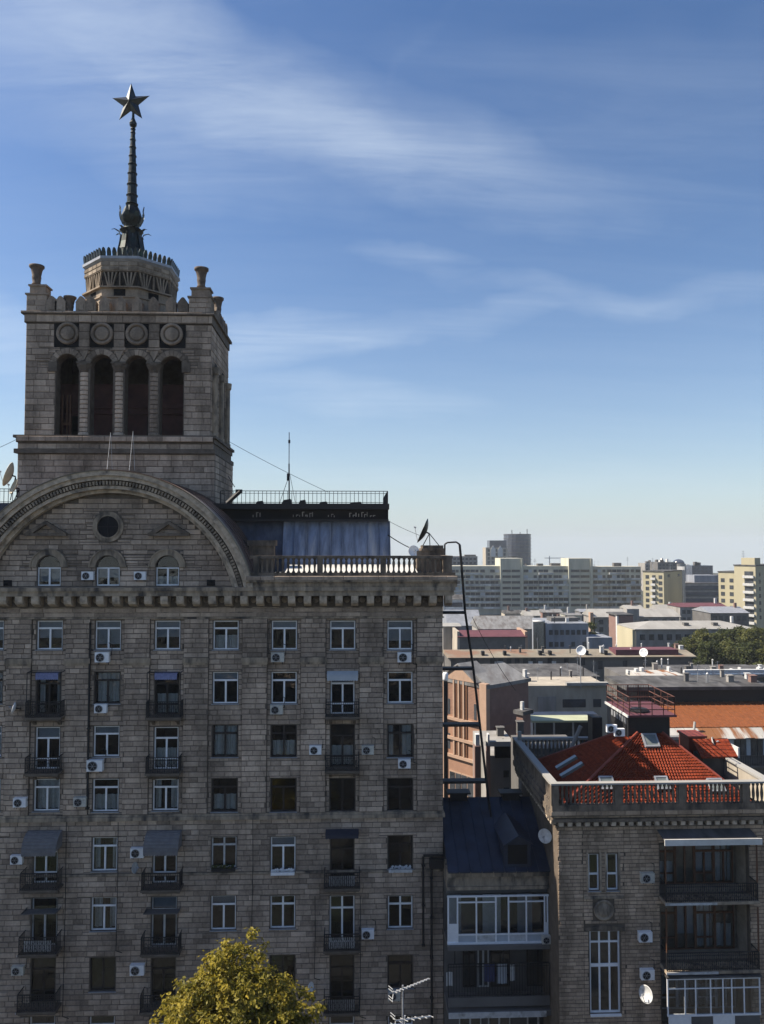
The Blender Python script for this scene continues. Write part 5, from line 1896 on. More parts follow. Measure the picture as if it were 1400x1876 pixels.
for k in range(26):
    x = xx0 + (xx1 - xx0) * k / 25
    r_.tube((x, yy1, dz), (x, yy1, dz + h_), .014, n=4)
r_.build('deck_railing', mat('rusty_iron', (0.10, 0.045, 0.035), 0.8, sc=3, amt=0.4), dko)
hat = MB()
xt, yt_ = PX(1172, aY + .4, 1300), aY + .5
hat.lathe([(.62, 0), (.62, .10), (.50, .18), (.25, .20)], (xt, yt_, dz + .002), 14)
hat.tube((xt, yt_, dz + .2), (xt, yt_, dz + .75), .04, n=6)
hat.build('roof_hatch', m_iron, dko)
# dormer with its own tile cap on the right slope
xa, xb, yq = PX(1288, 48.6, 1390), PX(1341, 48.6, 1390), 48.6
q = MB()
q.box(xa, xb, yq, yq + 2.2, rb, PZ(1386, yq, 1310))
do = q.build('side_dormer', m_dgroof, right)
zz0, zz1 = PZ(1386, yq, 1310), PZ(1371, yq, 1310)
q = MB()
for k in range(5):
    for j in range(9):
        xk = xa - .25 + (xb - xa + .5) * j / 9
        f0, f1 = k / 5, (k + 1) / 5
        q.prism([(yq - .3 + 1.3 * f0, zz0 + .05 + (zz1 - zz0 + .3) * f0 + .03), (yq - .3 + 1.3 * f1, zz0 + .05 + (zz1 - zz0 + .3) * f1), (yq - .3 + 1.3 * f1, zz0 + (zz1 - zz0 + .3) * f1 - .05), (yq - .3 + 1.3 * f0, zz0 - .03 + (zz1 - zz0 + .3) * f0)],
                xk + .01, xk + (xb - xa + .5) / 9 - .01, 'x')
o = q.build('dormer_tile', m_red, do); o['kind'] = 'stuff'
ubox('verge', m_dwhite, do, xb + .26, xb + .36, yq - .3, yq + 1.4, zz0 - .02, zz1 + .1)
q = MB()
xa, xb = PX(1262, 50, 1365), PX(1292, 50, 1365)
q.box(xa, xb, 50, 51.5, rb + .5, PZ(1352, 50, 1275))
q.box(xa - .1, xb + .1, 49.9, 51.6, PZ(1352, 50, 1275) + .002, PZ(1348, 50, 1275))
q.build('chimney', m_redcap, right)
# dark chimney on the left slope behind the deck
q = MB()
xa, xb = PX(1082, 51, 1330), PX(1100, 51, 1330)
q.box(xa, xb, 50.6, 51.6, rb + .3, PZ(1312, 51, 1090))
q.build('chimney', m_iron, right)
q = MB()
for (pa, pb) in (((1046, 1358), (1064, 1330)), ((952, 1356), (952, 1340))):
    y = YB2 - .2
    a, b = P(*pa, y), P(*pb, y)
    q.tube((a[0], y, a[1] - .5), (b[0], y, b[1]), .14, n=8)
q.build('vent_pipe', m_wroof, right)

# ------------------------------------------------------------------ middle distance and far buildings
def facade_windows(root, x0, x1, y, z0, z1, nx, nz, ww, wh, m=None, rngx=None, skip=0.0, frame=None, plane='y', sgn=-1):
    """grid of windows on a wall; each a recessed-looking frame box with its pane as a sub-part"""
    m = m or m_fwin
    for j in range(nz):
        for i in range(nx):
            if rngx and rngx.random() < skip: continue
            xc = x0 + (x1 - x0) * (i + .5) / nx
            zc = z0 + (z1 - z0) * (j + .5) / nz
            if plane == 'y':
                if frame:
                    f = ubox('window', frame, root, xc - ww / 2 - .1, xc + ww / 2 + .1, y - .07, y + .05, zc - wh / 2 - .1, zc + wh / 2 + .1)
                ubox('window_pane' if frame else 'window', m, root, xc - ww / 2, xc + ww / 2, y - .09, y + .05, zc - wh / 2, zc + wh / 2)
            else:
                ubox('window', m, root, y - .05, y + .05, xc - ww / 2, xc + ww / 2, zc - wh / 2, zc + wh / 2)


def boxb(root, name, m, px0, px1, ytop, Y, depth, zbase=0.0, ztop=None):
    x0, x1 = PX(px0, Y, ytop), PX(px1, Y, ytop)
    z1 = PZ(ytop, Y, (px0 + px1) / 2) if ztop is None else ztop
    MB().box(x0, x1, Y, Y + depth, zbase, z1).build(name, m, root)
    return x0, x1, z1


def bldg(name, label, cat, px0, px1, ytop, Y, group=None):
    return thing(name, label, cat, ((PX(px0, Y, ytop) + PX(px1, Y, ytop)) / 2, Y, 0), group)


br_ = random.Random(21)


def at0(px, py, Y):
    x, z = P(px, py, Y)
    return (x, Y, z)


# --- long slab block far off
S = bldg('slab_block', 'very long grey nine storey slab block with balcony bands and taller stair towers', 'building', 832, 1175, 1030, 400)
YS = 400.0
secs = [(815, 917, 1037, 400.0, 0), (917, 958, 1023, 398.5, 1), (958, 1042, 1037, 400.0, 0), (1042, 1085, 1023, 398.5, 1), (1085, 1174, 1038, 400.0, 0)]
for (a, b, yt, Y, tw_) in secs:
    x0, x1, z1 = boxb(S, 'stair_tower' if tw_ else 'wall', m_slab if tw_ else m_slab, a, b, yt, Y, 14 + (400 - Y), 0)
    zt_ = PZ(1037, YS, 1000)
    n = 9
    for j in range(n):
        zc = zt_ - 2.6 - j * 2.98
        if zc < 4: break
        if not tw_:
            nw = max(6, int((x1 - x0) / 2.5))
            for i in range(nw):
                xa = x0 + .3 + (x1 - x0 - .6) * i / nw
                if br_.random() < .05: continue
                ubox('window', m_fwin if br_.random() < .88 else m_blind, S, xa + .1, xa + (x1 - x0 - .6) / nw - br_.choice((.15, .15, .9)), Y - .12, Y + .1, zc - .72, zc + .75)
            for i in range(3):
                xa, xb = x0 + (x1 - x0) * i / 3 + .15, x0 + (x1 - x0) * (i + 1) / 3 - .15
                if j > 0 or i == 1:
                    ubox('balcony_panel', m_slabp, S, xa, xb, Y - 1.2, Y - .15, zc - 1.85, zc - .85)
        else:
            for i in range(2):
                xa = x0 + .8 + (x1 - x0 - 2.2) * i / 2
                ubox('window', m_fwin, S, xa + .2, xa + (x1 - x0 - 2.2) / 2 - .2, Y - .12, Y + .1, zc - .55, zc + .75)
        if tw_ and j == 0:
            ubox('tower_fin', m_slab, S, x1 - .9, x1 + .1, Y - .6, Y + 3, 0, z1 - .3)
q = MB()
for px, w, h in ((945, 2, 2), (1010, 5, 1.2), (1125, 4, 1.4), (985, 3, 1)):
    x = PX(px, 404, 1030)
    zq = PZ(1036, 404, px)
    q.box(x, x + w, 404, 407, zq - .6, zq + h)
q.build('roof_unit', m_dkwall, S)
# neighbour left of the slab
Nb = bldg('distant_block', 'small grey flat roofed block peeping over the slab block beside the ladder', 'building', 832, 875, 1018, 520)
x0, x1, z1 = boxb(Nb, 'wall', m_greyw, 828, 875, 1019, 520, 15)
facade_windows(Nb, x0 + .5, x1 - .5, 520, z1 - 6, z1 - .5, 6, 2, 1.7, 1.4)
boxb(Nb, 'roof_unit', m_dkwall, 852, 872, 1017, 524, 5, zbase=z1 - .2, ztop=z1 + 1.0)
# --- the two high-rise towers behind the slab
T = bldg('glass_tower', 'dark rounded glass high-rise tower on the skyline', 'tower', 928, 978, 976, 760)
xc, rr2 = PX(953, 760, 980), (PX(978, 760, 980) - PX(928, 760, 980)) / 2
zt_ = PZ(978, 760, 953)
m = MB(); m.lathe([(rr2, 0), (rr2, zt_)], (xc, 760 + rr2, 0), 20); m.build('wall', m_twr, T)
for j in range(13):
    m = MB(); z = zt_ - 1 - j * 3.6
    m.lathe([(rr2 + .35, 0), (rr2 + .35, .5)], (xc, 760 + rr2, z), 20)
    m.build('floor_band', m_dgroof, T)
m = MB()
for px, h in ((940, 4), (968, 5), (955, 2)):
    x = PX(px, 765, 976)
    m.box(x - .3, x + .3, 770, 770.6, zt_, zt_ + h)
m.build('antenna', m_iron, T)
T2_ = bldg('unfinished_tower', 'pale stepped tower block with dark top storeys beside the glass tower', 'tower', 889, 930, 992, 740)
x0, x1, z1 = boxb(T2_, 'wall', m_beige, 890, 930, 1003, 740, 18)
facade_windows(T2_, x0 + 1, x1 - 1, 740, z1 - 24, z1 - 1, 5, 6, 2.2, 2.6, rngx=br_, skip=.15)
x0b, x1b, z1b = boxb(T2_, 'top_storey', m_twr, 897, 928, 990, 742, 14, zbase=z1)
m = MB()
for px in (899, 912):
    xa, xb = PX(px, 739.6, 1010), PX(px + 9, 739.6, 1010)
    m.prism([(xa, z1 - 9), (xb, z1 - 9), (xb, z1 - 2), ((xa + xb) / 2, z1 + 2), (xa, z1 - 2)], 739.2, 739.9, 'y')
m.build('bay', m_dwhite, T2_)
C = bldg('tower_crane', 'thin tower crane far away on the skyline', 'crane', 1000, 1020, 1022, 900)
x = PX(1007, 900, 1022)
z0_, z1_ = 0, PZ(1023, 900, 1007)
MB().box(x - .5, x + .5, 900, 901, 0, z1_ + 3).build('mast', m_zinc, C)
MB().box(x - 6, x + 18, 900.1, 900.9, z1_, z1_ + .8).build('jib', m_zinc, C)
# --- buildings turned 45 degrees: lit left faces, shaded right faces
def turned(name, label, pxc, pxl, pxr, ytop, Y, wall_l, wall_r=None, phi=45, cat='building', zroof=None, roofm=None):
    ph = math.radians(phi)
    xc, zt = P(pxc, ytop, Y)
    def solve(px, dirv):
        lo, hi = 0.1, 120.0
        for _ in range(40):
            m = (lo + hi) / 2
            p = proj((xc + dirv[0] * m, Y + dirv[1] * m, zt))[0]
            if (p < px) == (dirv[0] > 0): lo = m
            else: hi = m
        return lo
    b = solve(pxr, (math.cos(ph), math.sin(ph)))
    a = solve(pxl, (-math.sin(ph), math.cos(ph)))
    t = thing(name, label, cat, (xc, Y, 0), local=True, rz=ph)
    MB().box(0, b, 0, a, 0, zt).build('wall', wall_l, t)
    MB().box(-.25, b + .25, -.25, a + .25, zt + .001, zt + .45).build('roof', roofm or m_dgroof, t)
    return t, a, b, zt


def side_windows(t, a, z0, z1, ny, nz, w, h, mm=None, y0=0.0):
    for j in range(nz):
        for i in range(ny):
            yc, zc = y0 + (a - y0) * (i + .5) / ny, z0 + (z1 - z0) * (j + .5) / nz
            ubox('window', mm or m_fwin, t, -.08, .05, yc - w / 2, yc + w / 2, zc - h / 2, zc + h / 2)


def front_windows(t, b, z0, z1, nx, nz, w, h, mm=None, x0=0.0):
    for j in range(nz):
        for i in range(nx):
            xc, zc = x0 + (b - x0) * (i + .5) / nx, z0 + (z1 - z0) * (j + .5) / nz
            ubox('window', mm or m_fwin, t, xc - w / 2, xc + w / 2, -.08, .05, zc - h / 2, zc + h / 2)


Yt, a, b, zt = turned('yellow_block', 'sunlit yellow apartment block standing right of the long slab block', 1216, 1178, 1252, 1048, 340, m_yellow)
side_windows(Yt, a * .95, zt - 17, zt - 1, 3, 6, 1.6, 1.6)
for j in range(6):
    ubox('balcony_panel', m_dwhite, Yt, -1.0, -.02, a * .38, a * .60, zt - 17 + j * 2.67, zt - 16 + j * 2.67)
front_windows(Yt, b, zt - 3.2, zt - .6, 2, 1, 2.2, 1.3)
ubox('stair_strip', m_dwhite, Yt, b - 1.6, b - .9, -.4, -.02, 0, zt + 2.0)
ubox('stair_strip', m_dwhite, Yt, b + .3, b + .9, -.4, 3, 0, zt + 2.0)
Y3, a, b, zt = turned('yellow_block', 'sunlit yellow block with a dark shaded wing at mid right', 1348, 1316, 1372, 1049, 330, m_yellow, phi=40)
side_windows(Y3, a, zt - 17, zt - 2, 2, 5, 1.7, 1.7)
front_windows(Y3, b, zt - 17, zt - 2, 2, 5, 1.5, 1.6)
Y4, a, b, zt = turned('yellow_block', 'tallest pale yellow block with loggia stacks at the right edge', 1384, 1345, 1440, 1037, 300, m_yellow, phi=35)
side_windows(Y4, a * .62, zt - 23, zt - 1.5, 1, 7, 3.6, 1.7)
for j in range(7):
    ubox('balcony_panel', m_dwhite, Y4, -.9, -.02, a * .06, a * .56, zt - 23.3 + j * 3.07, zt - 22.3 + j * 3.07)
ubox('lift_house', m_yellow, Y4, .5, 5, .5, 6, zt + .45, zt + 3.2)
front_windows(Y4, b, zt - 22, zt - 2, 4, 7, 1.4, 1.5)
# dark office block between the yellow ones
O = bldg('office_block', 'dark banded office block with pale roof box between two yellow blocks', 'building', 1250, 1320, 1055, 380)
x0, x1, z1 = boxb(O, 'wall', m_dkwall, 1240, 1325, 1068, 380, 20)
for j in range(6):
    ubox('window_band', m_twr, O, x0 + .5, x1 - .5, 379.8, 380.05, z1 - 3.2 - j * 3.1, z1 - 1.6 - j * 3.1)
    ubox('floor_band', m_greyw, O, x0 + .3, x1 - .3, 379.6, 380.06, z1 - 1.45 - j * 3.1, z1 - .7 - j * 3.1)
boxb(O, 'roof_box', m_bluew, 1272, 1316, 1054, 384, 10, zbase=z1)
for (name, lab, p0, p1, yt, Y, mm) in (('distant_block', 'pale block with roof plant rising behind the yellow block', 1182, 1212, 1032, 600, m_greyw), ('distant_block', 'dark block with dishes rising behind the yellow block', 1205, 1240, 1030, 560, m_dkwall),
                                       ('distant_block', 'glass topped dark block far behind the office block', 1268, 1306, 1036, 620, m_twr), ('distant_block', 'low grey block on the skyline left of the tallest yellow block', 1240, 1272, 1040, 640, m_greyw)):
    t = bldg(name, lab, 'building', p0, p1, yt, Y, None)
    x0, x1, z1 = boxb(t, 'wall', mm, p0, p1, yt, Y, 15)
    facade_windows(t, x0 + .5, x1 - .5, Y, z1 - 9, z1 - .6, 5, 3, 1.6, 1.5)
    m = MB()
    for k in range(5):
        xx = x0 + (x1 - x0) * br_.uniform(.05, .85)
        m.box(xx, xx + br_.uniform(.4, 3), Y + 3, Y + 6, z1, z1 + br_.uniform(.8, 3.2))
    m.build('roof_unit', br_.choice((m_greyw, m_dwhite, m_dkwall)), t)
Dm = bldg('domed_block', 'round block with a low glass dome on the skyline', 'building', 1236, 1262, 1025, 600)
xc = PX(1249, 600, 1030)
m = MB(); m.lathe([(5.4, 0), (5.4, PZ(1033, 600, 1249))], (xc, 606, 0), 18); m.build('wall', m_greyw, Dm)
m = MB(); m.lathe([(4.6, 0), (4.4, 1.2), (3.4, 2.6), (1.6, 3.4), (.2, 3.7)], (xc, 606, PZ(1033, 600, 1249)), 18); m.build('dome', m_twr, Dm, True)

# --- low white-roofed school-like buildings and neighbours
def gabled(name, label, px0, px1, yeave, yridge, Y, depth, wallm, roofm, cat='building', hip=0.0, win=None, over=.5, group=None, zbase=0.0):
    t = bldg(name, label, cat, px0, px1, yeave, Y, group)
    x0, x1 = PX(px0, Y, yeave), PX(px1, Y, yeave)
    ze_ = PZ(yeave, Y, (px0 + px1) / 2)
    zr_ = PZ(yridge, Y + depth / 2, (px0 + px1) / 2)
    MB().box(x0, x1, Y, Y + depth, zbase, ze_).build('wall', wallm, t)
    q = MB()
    a, b = x0 - over, x1 + over
    y0_, y1_, ym = Y - over, Y + depth + over, Y + depth / 2
    r0, r1 = x0 + hip - over * (hip == 0), x1 - hip + over * (hip == 0)
    q.face([(a, y0_, ze_), (b, y0_, ze_), (r1, ym, zr_), (r0, ym, zr_)])
    q.face([(b, y1_, ze_), (a, y1_, ze_), (r0, ym, zr_), (r1, ym, zr_)])
    q.face([(a, y1_, ze_), (a, y0_, ze_), (r0, ym, zr_)])
    q.face([(b, y0_, ze_), (b, y1_, ze_), (r1, ym, zr_)])
    q.box(a, b, y0_, y1_, ze_ - .18, ze_ - .01)
    q.build('roof', roofm, t)
    if win:
        nx, nz, w, h, zlo = win
        facade_windows(t, x0 + .6, x1 - .6, Y, zlo, ze_ - .5, nx, nz, w, h, rngx=br_, skip=.04)
    return t, x0, x1, ze_, zr_


SCH, x0, x1, ze_, zr_ = gabled('school_building', 'pale two storey building with long white hipped roof behind the trees', 1165, 1385, 1152, 1137, 215, 14, m_greyw, m_wroof, hip=7, win=(13, 3, 1.5, 1.6, 1.0))
ubox('end_wall', m_yellow, SCH, x0 - .9, x0 - .002, 215.2, 228, 0, ze_ - .25)
for px in (1253, 1306):
    xx = PX(px, 219, 1143)
    MB().box(xx - .7, xx + .7, 217.2, 218.6, ze_ + .3, ze_ + 1.5).build('dormer', m_dkwall, SCH)
ubox('chimney', m_dwhite, SCH, PX(1340, 221, 1137), PX(1344, 221, 1137), 221, 221.8, zr_ - .5, zr_ + 1.3)
WH, x0, x1, ze_, zr_ = gabled('white_roof_building', 'grey hall with streaked white sheet roof below the yellow block', 1090, 1245, 1130, 1115, 262, 13, m_greyw, m_wroof, win=(9, 2, 1.4, 1.6, 6))
ubox('brick_chimney_stack', m_brickp, WH, x0 - 1.6, x0 - .5, 262, 264, 0, ze_ + 1.5)
MB().box(PX(1146, 260, 1120), PX(1168, 260, 1120), 258.5, 262.4, ze_ - 1, ze_ + 3).build('dormer', m_greyw, WH)
GA = bldg('narrow_gable_house', 'narrow house end with a bright white edge below the white roofed hall', 'building', 1130, 1160, 1128, 235)
x0, x1, z1 = boxb(GA, 'wall', m_bricks, 1133, 1160, 1128, 235, 9)
ubox('white_edge', m_dwhite, GA, x0 - .5, x0 - .002, 234.8, 236, 0, z1 + .3)
boxb(GA, 'roof', m_dgroof, 1130, 1162, 1126, 234.6, 10, zbase=z1 + .001, ztop=z1 + .4)
facade_windows(GA, x0 + .4, x1 - .2, 235, 2, z1 - 1, 2, 3, 1.0, 1.4)
# blue-grey building with a round stair drum
BL = bldg('bluegrey_building', 'blue-grey flat building with a pale round stair drum at its corner', 'building', 980, 1095, 1142, 205)
x0, x1, z1 = boxb(BL, 'wall', m_bluew, 1000, 1078, 1142, 205, 16)
facade_windows(BL, x0 + .6, x1 - .4, 205, z1 - 7.2, z1 - .8, 7, 2, 1.0, 1.3, rngx=br_, skip=.2)
xc = PX(990, 205, 1160)
m = MB(); m.lathe([(1.55, 0), (1.55, PZ(1140, 205, 990)), (1.7, PZ(1140, 205, 990) + .01), (1.7, PZ(1138, 205, 990))], (xc, 206.5, 0), 18); m.build('stair_drum', m_dwhite, BL, True)
x0b, x1b, z1b = boxb(BL, 'annex', m_bluew, 1078, 1122, 1168, 203, 14)
boxb(BL, 'roof_unit', m_dkwall, 1010, 1060, 1140, 210, 5, zbase=z1 - .1, ztop=z1 + 1.0)
# grey gabled sheds and the wine-red roof
gabled('grey_shed', 'wide grey gabled shed roof in front of the long slab block', 880, 985, 1152, 1128, 228, 16, m_greyw, m_groof)
gabled('bluegrey_shed', 'bluish grey gabled shed beside the ladder', 822, 880, 1146, 1117, 250, 14, m_bluew, m_bluew)
WR, x0, x1, ze_, zr_ = gabled('wine_roof_house', 'low dark house with a wine red roof strip', 842, 962, 1166, 1154, 195, 10, m_dkwall, m_wine, win=None)
ubox('end_gable', m_beige, WR, x0 - .6, x0 - .002, 195, 205, 0, zr_ + .2)
ubox('end_gable', m_brickp, WR, x1 + .002, x1 + .7, 195, 205, 0, zr_ + .1)
gabled('low_white_hall', 'low pale hall with white roof edge beside the stone block', 812, 842, 1147, 1142, 205, 8, m_greyw, m_wroof)
# long dark building with rust-patched roof
LR, x0, x1, ze_, zr_ = gabled('long_dark_building', 'long low dark building with rust patched pale roof strip', 826, 1268, 1203, 1189, 160, 11, m_dkwall, m_rustroof, over=.7)
ubox('wine_roof_section', m_wine, LR, PX(1130, 160, 1200), PX(1245, 160, 1200), 160.5, 165, ze_ + .2, ze_ + 1.3)
for i, px in enumerate((972, 990, 1015, 910, 918, 1100, 1145, 1200)):
    xx = PX(px, 160, 1215)
    ubox('window', m_dwhite if i < 5 else m_fwin, LR, xx - .45, xx + .45, 159.9, 160.05, ze_ - 2.6, ze_ - .9)
for px in (885, 925, 990, 1008, 1075, 1110):
    xx = PX(px, 161, 1198)
    MB().box(xx - .3, xx + .3, 160.6, 161.8, ze_ + .1, ze_ + 1.1).build('chimney', m_iron, LR)
# grey rendered building behind the brick one
GR = bldg('beige_courtyard_wall', 'wide windowless beige rendered building behind the brick house', 'building', 960, 1110, 1255, 118)
x0, x1, z1 = boxb(GR, 'wall', m_beige, 935, 1112, 1256, 118, 18)
boxb(GR, 'roof', m_dgroof, 905, 1100, 1240, 126, 14, zbase=z1 + .001, ztop=PZ(1244, 126, 1000))
ubox('window', m_fwin, GR, PX(994, 118), PX(1006, 118), 117.9, 118.05, PZ(1302, 118), PZ(1284, 118))
ubox('door_panel', m_greyw, GR, PX(984, 118), PX(1018, 118), 117.86, 117.99, PZ(1314, 118), PZ(1280, 118))
ubox('roof_edge', m_wroof, GR, PX(1036, 118), PX(1112, 118), 117.4, 118.4, z1 + .05, z1 + .5)
CN = bldg('canopy', 'long pale green canopy roof in front of the beige wall', 'canopy', 985, 1085, 1318, 98)
za, zb = PZ(1320, 98, 1030), PZ(1310, 102, 1030)
MB().prism([(98, za), (102, zb), (102, zb - .15), (98, za - .25)], PX(975, 98, 1318), PX(1092, 98, 1318), 'x').build('roof', m_lime, CN)
for px in (980, 1015, 1050, 1085):
    x = PX(px, 98.3, 1320)
    MB().box(x - .1, x + .1, 98.2, 98.4, 0, za - .1).build('post', m_zinc, CN)
MB().box(PX(975, 103, 1330), PX(1100, 103, 1330), 102.5, 106, 0, zb - .4).build('back_wall', m_navy, CN)
# far edge of the roofscape: rusted strip and dark shed ridge at right
RS = bldg('dark_hall', 'dark hall with skylight strip and rusted roof patches behind the orange roof', 'building', 1160, 1400, 1236, 125)
x0, x1, z1 = boxb(RS, 'wall', m_dkwall, 1158, 1440, 1246, 125, 14)
ubox('rusted_roof', m_rust, RS, PX(1170, 125, 1240), PX(1256, 125, 1240), 125.2, 131, z1 + .002, z1 + .75)
ubox('roof', m_dgroof, RS, PX(1257, 125, 1240), PX(1440, 125, 1240), 124.6, 138, z1 + .002, z1 + .5)
ubox('white_edge', m_dwhite, RS, PX(1150, 124), PX(1256, 124), 124.4, 124.9, z1 - .6, z1 - .1)
for k in range(7):
    xx = PX(1262, 126) + k * 2.1
    ubox('skylight', m_twr, RS, xx, xx + 1.7, 124.8, 126.5, z1 + .502, z1 + .95)
ubox('ridge_edge', m_dwhite, RS, PX(1256, 127), PX(1440, 127), 127.5, 128.3, z1 + .502, z1 + 1.25)
m = MB()
for k in range(12):
    xx = br_.uniform(x0, x1); w = br_.uniform(.15, .6)
    m.box(xx, xx + w, 129, 130, z1 + .5, z1 + .5 + br_.uniform(.4, 1.1))
m.build('roof_unit', m_dwhite, RS)
# orange sheet roof building
OB = bldg('orange_roof_building', 'long building with bright orange sheet roof, rusty white eave and dark balconies', 'building', 1226, 1440, 1300, 84)
xo0, xo1 = PX(1222, 84, 1300), PX(1470, 84, 1300)
q = MB()
zA, zB_, zC = PZ(1332, 84, 1300), PZ(1286, 90, 1300), PZ(1284, 90, 1300)
m = MB()
q.prism([(84, zA), (90.5, zB_), (90.5, zB_ - .2), (84, zA - .2)], xo0, xo1, 'x')
q.build('roof', m_orange, OB)
for k in range(22):
    xx = xo0 + .3 + k * .7
    y0_, y1_ = 84.0, 90.4
    MB().prism([(y0_, zA + .06), (y1_, zB_ + .06), (y1_, zB_ - .01), (y0_, zA - .01)], xx, xx + .05, 'x').build('roof_seam', m_orange, OB)
MB().box(xo0 - 1, xo1, 90.3, 97, 0, PZ(1262, 90.3, 1300)).build('eave_shade_wall', m_iron, OB)  # near-black colour carries the shade below the eave
MB().box(xo0 - 2.5, xo1, 89.6, 97.5, PZ(1262, 90.3, 1300) + .002, PZ(1256, 90.3, 1300)).build('upper_eave', m_dgroof, OB)
npl = 15
for k in range(npl):
    xa = xo0 - .2 + (xo1 - xo0) * k / npl
    xb = xo0 - .2 + (xo1 - xo0) * (k + 1) / npl
    j = br_.uniform(-.06, .06)
    MB().prism([(82.4, PZ(1353, 82.4, 1300) + j), (84.05, zA - .05), (84.05, zA - .12), (82.4, PZ(1353, 82.4, 1300) - .08 + j)], xa + .02, xb - .02, 'x').build('eave_sheet', m_rust, OB)
MB().box(xo0, xo1, 83.0, 90.29, 0, zA - .9).build('wall', m_dkwall, OB)
for k in range(12):
    xx = PX(1332, 83) + k * .62
    window_h = PZ(1362, 83), PZ(1392, 83)
    ubox('window', m_fwin if k % 3 else m_blind, OB, xx + .06, xx + .5, 82.9, 83.05, window_h[1], window_h[0])
q = MB()
railing(q, PX(1325, 82.2), PX(1470, 82.2), 82.2, PZ(1412, 82.2), PZ(1394, 82.2), step=.25, t=.02, diag=False)
q.build('balcony_railing', m_iron, OB)
ubox('balcony', m_dkwall, OB, PX(1325, 82.2), PX(1470, 82.2), 82.1, 83, PZ(1416, 82.2), PZ(1412, 82.2))
MB().tube((PX(1268, 83.3), 83.3, PZ(1352, 83.3)), (PX(1271, 83.6), 83.6, PZ(1330, 83.3)), .14, n=8).build('vent_pipe', m_wroof, OB)
# low pale-roofed buildings just behind the red roof
LW = bldg('low_grey_house', 'low grey house with sunlit white parapet left of the red roof', 'building', 890, 950, 1362, 66)
x0, x1, z1 = boxb(LW, 'wall', m_greyw, 896, 962, 1385, 66, 9)
for k, (pa, pb) in enumerate(((921, 931), (939, 949), (921, 931), (939, 949))):
    ya, yb = ((1416, 1428), (1448, 1462))[k // 2]
    ubox('window', m_fwin, LW, PX(pa, 66), PX(pb, 66), 65.92, 66.05, PZ(yb, 66), PZ(ya, 66))
MB().box(PX(890, 65.6), PX(948, 65.6), 65.5, 66.4, PZ(1371, 65.6), PZ(1362, 65.6)).build('parapet', m_wroof, LW)
MB().box(PX(906, 65.9), PX(950, 65.9), 65.8, 66.3, z1 - .1, PZ(1371, 65.6) - .002).build('eave', m_dark, LW)
for px, w in ((873, 9), (893, 4)):
    ubox('chimney', m_bricks, LW, PX(px - w * .6, 65.8), PX(px + w * .6, 65.8), 65.3, 66.2, PZ(1470, 65.8), PZ(1368, 65.8))
    ubox('chimney_cap', m_dwhite, LW, PX(px - w * .4, 65.8), PX(px + w * .4, 65.8), 65.4, 66.0, PZ(1368, 65.8) + .002, PZ(1347, 65.8))
# white-posted terrace behind the red roof
TR = bldg('white_terrace', 'narrow terrace with a row of stubby white posts behind the red roof', 'terrace', 960, 1060, 1350, 60)
x0, x1 = PX(955, 60, 1362), PX(1062, 60, 1362)
z0_, z1_ = PZ(1369, 60, 1000), PZ(1356, 60, 1000)
MB().box(x0, x1, 59.6, 64, 0, z0_ - .02).build('wall', m_dkwall, TR)
MB().box(x0, x1, 59.5, 60.1, z1_, z1_ + .16).build('rail', m_wroof, TR)
pm = MB().lathe([(.17, 0), (.13, .15), (.17, (z1_ - z0_) * .5), (.12, (z1_ - z0_) * .85), (.17, z1_ - z0_)], n=8).mesh('post', m_white, True)
for i in range(13):
    o = link('post', pm, TR); o.location = (x0 + .2 + (x1 - x0 - .4) * i / 12, 59.8, z0_)

# --- orange brick house with gable, turned so that its front catches the sun
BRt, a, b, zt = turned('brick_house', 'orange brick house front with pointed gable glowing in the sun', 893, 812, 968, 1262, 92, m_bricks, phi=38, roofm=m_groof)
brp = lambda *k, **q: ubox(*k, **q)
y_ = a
ubox('sun_tinted_front', m_brick, BRt, -.12, -.002, 0, a, 0, zt)  # thin skin on the lit face, its sunlight painted into the brick
MB().prism([(a * .22, zt + .46), (a * .98, zt + .46), (a * .72, zt + 1.9), (a * .60, zt + 2.3), (a * .48, zt + 1.9)], -.3, .4, 'x').build('gable', m_brickp, BRt)
MB().prism([(a * .18, zt + .40), (a * .60, zt + 2.36), (a * 1.02, zt + .40), (a * 1.02, zt + .58), (a * .60, zt + 2.56), (a * .18, zt + .58)], -.5, 3.0, 'x').build('gable_roof', m_groof, BRt)
ubox('corner_pier', m_brickp, BRt, -.45, .2, -.2, .9, 0, zt + .6)
ubox('corner_pier', m_brickp, BRt, -.45, .2, a - .7, a, 0, zt + .3)
for z in (zt - 4.6, zt - 7.0, zt - 9.2):
    ubox('string_course', m_brickp, BRt, -.42, -.122, .9, a - .7, z, z + .35)
for (z0_, z1_) in ((zt - 4.2, zt + .4), (zt - 8.8, zt - 4.9)):
    for k in range(6):
        yy = a * .42 + k * .42
        ubox('flute', m_wood if k % 2 == 0 else m_brickp, BRt, -.22 - .1 * (k % 2), -.122, yy, yy + .26, z0_, z1_)
for z0_, w in ((zt - 4.0, .4), (zt - 8.3, .5)):
    for yy in (a * .22, a * .82):
        ubox('slit_window', m_fwin, BRt, -.16, -.122, yy, yy + w, z0_, z0_ + 1.9)
for j in range(3):
    for k in range(4):
        yy = a * .30 + k * a * .135
        zz = zt - 13.4 - j * 3.4
        f = ubox('window', m_brickp, BRt, -.2, -.122, yy - .12, yy + 1.0, zz - .12, zz + 2.5)
        ubox('window_pane', m_fwin, BRt, -.24, -.122, yy, yy + .88, zz, zz + 2.35)
for j in range(22):
    ubox('brick_course', m_bricks, BRt, -.14, -.122, .95, a - .75, zt - 3.9 + j * .18, zt - 3.9 + j * .18 + .05)
for j in range(3):
    ubox('dark_band', m_bricks, BRt, .3, b + .05, -.12, -.002, zt - 5 - j * 4.5, zt - 4.7 - j * 4.5)
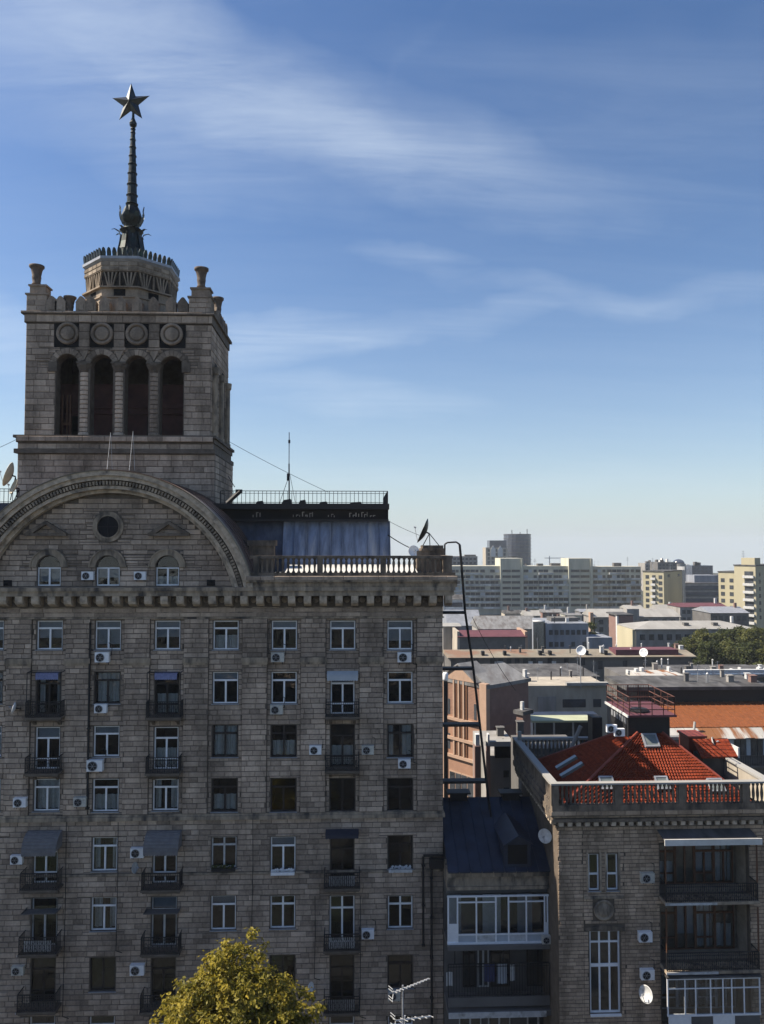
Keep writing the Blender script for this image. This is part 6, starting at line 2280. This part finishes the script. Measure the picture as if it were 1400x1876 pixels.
MB().face([(0, 0, zt + .5)] * 3) if False else None
q = MB()
q.prism([(.0, zt + .46), (a, zt + .46), (a * .55, zt + 1.9)], .4, b + .2, 'x')
q.build('main_roof', m_groof, BRt)
for yy in (0.6,):
    ubox('chimney', m_dwhite, BRt, b * .95, b * .95 + .4, .2, .6, zt + .4, zt + 1.5)
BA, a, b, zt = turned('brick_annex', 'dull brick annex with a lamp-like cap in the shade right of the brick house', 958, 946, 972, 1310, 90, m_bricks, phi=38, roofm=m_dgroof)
ubox('cap', m_dwhite, BA, .4, .75, .4, .75, zt + .45, zt + 1.4)
PV = bldg('small_roof_tank', 'small white water tank on a dark post beside the stone block edge', 'tank', 812, 822, 1237, 80)
x = PX(816, 80, 1240)
MB().lathe([(.28, 0), (.30, .2), (.30, .7), (.2, .85)], (x, 80, PZ(1247, 80, 816)), 10).build('tank', m_white, PV, True)
MB().box(x - .18, x + .18, 79.85, 80.15, 0, PZ(1247, 80, 816)).build('post', m_iron, PV)

# vents, pipes and hatches on the middle-distance roofs
def clutter(root, p0, p1, Y0_, Y1_, z, n):
    for k in range(n):
        y = br_.uniform(Y0_, Y1_)
        x = br_.uniform(PX(p0, y), PX(p1, y))
        h = br_.uniform(.4, 1.3)
        t_ = br_.random()
        if t_ < .45:
            MB().tube((x, y, z - .3), (x, y, z + h), .10, n=6).lathe([(.2, h), (.05, h + .2)], (x, y, z), 6).build('vent_pipe', br_.choice((m_zinc, m_dwhite, m_iron)), root)
        elif t_ < .8:
            w = br_.uniform(.3, .8)
            MB().box(x, x + w, y, y + w, z - .3, z + h * .8).box(x - .08, x + w + .08, y - .08, y + w + .08, z + h * .8 + .002, z + h * .8 + .08).build('roof_vent', br_.choice((m_greyw, m_dwhite, m_bricks, m_dkwall)), root)
        else:
            MB().tube((x, y, z - .3), (x, y, z + h * 2.2), .035, n=5).box(x - .4, x + .4, y - .02, y + .02, z + h * 1.9, z + h * 1.94).box(x - .3, x + .3, y - .02, y + .02, z + h * 1.6, z + h * 1.64).build('roof_aerial', m_zinc, root)


clutter(GR, 960, 1100, 119, 135, PZ(1256, 118), 12)
clutter(RS, 1170, 1400, 127, 138, PZ(1246, 125) + .5, 16)
clutter(LR, 840, 1260, 161, 168, PZ(1203, 160) + .5, 18)
clutter(BL, 1004, 1075, 206, 219, PZ(1142, 205), 9)
clutter(OB, 1235, 1400, 91, 97, PZ(1258, 90.3), 9)
clutter(LW, 900, 958, 67, 74, PZ(1385, 66), 5)
clutter(S, 840, 1170, 402, 412, PZ(1037, 400), 16)
for (rt, w_, n_, za_, zb_, y_, p0, p1) in ((LR, 1.0, 16, PZ(1222, 160), PZ(1208, 160), 160, 850, 1090), (GR, 1.2, 5, PZ(1300, 118), PZ(1285, 118), 118, 1030, 1100)):
    for k in range(n_):
        if br_.random() < .35: continue
        xx = PX(p0 + (p1 - p0) * (k + .5) / n_, y_)
        ubox('window', m_fwin, rt, xx - w_ / 2, xx + w_ / 2, y_ - .06, y_ + .05, za_, zb_)

# small roofs and low blocks between the sheds and the slab block, and at the right
FILL = [
 (812, 850, 1098, 262, 10, m_slabp, 'pale low block behind the ladder', 5, 3), (1246, 1332, 1112, 290, 12, m_greyw, 'grey low block at the foot of the dark office block', 9, 3),
 (1302, 1372, 1123, 255, 14, m_dkwall, 'dark flat block between the yellow blocks and the tree belt', 6, 2), (925, 958, 1124, 330, 8, m_beige, 'small beige house at the foot of the left stair tower', 4, 2),
 (962, 990, 1128, 320, 8, m_greyw, 'small grey house at the foot of the slab block middle', 3, 2), (994, 1030, 1122, 335, 8, m_bricks, 'small reddish house at the foot of the slab block middle', 4, 2),
 (1036, 1066, 1127, 315, 9, m_slab, 'small cream house left of the dark conifer', 3, 2), (1064, 1092, 1121, 340, 9, m_dkwall, 'small dark house at the foot of the right stair tower', 3, 2),
 (1150, 1180, 1116, 300, 9, m_beige, 'small beige house below the right end of the slab block', 3, 2), (1206, 1250, 1118, 305, 9, m_greyw, 'grey house at the foot of the first yellow block', 5, 2)]
for (p0, p1, yt, Y, dep, mm, lab, nx, nz) in FILL:
    t = bldg('low_block', lab, 'building', p0, p1, yt, Y)
    x0, x1, z1 = boxb(t, 'wall', mm, p0, p1, yt, Y, dep)
    MB().prism([(Y - .3, z1 + .01), (Y + dep / 2, z1 + br_.uniform(.6, 2.0)), (Y + dep + .3, z1 + .01)], x0 - .3, x1 + .3, 'x').build('roof', br_.choice((m_groof, m_dgroof, m_wroof, m_wine, m_zinc)), t)
    facade_windows(t, x0 + .5, x1 - .5, Y, z1 - 3.0 * nz, z1 - .4, nx, nz, 1.3, 1.5, rngx=br_, skip=.15)
    xx = br_.uniform(x0 + .5, x1 - 1.5)
    ubox('chimney', br_.choice((m_bricks, m_dwhite, m_greyw)), t, xx, xx + .8, Y + dep * .4, Y + dep * .4 + .8, z1, z1 + 3)
gabled('grey_shed', 'low grey shed with pale pipes in front of the tree belt at right', 1325, 1425, 1232, 1218, 148, 9, m_greyw, m_dgroof)
# aerials and roof plant on the far roofs
for (px, py, Y, hgt, lab) in ((1196, 1046, 345, 6, 'thin aerial on the first yellow block'), (1228, 1046, 350, 5, 'short aerial at the back of the first yellow block'), (1362, 1035, 310, 6, 'thin aerial on the tallest yellow block'),
                             (1150, 1037, 404, 5, 'thin aerial on the right part of the slab block'), (980, 1037, 404, 4, 'thin aerial on the middle part of the slab block')):
    t = thing('roof_aerial', lab, 'aerial', at0(px, py, Y), 'aerials on the far roofs')
    a_ = at0(px, py, Y)
    MB().tube((a_[0], Y, a_[2] - 1), (a_[0], Y, a_[2] + hgt), .12, .06, 5).build('mast', m_zinc, t)
    q = MB()
    for k in range(3):
        q.box(a_[0] - .9 + .2 * k, a_[0] + .9 - .2 * k, Y - .05, Y + .05, a_[2] + hgt * (.6 + .15 * k), a_[2] + hgt * (.6 + .15 * k) + .1)
    q.build('crossbar', m_zinc, t)

# ------------------------------------------------------------------ trees
def tree(label, x, y, h, rad, m, seed, n, size, group=None, trunk=.25, zc=.62, squash=1.0, lobes=9, name='tree'):
    r = random.Random(seed)
    t = thing(name, label, 'tree', (x, y, 0), group)
    tm = MB()
    top = h * zc
    pts = [Vector((x, y, 0))]
    for k in range(1, 5):
        pts.append(Vector((x + r.uniform(-.2, .2), y + r.uniform(-.2, .2), top * k / 4)))
    for k in range(4):
        tm.tube(pts[k], pts[k + 1], trunk * (1 - k * .18), trunk * (1 - (k + 1) * .18), 8)
    lob = []
    for k in range(lobes):
        an, el = r.uniform(0, 6.283), r.uniform(-.5, 1.25)
        d = rad * r.uniform(.35, .68)
        c = Vector((x + math.cos(an) * math.cos(el) * d, y + math.sin(an) * math.cos(el) * d, h * zc + math.sin(el) * d * squash))
        lob.append((c, rad * r.uniform(.30, .52)))
        tm.tube(pts[3].lerp(pts[4], r.random()), c, trunk * .28, trunk * .08, 5)
    lob.append((Vector((x, y, h - rad * .42)), rad * .42))
    tm.build('trunk', m_bark, t)
    cb = MB()
    per = 26
    for i in range(n):
        if i % per == 0:
            c, rr3 = r.choice(lob)
            v0 = Vector((r.gauss(0, 1), r.gauss(0, 1), r.gauss(0, 1) + .25)).normalized()
            d = rr3 * (r.random() ** .33) * (1.22 if r.random() < .15 else 1)
            cl_ = c + Vector((v0.x * d, v0.y * d, v0.z * d * .85))
            ct = r.gauss(0, .16)
        v = Vector((r.gauss(0, 1), r.gauss(0, 1), r.gauss(0, .75)))
        p = cl_ + v * size * 1.25
        v = (v0 + v.normalized() * .8).normalized()
        nrm = (v + Vector((r.uniform(-1, 1), r.uniform(-1, 1), r.uniform(-.4, 1.2)))).normalized()
        a_ = nrm.orthogonal().normalized()
        b_ = nrm.cross(a_)
        an = r.uniform(0, 6.283)
        u = (a_ * math.cos(an) + b_ * math.sin(an)) * size * r.uniform(.6, 1.25)
        w = (b_ * math.cos(an) - a_ * math.sin(an)) * size * r.uniform(.45, .9)
        tone = min(1, max(0, r.gauss(.5, .17) + ct))
        cb.face([p - u, p - w * .8 + nrm * size * .12, p + u * 1.1 - nrm * size * .25, p + w * .8 + nrm * size * .12], 0, tone)
    cb.build('crown', m, t, tone=True)
    return t


tx, tyy = PX(432, 33, 1800), 33.0
tree('yellow-green autumn maple standing in front of the apartment block', tx, tyy, PZ(1706, 33, 425), 3.75, m_leaf, 4, 48000, .105, trunk=.28, zc=.775, lobes=46, name='maple_tree')
specs = [(1262, 1172, 205, 4.6), (1288, 1158, 200, 5.2), (1322, 1152, 203, 5.6), (1352, 1148, 198, 5.4), (1384, 1144, 194, 6.0), (1412, 1146, 200, 6), (1300, 1182, 182, 4.6), (1338, 1178, 185, 4.8), (1376, 1172, 178, 5.2), (1245, 1190, 195, 3.2), (1405, 1180, 176, 5.4)]
tlab = ['dark tree at the left end of the tree belt', 'second tree in the belt, before the pale school', 'broad tree in the middle of the belt before the school', 'lighter green tree right of the middle of the belt', 'tall dark tree at the right of the belt', 'tree at the far right edge of the picture, rear row', 'lower front tree left in the belt above the dark hall',
        'lower front tree in the middle above the dark hall', 'lower front tree right of the middle above the dark hall', 'small bushy tree at the foot of the school end wall', 'lower front tree at the right edge of the picture']
for i, (px, py, Y, rad) in enumerate(specs):
    tree(tlab[i], PX(px, Y, py), Y, PZ(py, Y, px) + br_.uniform(-.6, 1.2), rad * br_.uniform(.75, .95), (m_leafg, m_leafo, m_leafg)[i % 3], 30 + i, 4200, .34, 'trees of the belt below the yellow blocks', trunk=.3, zc=.66, lobes=10)
tree('narrow dark conifer-like tree beside the blue-grey building', PX(1084, 212, 1140), 212, PZ(1138, 212, 1084), 2.4, m_leafg, 77, 1500, .4, zc=.6, squash=1.8, name='tree')

# ------------------------------------------------------------------ air-conditioner units
ac0 = thing('air_conditioner', 'x', 'air conditioner', (0, 0, 0), local=True)
q = MB()
q.box(-.42, .42, -.36, -.04, -.29, .29)
q.box(-.43, .43, -.37, -.03, .291, .31)
q.build('body', m_white, ac0)
q = MB()
q.disc(-.10, 0, .245, -.372, -.361, 18)
q.build('fan_opening', m_iron, ac0)
q = MB()
q.ring(-.10, 0, .235, .265, 0, 2 * math.pi, -.392, -.362, 18)
for k in range(3):
    a = math.pi * k / 3
    q.tube((-.10 + .24 * math.cos(a), -.38, .24 * math.sin(a)), (-.10 - .24 * math.cos(a), -.38, -.24 * math.sin(a)), .010, n=4)
q.build('fan_grille', m_zinc, ac0)
q = MB()
for x in (-.3, .3):
    q.box(x - .02, x + .02, -.38, 0, -.33, -.292)
    q.box(x - .02, x + .02, -.03, 0, -.5, -.331)
q.build('bracket', m_iron, ac0)
q = MB()
q.path([(.42, -.1, .1), (.50, -.05, .12), (.52, -.03, .75), (.30, -.02, .85)], .022, 5)
q.build('hose', m_iron, ac0)
index_kids(ac0)
m_yellowed = mat('yellowed_plastic', (0.50, 0.48, 0.42), 0.55, amt=0.2, sc=5, col2=(0.30, 0.26, 0.21), thr=(0.58, 0.75))
ALLOBJ = lambda: list(COL.objects)
AG = 'air conditioner units on the facades'
acs = [
    (188, 1204, Y0 - .13, 1.0, 'white air conditioner under a top-row window, between the two blue-topped balcony columns'),
    (509, 1204, Y0 - .13, .95, 'white air conditioner under the top-row window between the plain white windows, fifth full column'),
    (741, 1204, Y0 - .13, 1.0, 'white air conditioner under the top-row window nearest the right corner'),
    (185, 1298, Y0, .88, 'small air conditioner directly under the dark-framed window between two blue-topped balcony doors'),
    (507, 1300, Y0, .92, 'air conditioner under the second-row white window, left of the upper white balcony door'),
    (175, 1402, Y0, 1.12, 'largest air conditioner, hanging below the white window between the two black balconies'),
    (578, 1374, Y0 - .13, .88, 'air conditioner on the wall left of the dark-framed balcony door'),
    (674, 1374, Y0 - .13, .88, 'air conditioner on the wall right of the dark-framed balcony door'),
    (741, 1399, Y0, .9, 'air conditioner under the dark cross-framed window in the rightmost column'),
    (37, 1470, Y0 - .13, .9, 'air conditioner left of the fourth-row white window at the left picture edge'),
    (147, 1469, Y0 - .13, .9, 'air conditioner between the first two fourth-row white windows'),
    (31, 1575, Y0, .85, 'air conditioner left of the leftmost grey awning'),
    (252, 1562, Y0, .95, 'air conditioner just left of the second grey awning, above a grey dish'),
    (33, 1778, Y0, .85, 'air conditioner left of the lowest balcony door at the left edge'),
    (252, 1776, Y0, 1.0, 'air conditioner left of the low balcony door half hidden by the maple'),
    (674, 1711, Y0, .9, 'air conditioner right of the balcony with the white lattice screen'),
    (722, 1824, Y0, .9, 'lowest air conditioner, under the dark window behind the roof aerial'),
    (161, 1055, Y0, .85, 'air conditioner in the gable, between its left and middle arched windows'),
    (257, 1055, Y0, .85, 'air conditioner in the gable, between its middle and right arched windows'),
    (1186, 1608, Y2, .9, 'upper air conditioner left of the loggias of the brown corner building'),
    (1182, 1716, Y2, .9, 'middle air conditioner left of the loggias of the brown corner building'),
    (1186, 1785, Y2, .9, 'lower air conditioner left of the glazed balcony, above the bright dish'),
    (1003, 1722, YK - .16, .75, 'small air conditioner at the right foot of the white loggia glazing'),
    (1121, 1335, 47.6, .75, 'left one of two white units standing on the red roof below the deck'),
    (1135, 1342, 47.3, .75, 'right one of two white units standing on the red roof below the deck'),
]
for i, (px, py, y, s, lab) in enumerate(acs):
    o = ac0 if i == 0 else copy_tree(ac0)
    x, z = P(px, py, y - .2)
    o.location = (x, y, z)
    o.scale = (s, s, s)
    o['label'] = lab
    o['group'] = AG
    if i % 3 == 1:
        for ch_ in COL.objects[-6:] if False else [c_ for c_ in ALLOBJ() if c_.parent == o and c_.name.startswith('body')]:
            ch_.material_slots[0].link = 'OBJECT'
            ch_.material_slots[0].material = m_yellowed

# ------------------------------------------------------------------ satellite dishes
def dish(label, pos, r, aim, m, stand=None, name='satellite_dish', squash=1.0):
    """dish of radius r at pos whose bowl opens along aim"""
    t = thing(name, label, 'satellite dish', pos, 'satellite dishes', local=True)
    aim = Vector(aim).normalized()
    R = aim.to_track_quat('Z', 'Y').to_matrix()
    q = MB()
    prof = [(r * k / 7, .32 * r * (k / 7) ** 2) for k in range(8)]
    prof2 = [(a_, z_ - .03) for a_, z_ in prof[::-1]]
    q.lathe([(max(.004, a_), z_) for a_, z_ in prof] + [(max(.004, a_), z_) for a_, z_ in prof2], n=24, cap=False)
    q.v = [tuple(R @ Vector(v)) for v in q.v]
    q.build('bowl', m, t, True)
    q = MB()
    f = R @ Vector((0, 0, r * .95))
    q.tube(R @ Vector((0, -r * .95, r * .28)), f, .018, n=5)
    q.tube(f - aim * .10, f + aim * .05, .05, n=8)
    q.build('feed_arm', m_zinc, t)
    q = MB()
    b = R @ Vector((0, 0, -.03))
    if stand is None:
        q.tube(b, b - aim * .18, .05, n=6)
        q.tube(b - aim * .18, b - aim * .18 + Vector((0, .35, -.1)), .035, n=6)
    else:
        q.tube(b, b - aim * .2, .05, n=6)
        for sx, sy, sz in stand:
            q.tube(b - aim * .2, Vector((sx, sy, sz)), .03, n=5)
    q.build('mount', m_iron, t)
    return t


def at(px, py, y):
    x, z = P(px, py, y)
    return (x, y, z)


dish('large beige dish on the roof left of the tower, upper of two', at(22, 871, 50.5), .82, (-.93, -.2, .32), m_dish, stand=[(.3, .2, -1.6), (-.2, .3, -1.6)])
dish('smaller beige dish leaning beside the tower foot, lower of two', at(29, 893, 49.8), .52, (-.75, -.6, .35), m_dish, stand=[(.1, .2, -.9), (-.2, .2, -.9)])
dish('small round white dish at the left side of the terrace pedestal', at(757, 1010, 50.3), .38, (.25, -.95, .15), m_white, stand=[(0, .2, -.6)])
dish('dark open dish on a tripod on top of the terrace pedestal', at(781, 975, 51), .88, (-.86, .1, .38), m_bronze, stand=[(.25, 0, -.92), (.9, .2, -.92), (-.2, .4, -.92)])
dish('narrow white dish seen edge-on at the left picture edge beside a balcony', at(28, 1297, Y0 - .5), .34, (-.95, -.2, .25), m_white)
dish('grey-white dish seen edge-on below the air conditioner by the second awning', at(245, 1590, Y0 - .45), .32, (.93, -.30, .15), m_dwhite)
dish('pale upright dish beside the maple crown', at(567, 1811, Y0 - .5), .36, (.90, -.40, .15), m_white)
dish('grey dish on the shaded side wall above the navy roof', at(1000, 1531, 45.6), .42, (-.55, -.8, .1), m_dwhite, stand=[(.4, .1, -.1)])
dish('bright white dish at the foot of the glazed corner balcony', at(1186, 1821, Y2 - .7), .46, (-.80, -.50, .2), m_dwhite)
dish('pale dish tilted beside the right dormer of the red roof', at(1306, 1361, 49.5), .36, (.80, -.45, .4), m_dwhite, stand=[(0, .2, -.9)])
dish('small white dish on the wine red roof strip of the long dark building', at(1180, 1196, 159), .9, (-.6, -.7, .3), m_white, stand=[(0, 1, -1.4)])
mp_ = at(1065, 1192, 117)
dmast = dish('round white dish on a tall thin mast over the beige wall', mp_, .75, (-.35, -.9, .2), m_white, stand=[(0, .4, -.3)])
q = MB()
q.tube((0, .45, .3), (0, .45, PZ(1256, 118, 1065) - mp_[2] - .4), .07, n=6)
q.build('mast', m_zinc, dmast)

# ------------------------------------------------------------------ awnings
def awning(label, c, ytop, ybot, w, d, m, drop=.22, valance=True):
    xc = XC[c]
    z1, z0 = PZ(ytop, Y0, cols_px[c]), PZ(ybot, Y0 - d, cols_px[c])
    t = thing('awning', label, 'awning', (xc, Y0, z1), 'awnings over the balconies')
    n = 8
    prof = []
    for k in range(n + 1):
        f = k / n
        prof.append((Y0 - .06 - d * math.sin(f * math.pi / 2 * .98), z1 - (z1 - z0 - drop) * (1 - math.cos(f * math.pi / 2 * .98))))
    q = MB()
    for k, ((ya, za), (yb, zb)) in enumerate(zip(prof, prof[1:])):
        q.prism([(ya, za), (yb, zb), (yb, zb - .02), (ya, za - .02)], xc - w / 2, xc + w / 2, 'x', 0)
        q.box(xc - w / 2, xc + w / 2, yb - .02, yb + .012, zb - .018, zb + .02)
    q.build('cover', m, t)
    for s_ in (-1, 1):
        x = xc + s_ * w / 2
        MB().prism([(Y0 - .06, prof[-1][1])] + [(y, z) for y, z in prof[::-1]], x - .012, x + .012, 'x').build('side_panel', m, t)
    if valance:
        q = MB()
        ns = 12
        for k in range(ns):
            xa = xc - w / 2 + w * k / ns
            xb = xa + w / ns
            y = prof[-1][0]
            q.prism([(xa, prof[-1][1]), (xa, z0 + .05), (xa + (xb - xa) * .25, z0), (xb - (xb - xa) * .25, z0), (xb, z0 + .05), (xb, prof[-1][1])], y - .03, y - .012, 'y')
        q.build('valance', m, t)
    return t


awning('grey ribbed awning with scalloped edge over the leftmost balcony', 1, 1520, 1568, 2.02, 1.0, m_awn)
awning('grey ribbed awning with scalloped edge over the middle balcony', 3, 1520, 1567, 2.05, 1.0, m_awn)
awning('dark navy flat awning over the balcony near the right corner', 6, 1518, 1536, 2.0, .9, m_awnd, drop=.2)
awning('faded blue awning strip above the leftmost upper balcony door', 1, 1231, 1245, 1.36, .22, m_awnb, drop=.36)
awning('faded blue awning strip above the middle upper balcony door', 3, 1231, 1245, 1.36, .22, m_awnb, drop=.36)
awning('pale translucent canopy above the white balcony door in the sixth column', 6, 1229, 1247, 1.9, .5, m_blind, drop=.3)
awning('dark brown canopy slab over the low left balcony', 1, 1664, 1676, 2.0, .9, m_dkwall, drop=.1, valance=False)
awning('dark brown canopy slab over the low middle balcony', 3, 1664, 1676, 2.0, .9, m_dkwall, drop=.1, valance=False)
# sheet canopy over the top loggia of the corner building
t = thing('canopy', 'sloping dark sheet canopy with a bright white lip over the top loggia', 'canopy', (lg[0], Y2, Z2(1525)))
za, zb = Z2(1519), PZ(1541, Y2 - 1.2, 1280)
MB().prism([(Y2 - .01, za), (Y2 - 1.2, zb), (Y2 - 1.2, zb - .05), (Y2 - .01, za - .05)], lg[0] - .15, lg[1] + .1, 'x').build('sheet', m_dgroof, t)
ubox('lip', m_tin, t, lg[0] - .2, lg[1] + .18, Y2 - 1.27, Y2 - 1.205, zb - .22, zb + .12)
q = MB()
for f in (.0, .33, .66, 1.0):
    x = lg[0] - .1 + (lg[1] - lg[0] + .15) * f
    q.tube((x, Y2 - .02, zb - .6), (x, Y2 - 1.18, zb - .1), .025, n=5)
q.build('bracket', m_iron, t)

# ------------------------------------------------------------------ flower boxes and small things on sills
for i, (c, yb, lab) in enumerate(((5, 1597, 'white sill box with pale flowers under a white window'), (7, 1592, 'low row of white jars on the dark window sill near the right corner'), (4, 1590, 'dark sill trough with green plants under the thin cross window'))):
    z = PZ(yb, Y0, cols_px[c])
    t = thing('window_box', lab, 'window box', (XC[c], Y0 - .2, z))
    MB().box(XC[c] - .72, XC[c] + .72, Y0 - .26, Y0 - .06, z - .12, z + .05).build('trough', (m_white, m_dwhite, m_iron)[i], t)
    q = MB()
    for k in range(40):
        x, y, zz = XC[c] + br_.uniform(-.68, .68), Y0 - .16 + br_.uniform(-.08, .08), z + .05 + br_.uniform(0, .16)
        s = .07
        q.face([(x - s, y, zz), (x, y - s, zz - .02), (x + s, y, zz + .03), (x, y + s, zz + .07)], 0, br_.random())
    q.build('plants', (m_curt, m_dwhite, m_leafg)[i], t, tone=True)

# ------------------------------------------------------------------ ladder with goose-neck, aerials, wires
t = thing('roof_ladder', 'black iron roof ladder with goose-neck rail and long brackets off the right corner', 'ladder', (PX(860, 50, 1200), 50, 0))
yl = 49.5
A = [at(815, 1040, yl), at(815, 997, yl), at(820, 994, yl), at(836, 993, yl), at(843, 998, yl), at(846, 1030, yl), at(853, 1122, yl), at(868, 1225, yl), at(880, 1328, yl), at(892, 1432, yl), at(905, 1542, yl)]
q = MB(); q.path(A, .055, 6); q.build('rail', m_iron, t)
q = MB()
A2 = [(x + .02, y + .55, z) for x, y, z in A[4:]]
q.path(A2, .05, 6)
q.build('rail', m_iron, t)
for (px, py) in ((853, 1122), (868, 1225), (880, 1328), (892, 1432)):
    a = at(px, py, yl)
    b = P(812, py - 3, yl)
    q = MB()
    q.box(b[0] - .3, a[0], yl - .05, yl + .60, a[2] - .10, a[2] + .06)
    q.build('bracket', m_iron, t)
za, zb = A[5][2], A[10][2]
for k in range(64):
    f = k / 63
    z = za + (zb - za) * f
    for (u, v) in zip(A[5:], A[6:]):
        if v[2] <= z <= u[2]:
            g = (u[2] - z) / (u[2] - v[2])
            x = u[0] + (v[0] - u[0]) * g
            break
    o = MB().tube((x, yl + .05, z), (x + .02, yl + .5, z), .014, n=5).build('rung', m_iron, t)

ma = thing('antenna_mast', 'thin roof antenna mast standing on the railed deck right of the tower', 'antenna', at(530, 920, 54))
q = MB()
b0, b1 = at(530, 920, 54), at(530, 792, 54)
q.tube(b0, (b1[0], 54, b0[2] + (b1[2] - b0[2]) * .55), .05, n=6)
q.tube((b1[0], 54, b0[2] + (b1[2] - b0[2]) * .55), b1, .028, n=6)
q.build('mast', m_iron, ma)
m1 = at(529, 874, 54)
MB().box(m1[0] - .12, m1[0] + .05, 53.9, 54.1, m1[2] - .25, m1[2] + .25).box(b1[0] - .06, b1[0] + .08, 53.95, 54.05, PZ(812, 54, 530), PZ(806, 54, 530)).build('junction_box', m_iron, ma)
q = MB()
q.tube(at(531, 868, 54), at(541, 920, 54), .02, n=4)
q.tube(at(531, 868, 54), (m1[0] - .9, 56.5, b0[2]), .02, n=4)
q.build('guy_wire', m_iron, ma)
t = thing('roof_beam', 'dark beam leaning on the roof at the foot of the tower', 'beam', at(425, 918, 52.6))
MB().tube(at(416, 922, 52.6), at(440, 900, 52.6), .16, n=6).build('beam', m_iron, t)
MB().box(*[v for p in zip(at(432, 903, 52.6), at(444, 897, 52.6)) for v in p][:2], 52.5, 52.7, PZ(903, 52.6), PZ(897, 52.6)).build('cap', m_iron, t)


def wire(label, pts, r=.018, sag=.0, name='wire'):
    a, b = Vector(pts[0]), Vector(pts[-1])
    q = MB()
    n = 10
    seq = [a.lerp(b, k / n) - Vector((0, 0, sag * 4 * (k / n) * (1 - k / n))) for k in range(n + 1)]
    q.path(seq, r, 4)
    o = q.build(name, m_iron)
    tag(o, label, 'wire')
    return o


wire('thin wire sloping from the tower side down behind the antenna mast', [at(418, 808, 60), at(602, 902, 60)], .022, .1)
wire('upper thin cable from the roof deck corner to the terrace pedestal dish', [at(711, 954, 53), at(772, 982, 52)], .018, .05)
wire('lower thick cable from the roof deck corner to the terrace pedestal', [at(711, 980, 53), at(752, 1004, 51.5)], .035, .05)
wire('thin cable at the foot of the tower running to the leaning beam', [at(418, 872, 54), at(430, 892, 53)], .03, 0)
wire('faint cable hanging from the ladder towards the beige wall', [at(865, 1130, 51), at(945, 1265, 60)], .02, .3)
wire('thin wire from the left picture edge to the tower', [at(-30, 832, 56), at(40, 800, 56)], .018, .05)
for (px, pt, pb, lab) in ((200, 792, 862, 'left pale whip antenna on top of the gable arch'), (241, 790, 860, 'right pale whip antenna on top of the gable arch')):
    t = thing('whip_antenna', lab, 'antenna', at(px, pb, 49.5), 'whip antennas on the gable')
    b, tp = at(px - 4, pb + 2, 49.5), at(px + 3, pt, 49.5)
    MB().tube(b, tp, .022, .012, n=5).build('rod', m_dwhite, t)
    MB().tube(at(px + 6, pb + 2, 49.5), tp, .012, .008, n=4).build('stay', m_dwhite, t)


# near TV aerials on the low roof just below the frame
YA = 25.0
cb = thing('low_building', 'low flat roofed building below the picture carrying the aerials', 'building', (PX(760, YA, 1900), YA, 0))
MB().box(PX(600, YA, 1900), PX(900, YA, 1900), 20, 27, 0, PZ(2110, YA, 760)).build('wall', m_dkwall, cb)
MB().box(PX(600, YA, 1900) - .2, PX(900, YA, 1900) + .2, 19.8, 27.2, PZ(2110, YA, 760) + .002, PZ(2100, YA, 760)).build('roof', m_dgroof, cb)


def yagi(label, px, py, tipx, tipy, y, n, zfoot, w=.42):
    t = thing('tv_aerial', label, 'aerial', (at(px, py, y)[0], y, zfoot), 'tv aerials on the low roof')
    c = Vector(at(px, py, y))
    MB().tube((c.x, y, zfoot), c + Vector((0, 0, .12)), .028, n=8).build('mast', m_zinc, t)
    tip = Vector(at(tipx, tipy, y + .55))
    tail = c - (tip - c) * .35
    d = (tip - tail).normalized()
    MB().tube(tail, tip, .026, n=6).build('boom', m_alu, t)
    up_ = Vector((0, 0, 1))
    side = d.cross(up_).normalized()
    for k in range(n):
        p = tail.lerp(tip, .05 + .95 * k / (n - 1))
        ww = w * (1 - .55 * k / n)
        e = side * ww + Vector((0, 0, ww * .25))
        MB().tube(p - e, p + e, .012, n=5).build('element', m_alu, t)
    q = MB()
    for s_ in (-1, 1):
        for v in (.18, .32):
            q.tube(tail, tail - d * .10 + up_ * (s_ * v * .6) + side * .1, .012, n=4)
            q.tube(tail - d * .1 + up_ * (s_ * v * .6) - side * .12, tail - d * .1 + up_ * (s_ * v * .6) + side * .12, .012, n=4)
    q.build('reflector', m_alu, t)
    return t


m_alu = mat('aluminium', (0.45, 0.45, 0.44), 0.4, metal=0.3, sc=4, amt=0.1)
zf = PZ(2100, YA, 760)
yagi('white TV aerial pointing up to the right on a grey mast', 738, 1812, 786, 1793, YA, 11, zf, .12)
yagi('lower TV aerial with long rungs, cut by the bottom edge of the picture', 742, 1868, 790, 1862, YA - 1.2, 6, zf, .22)

# ------------------------------------------------------------------ unseen block added behind the camera for facade shade and window reflections
fb = thing('unseen_facing_block', 'unseen block added behind the camera to shade the facade and fill window reflections', 'building', (0, -6, 0))
fw_ = MB()
fw_.box(-46, 46, -18, -4.2, 0, FACE_H)
fw_.build('wall', m_facing, fb)
for j in range(9):
    for i in range(24):
        ubox('window', m_fwin, fb, -44 + i * 3.7, -42.4 + i * 3.7, -4.25, -4.1, 2.2 + j * 3.5, 4.2 + j * 3.5)
MB().box(-46.4, 46.4, -18.4, -3.6, FACE_H + .002, FACE_H + .5).build('cornice', m_trim, fb)

# ------------------------------------------------------------------ air
if HAZE > 0:
    hm, nt, n, l, out = nm('haze_air')
    pv = n.new('ShaderNodeVolumePrincipled')
    pv.inputs['Color'].default_value = (0.80, 0.87, 0.95, 1)
    pv.inputs['Density'].default_value = HAZE
    pv.inputs['Anisotropy'].default_value = 0.0
    l.new(pv.outputs[0], out.inputs['Volume'])
    hz = MB().box(-2600, 2600, -700, 4100, -132.0, 82.0).build('haze', hm)
    tag(hz, kind='stuff')
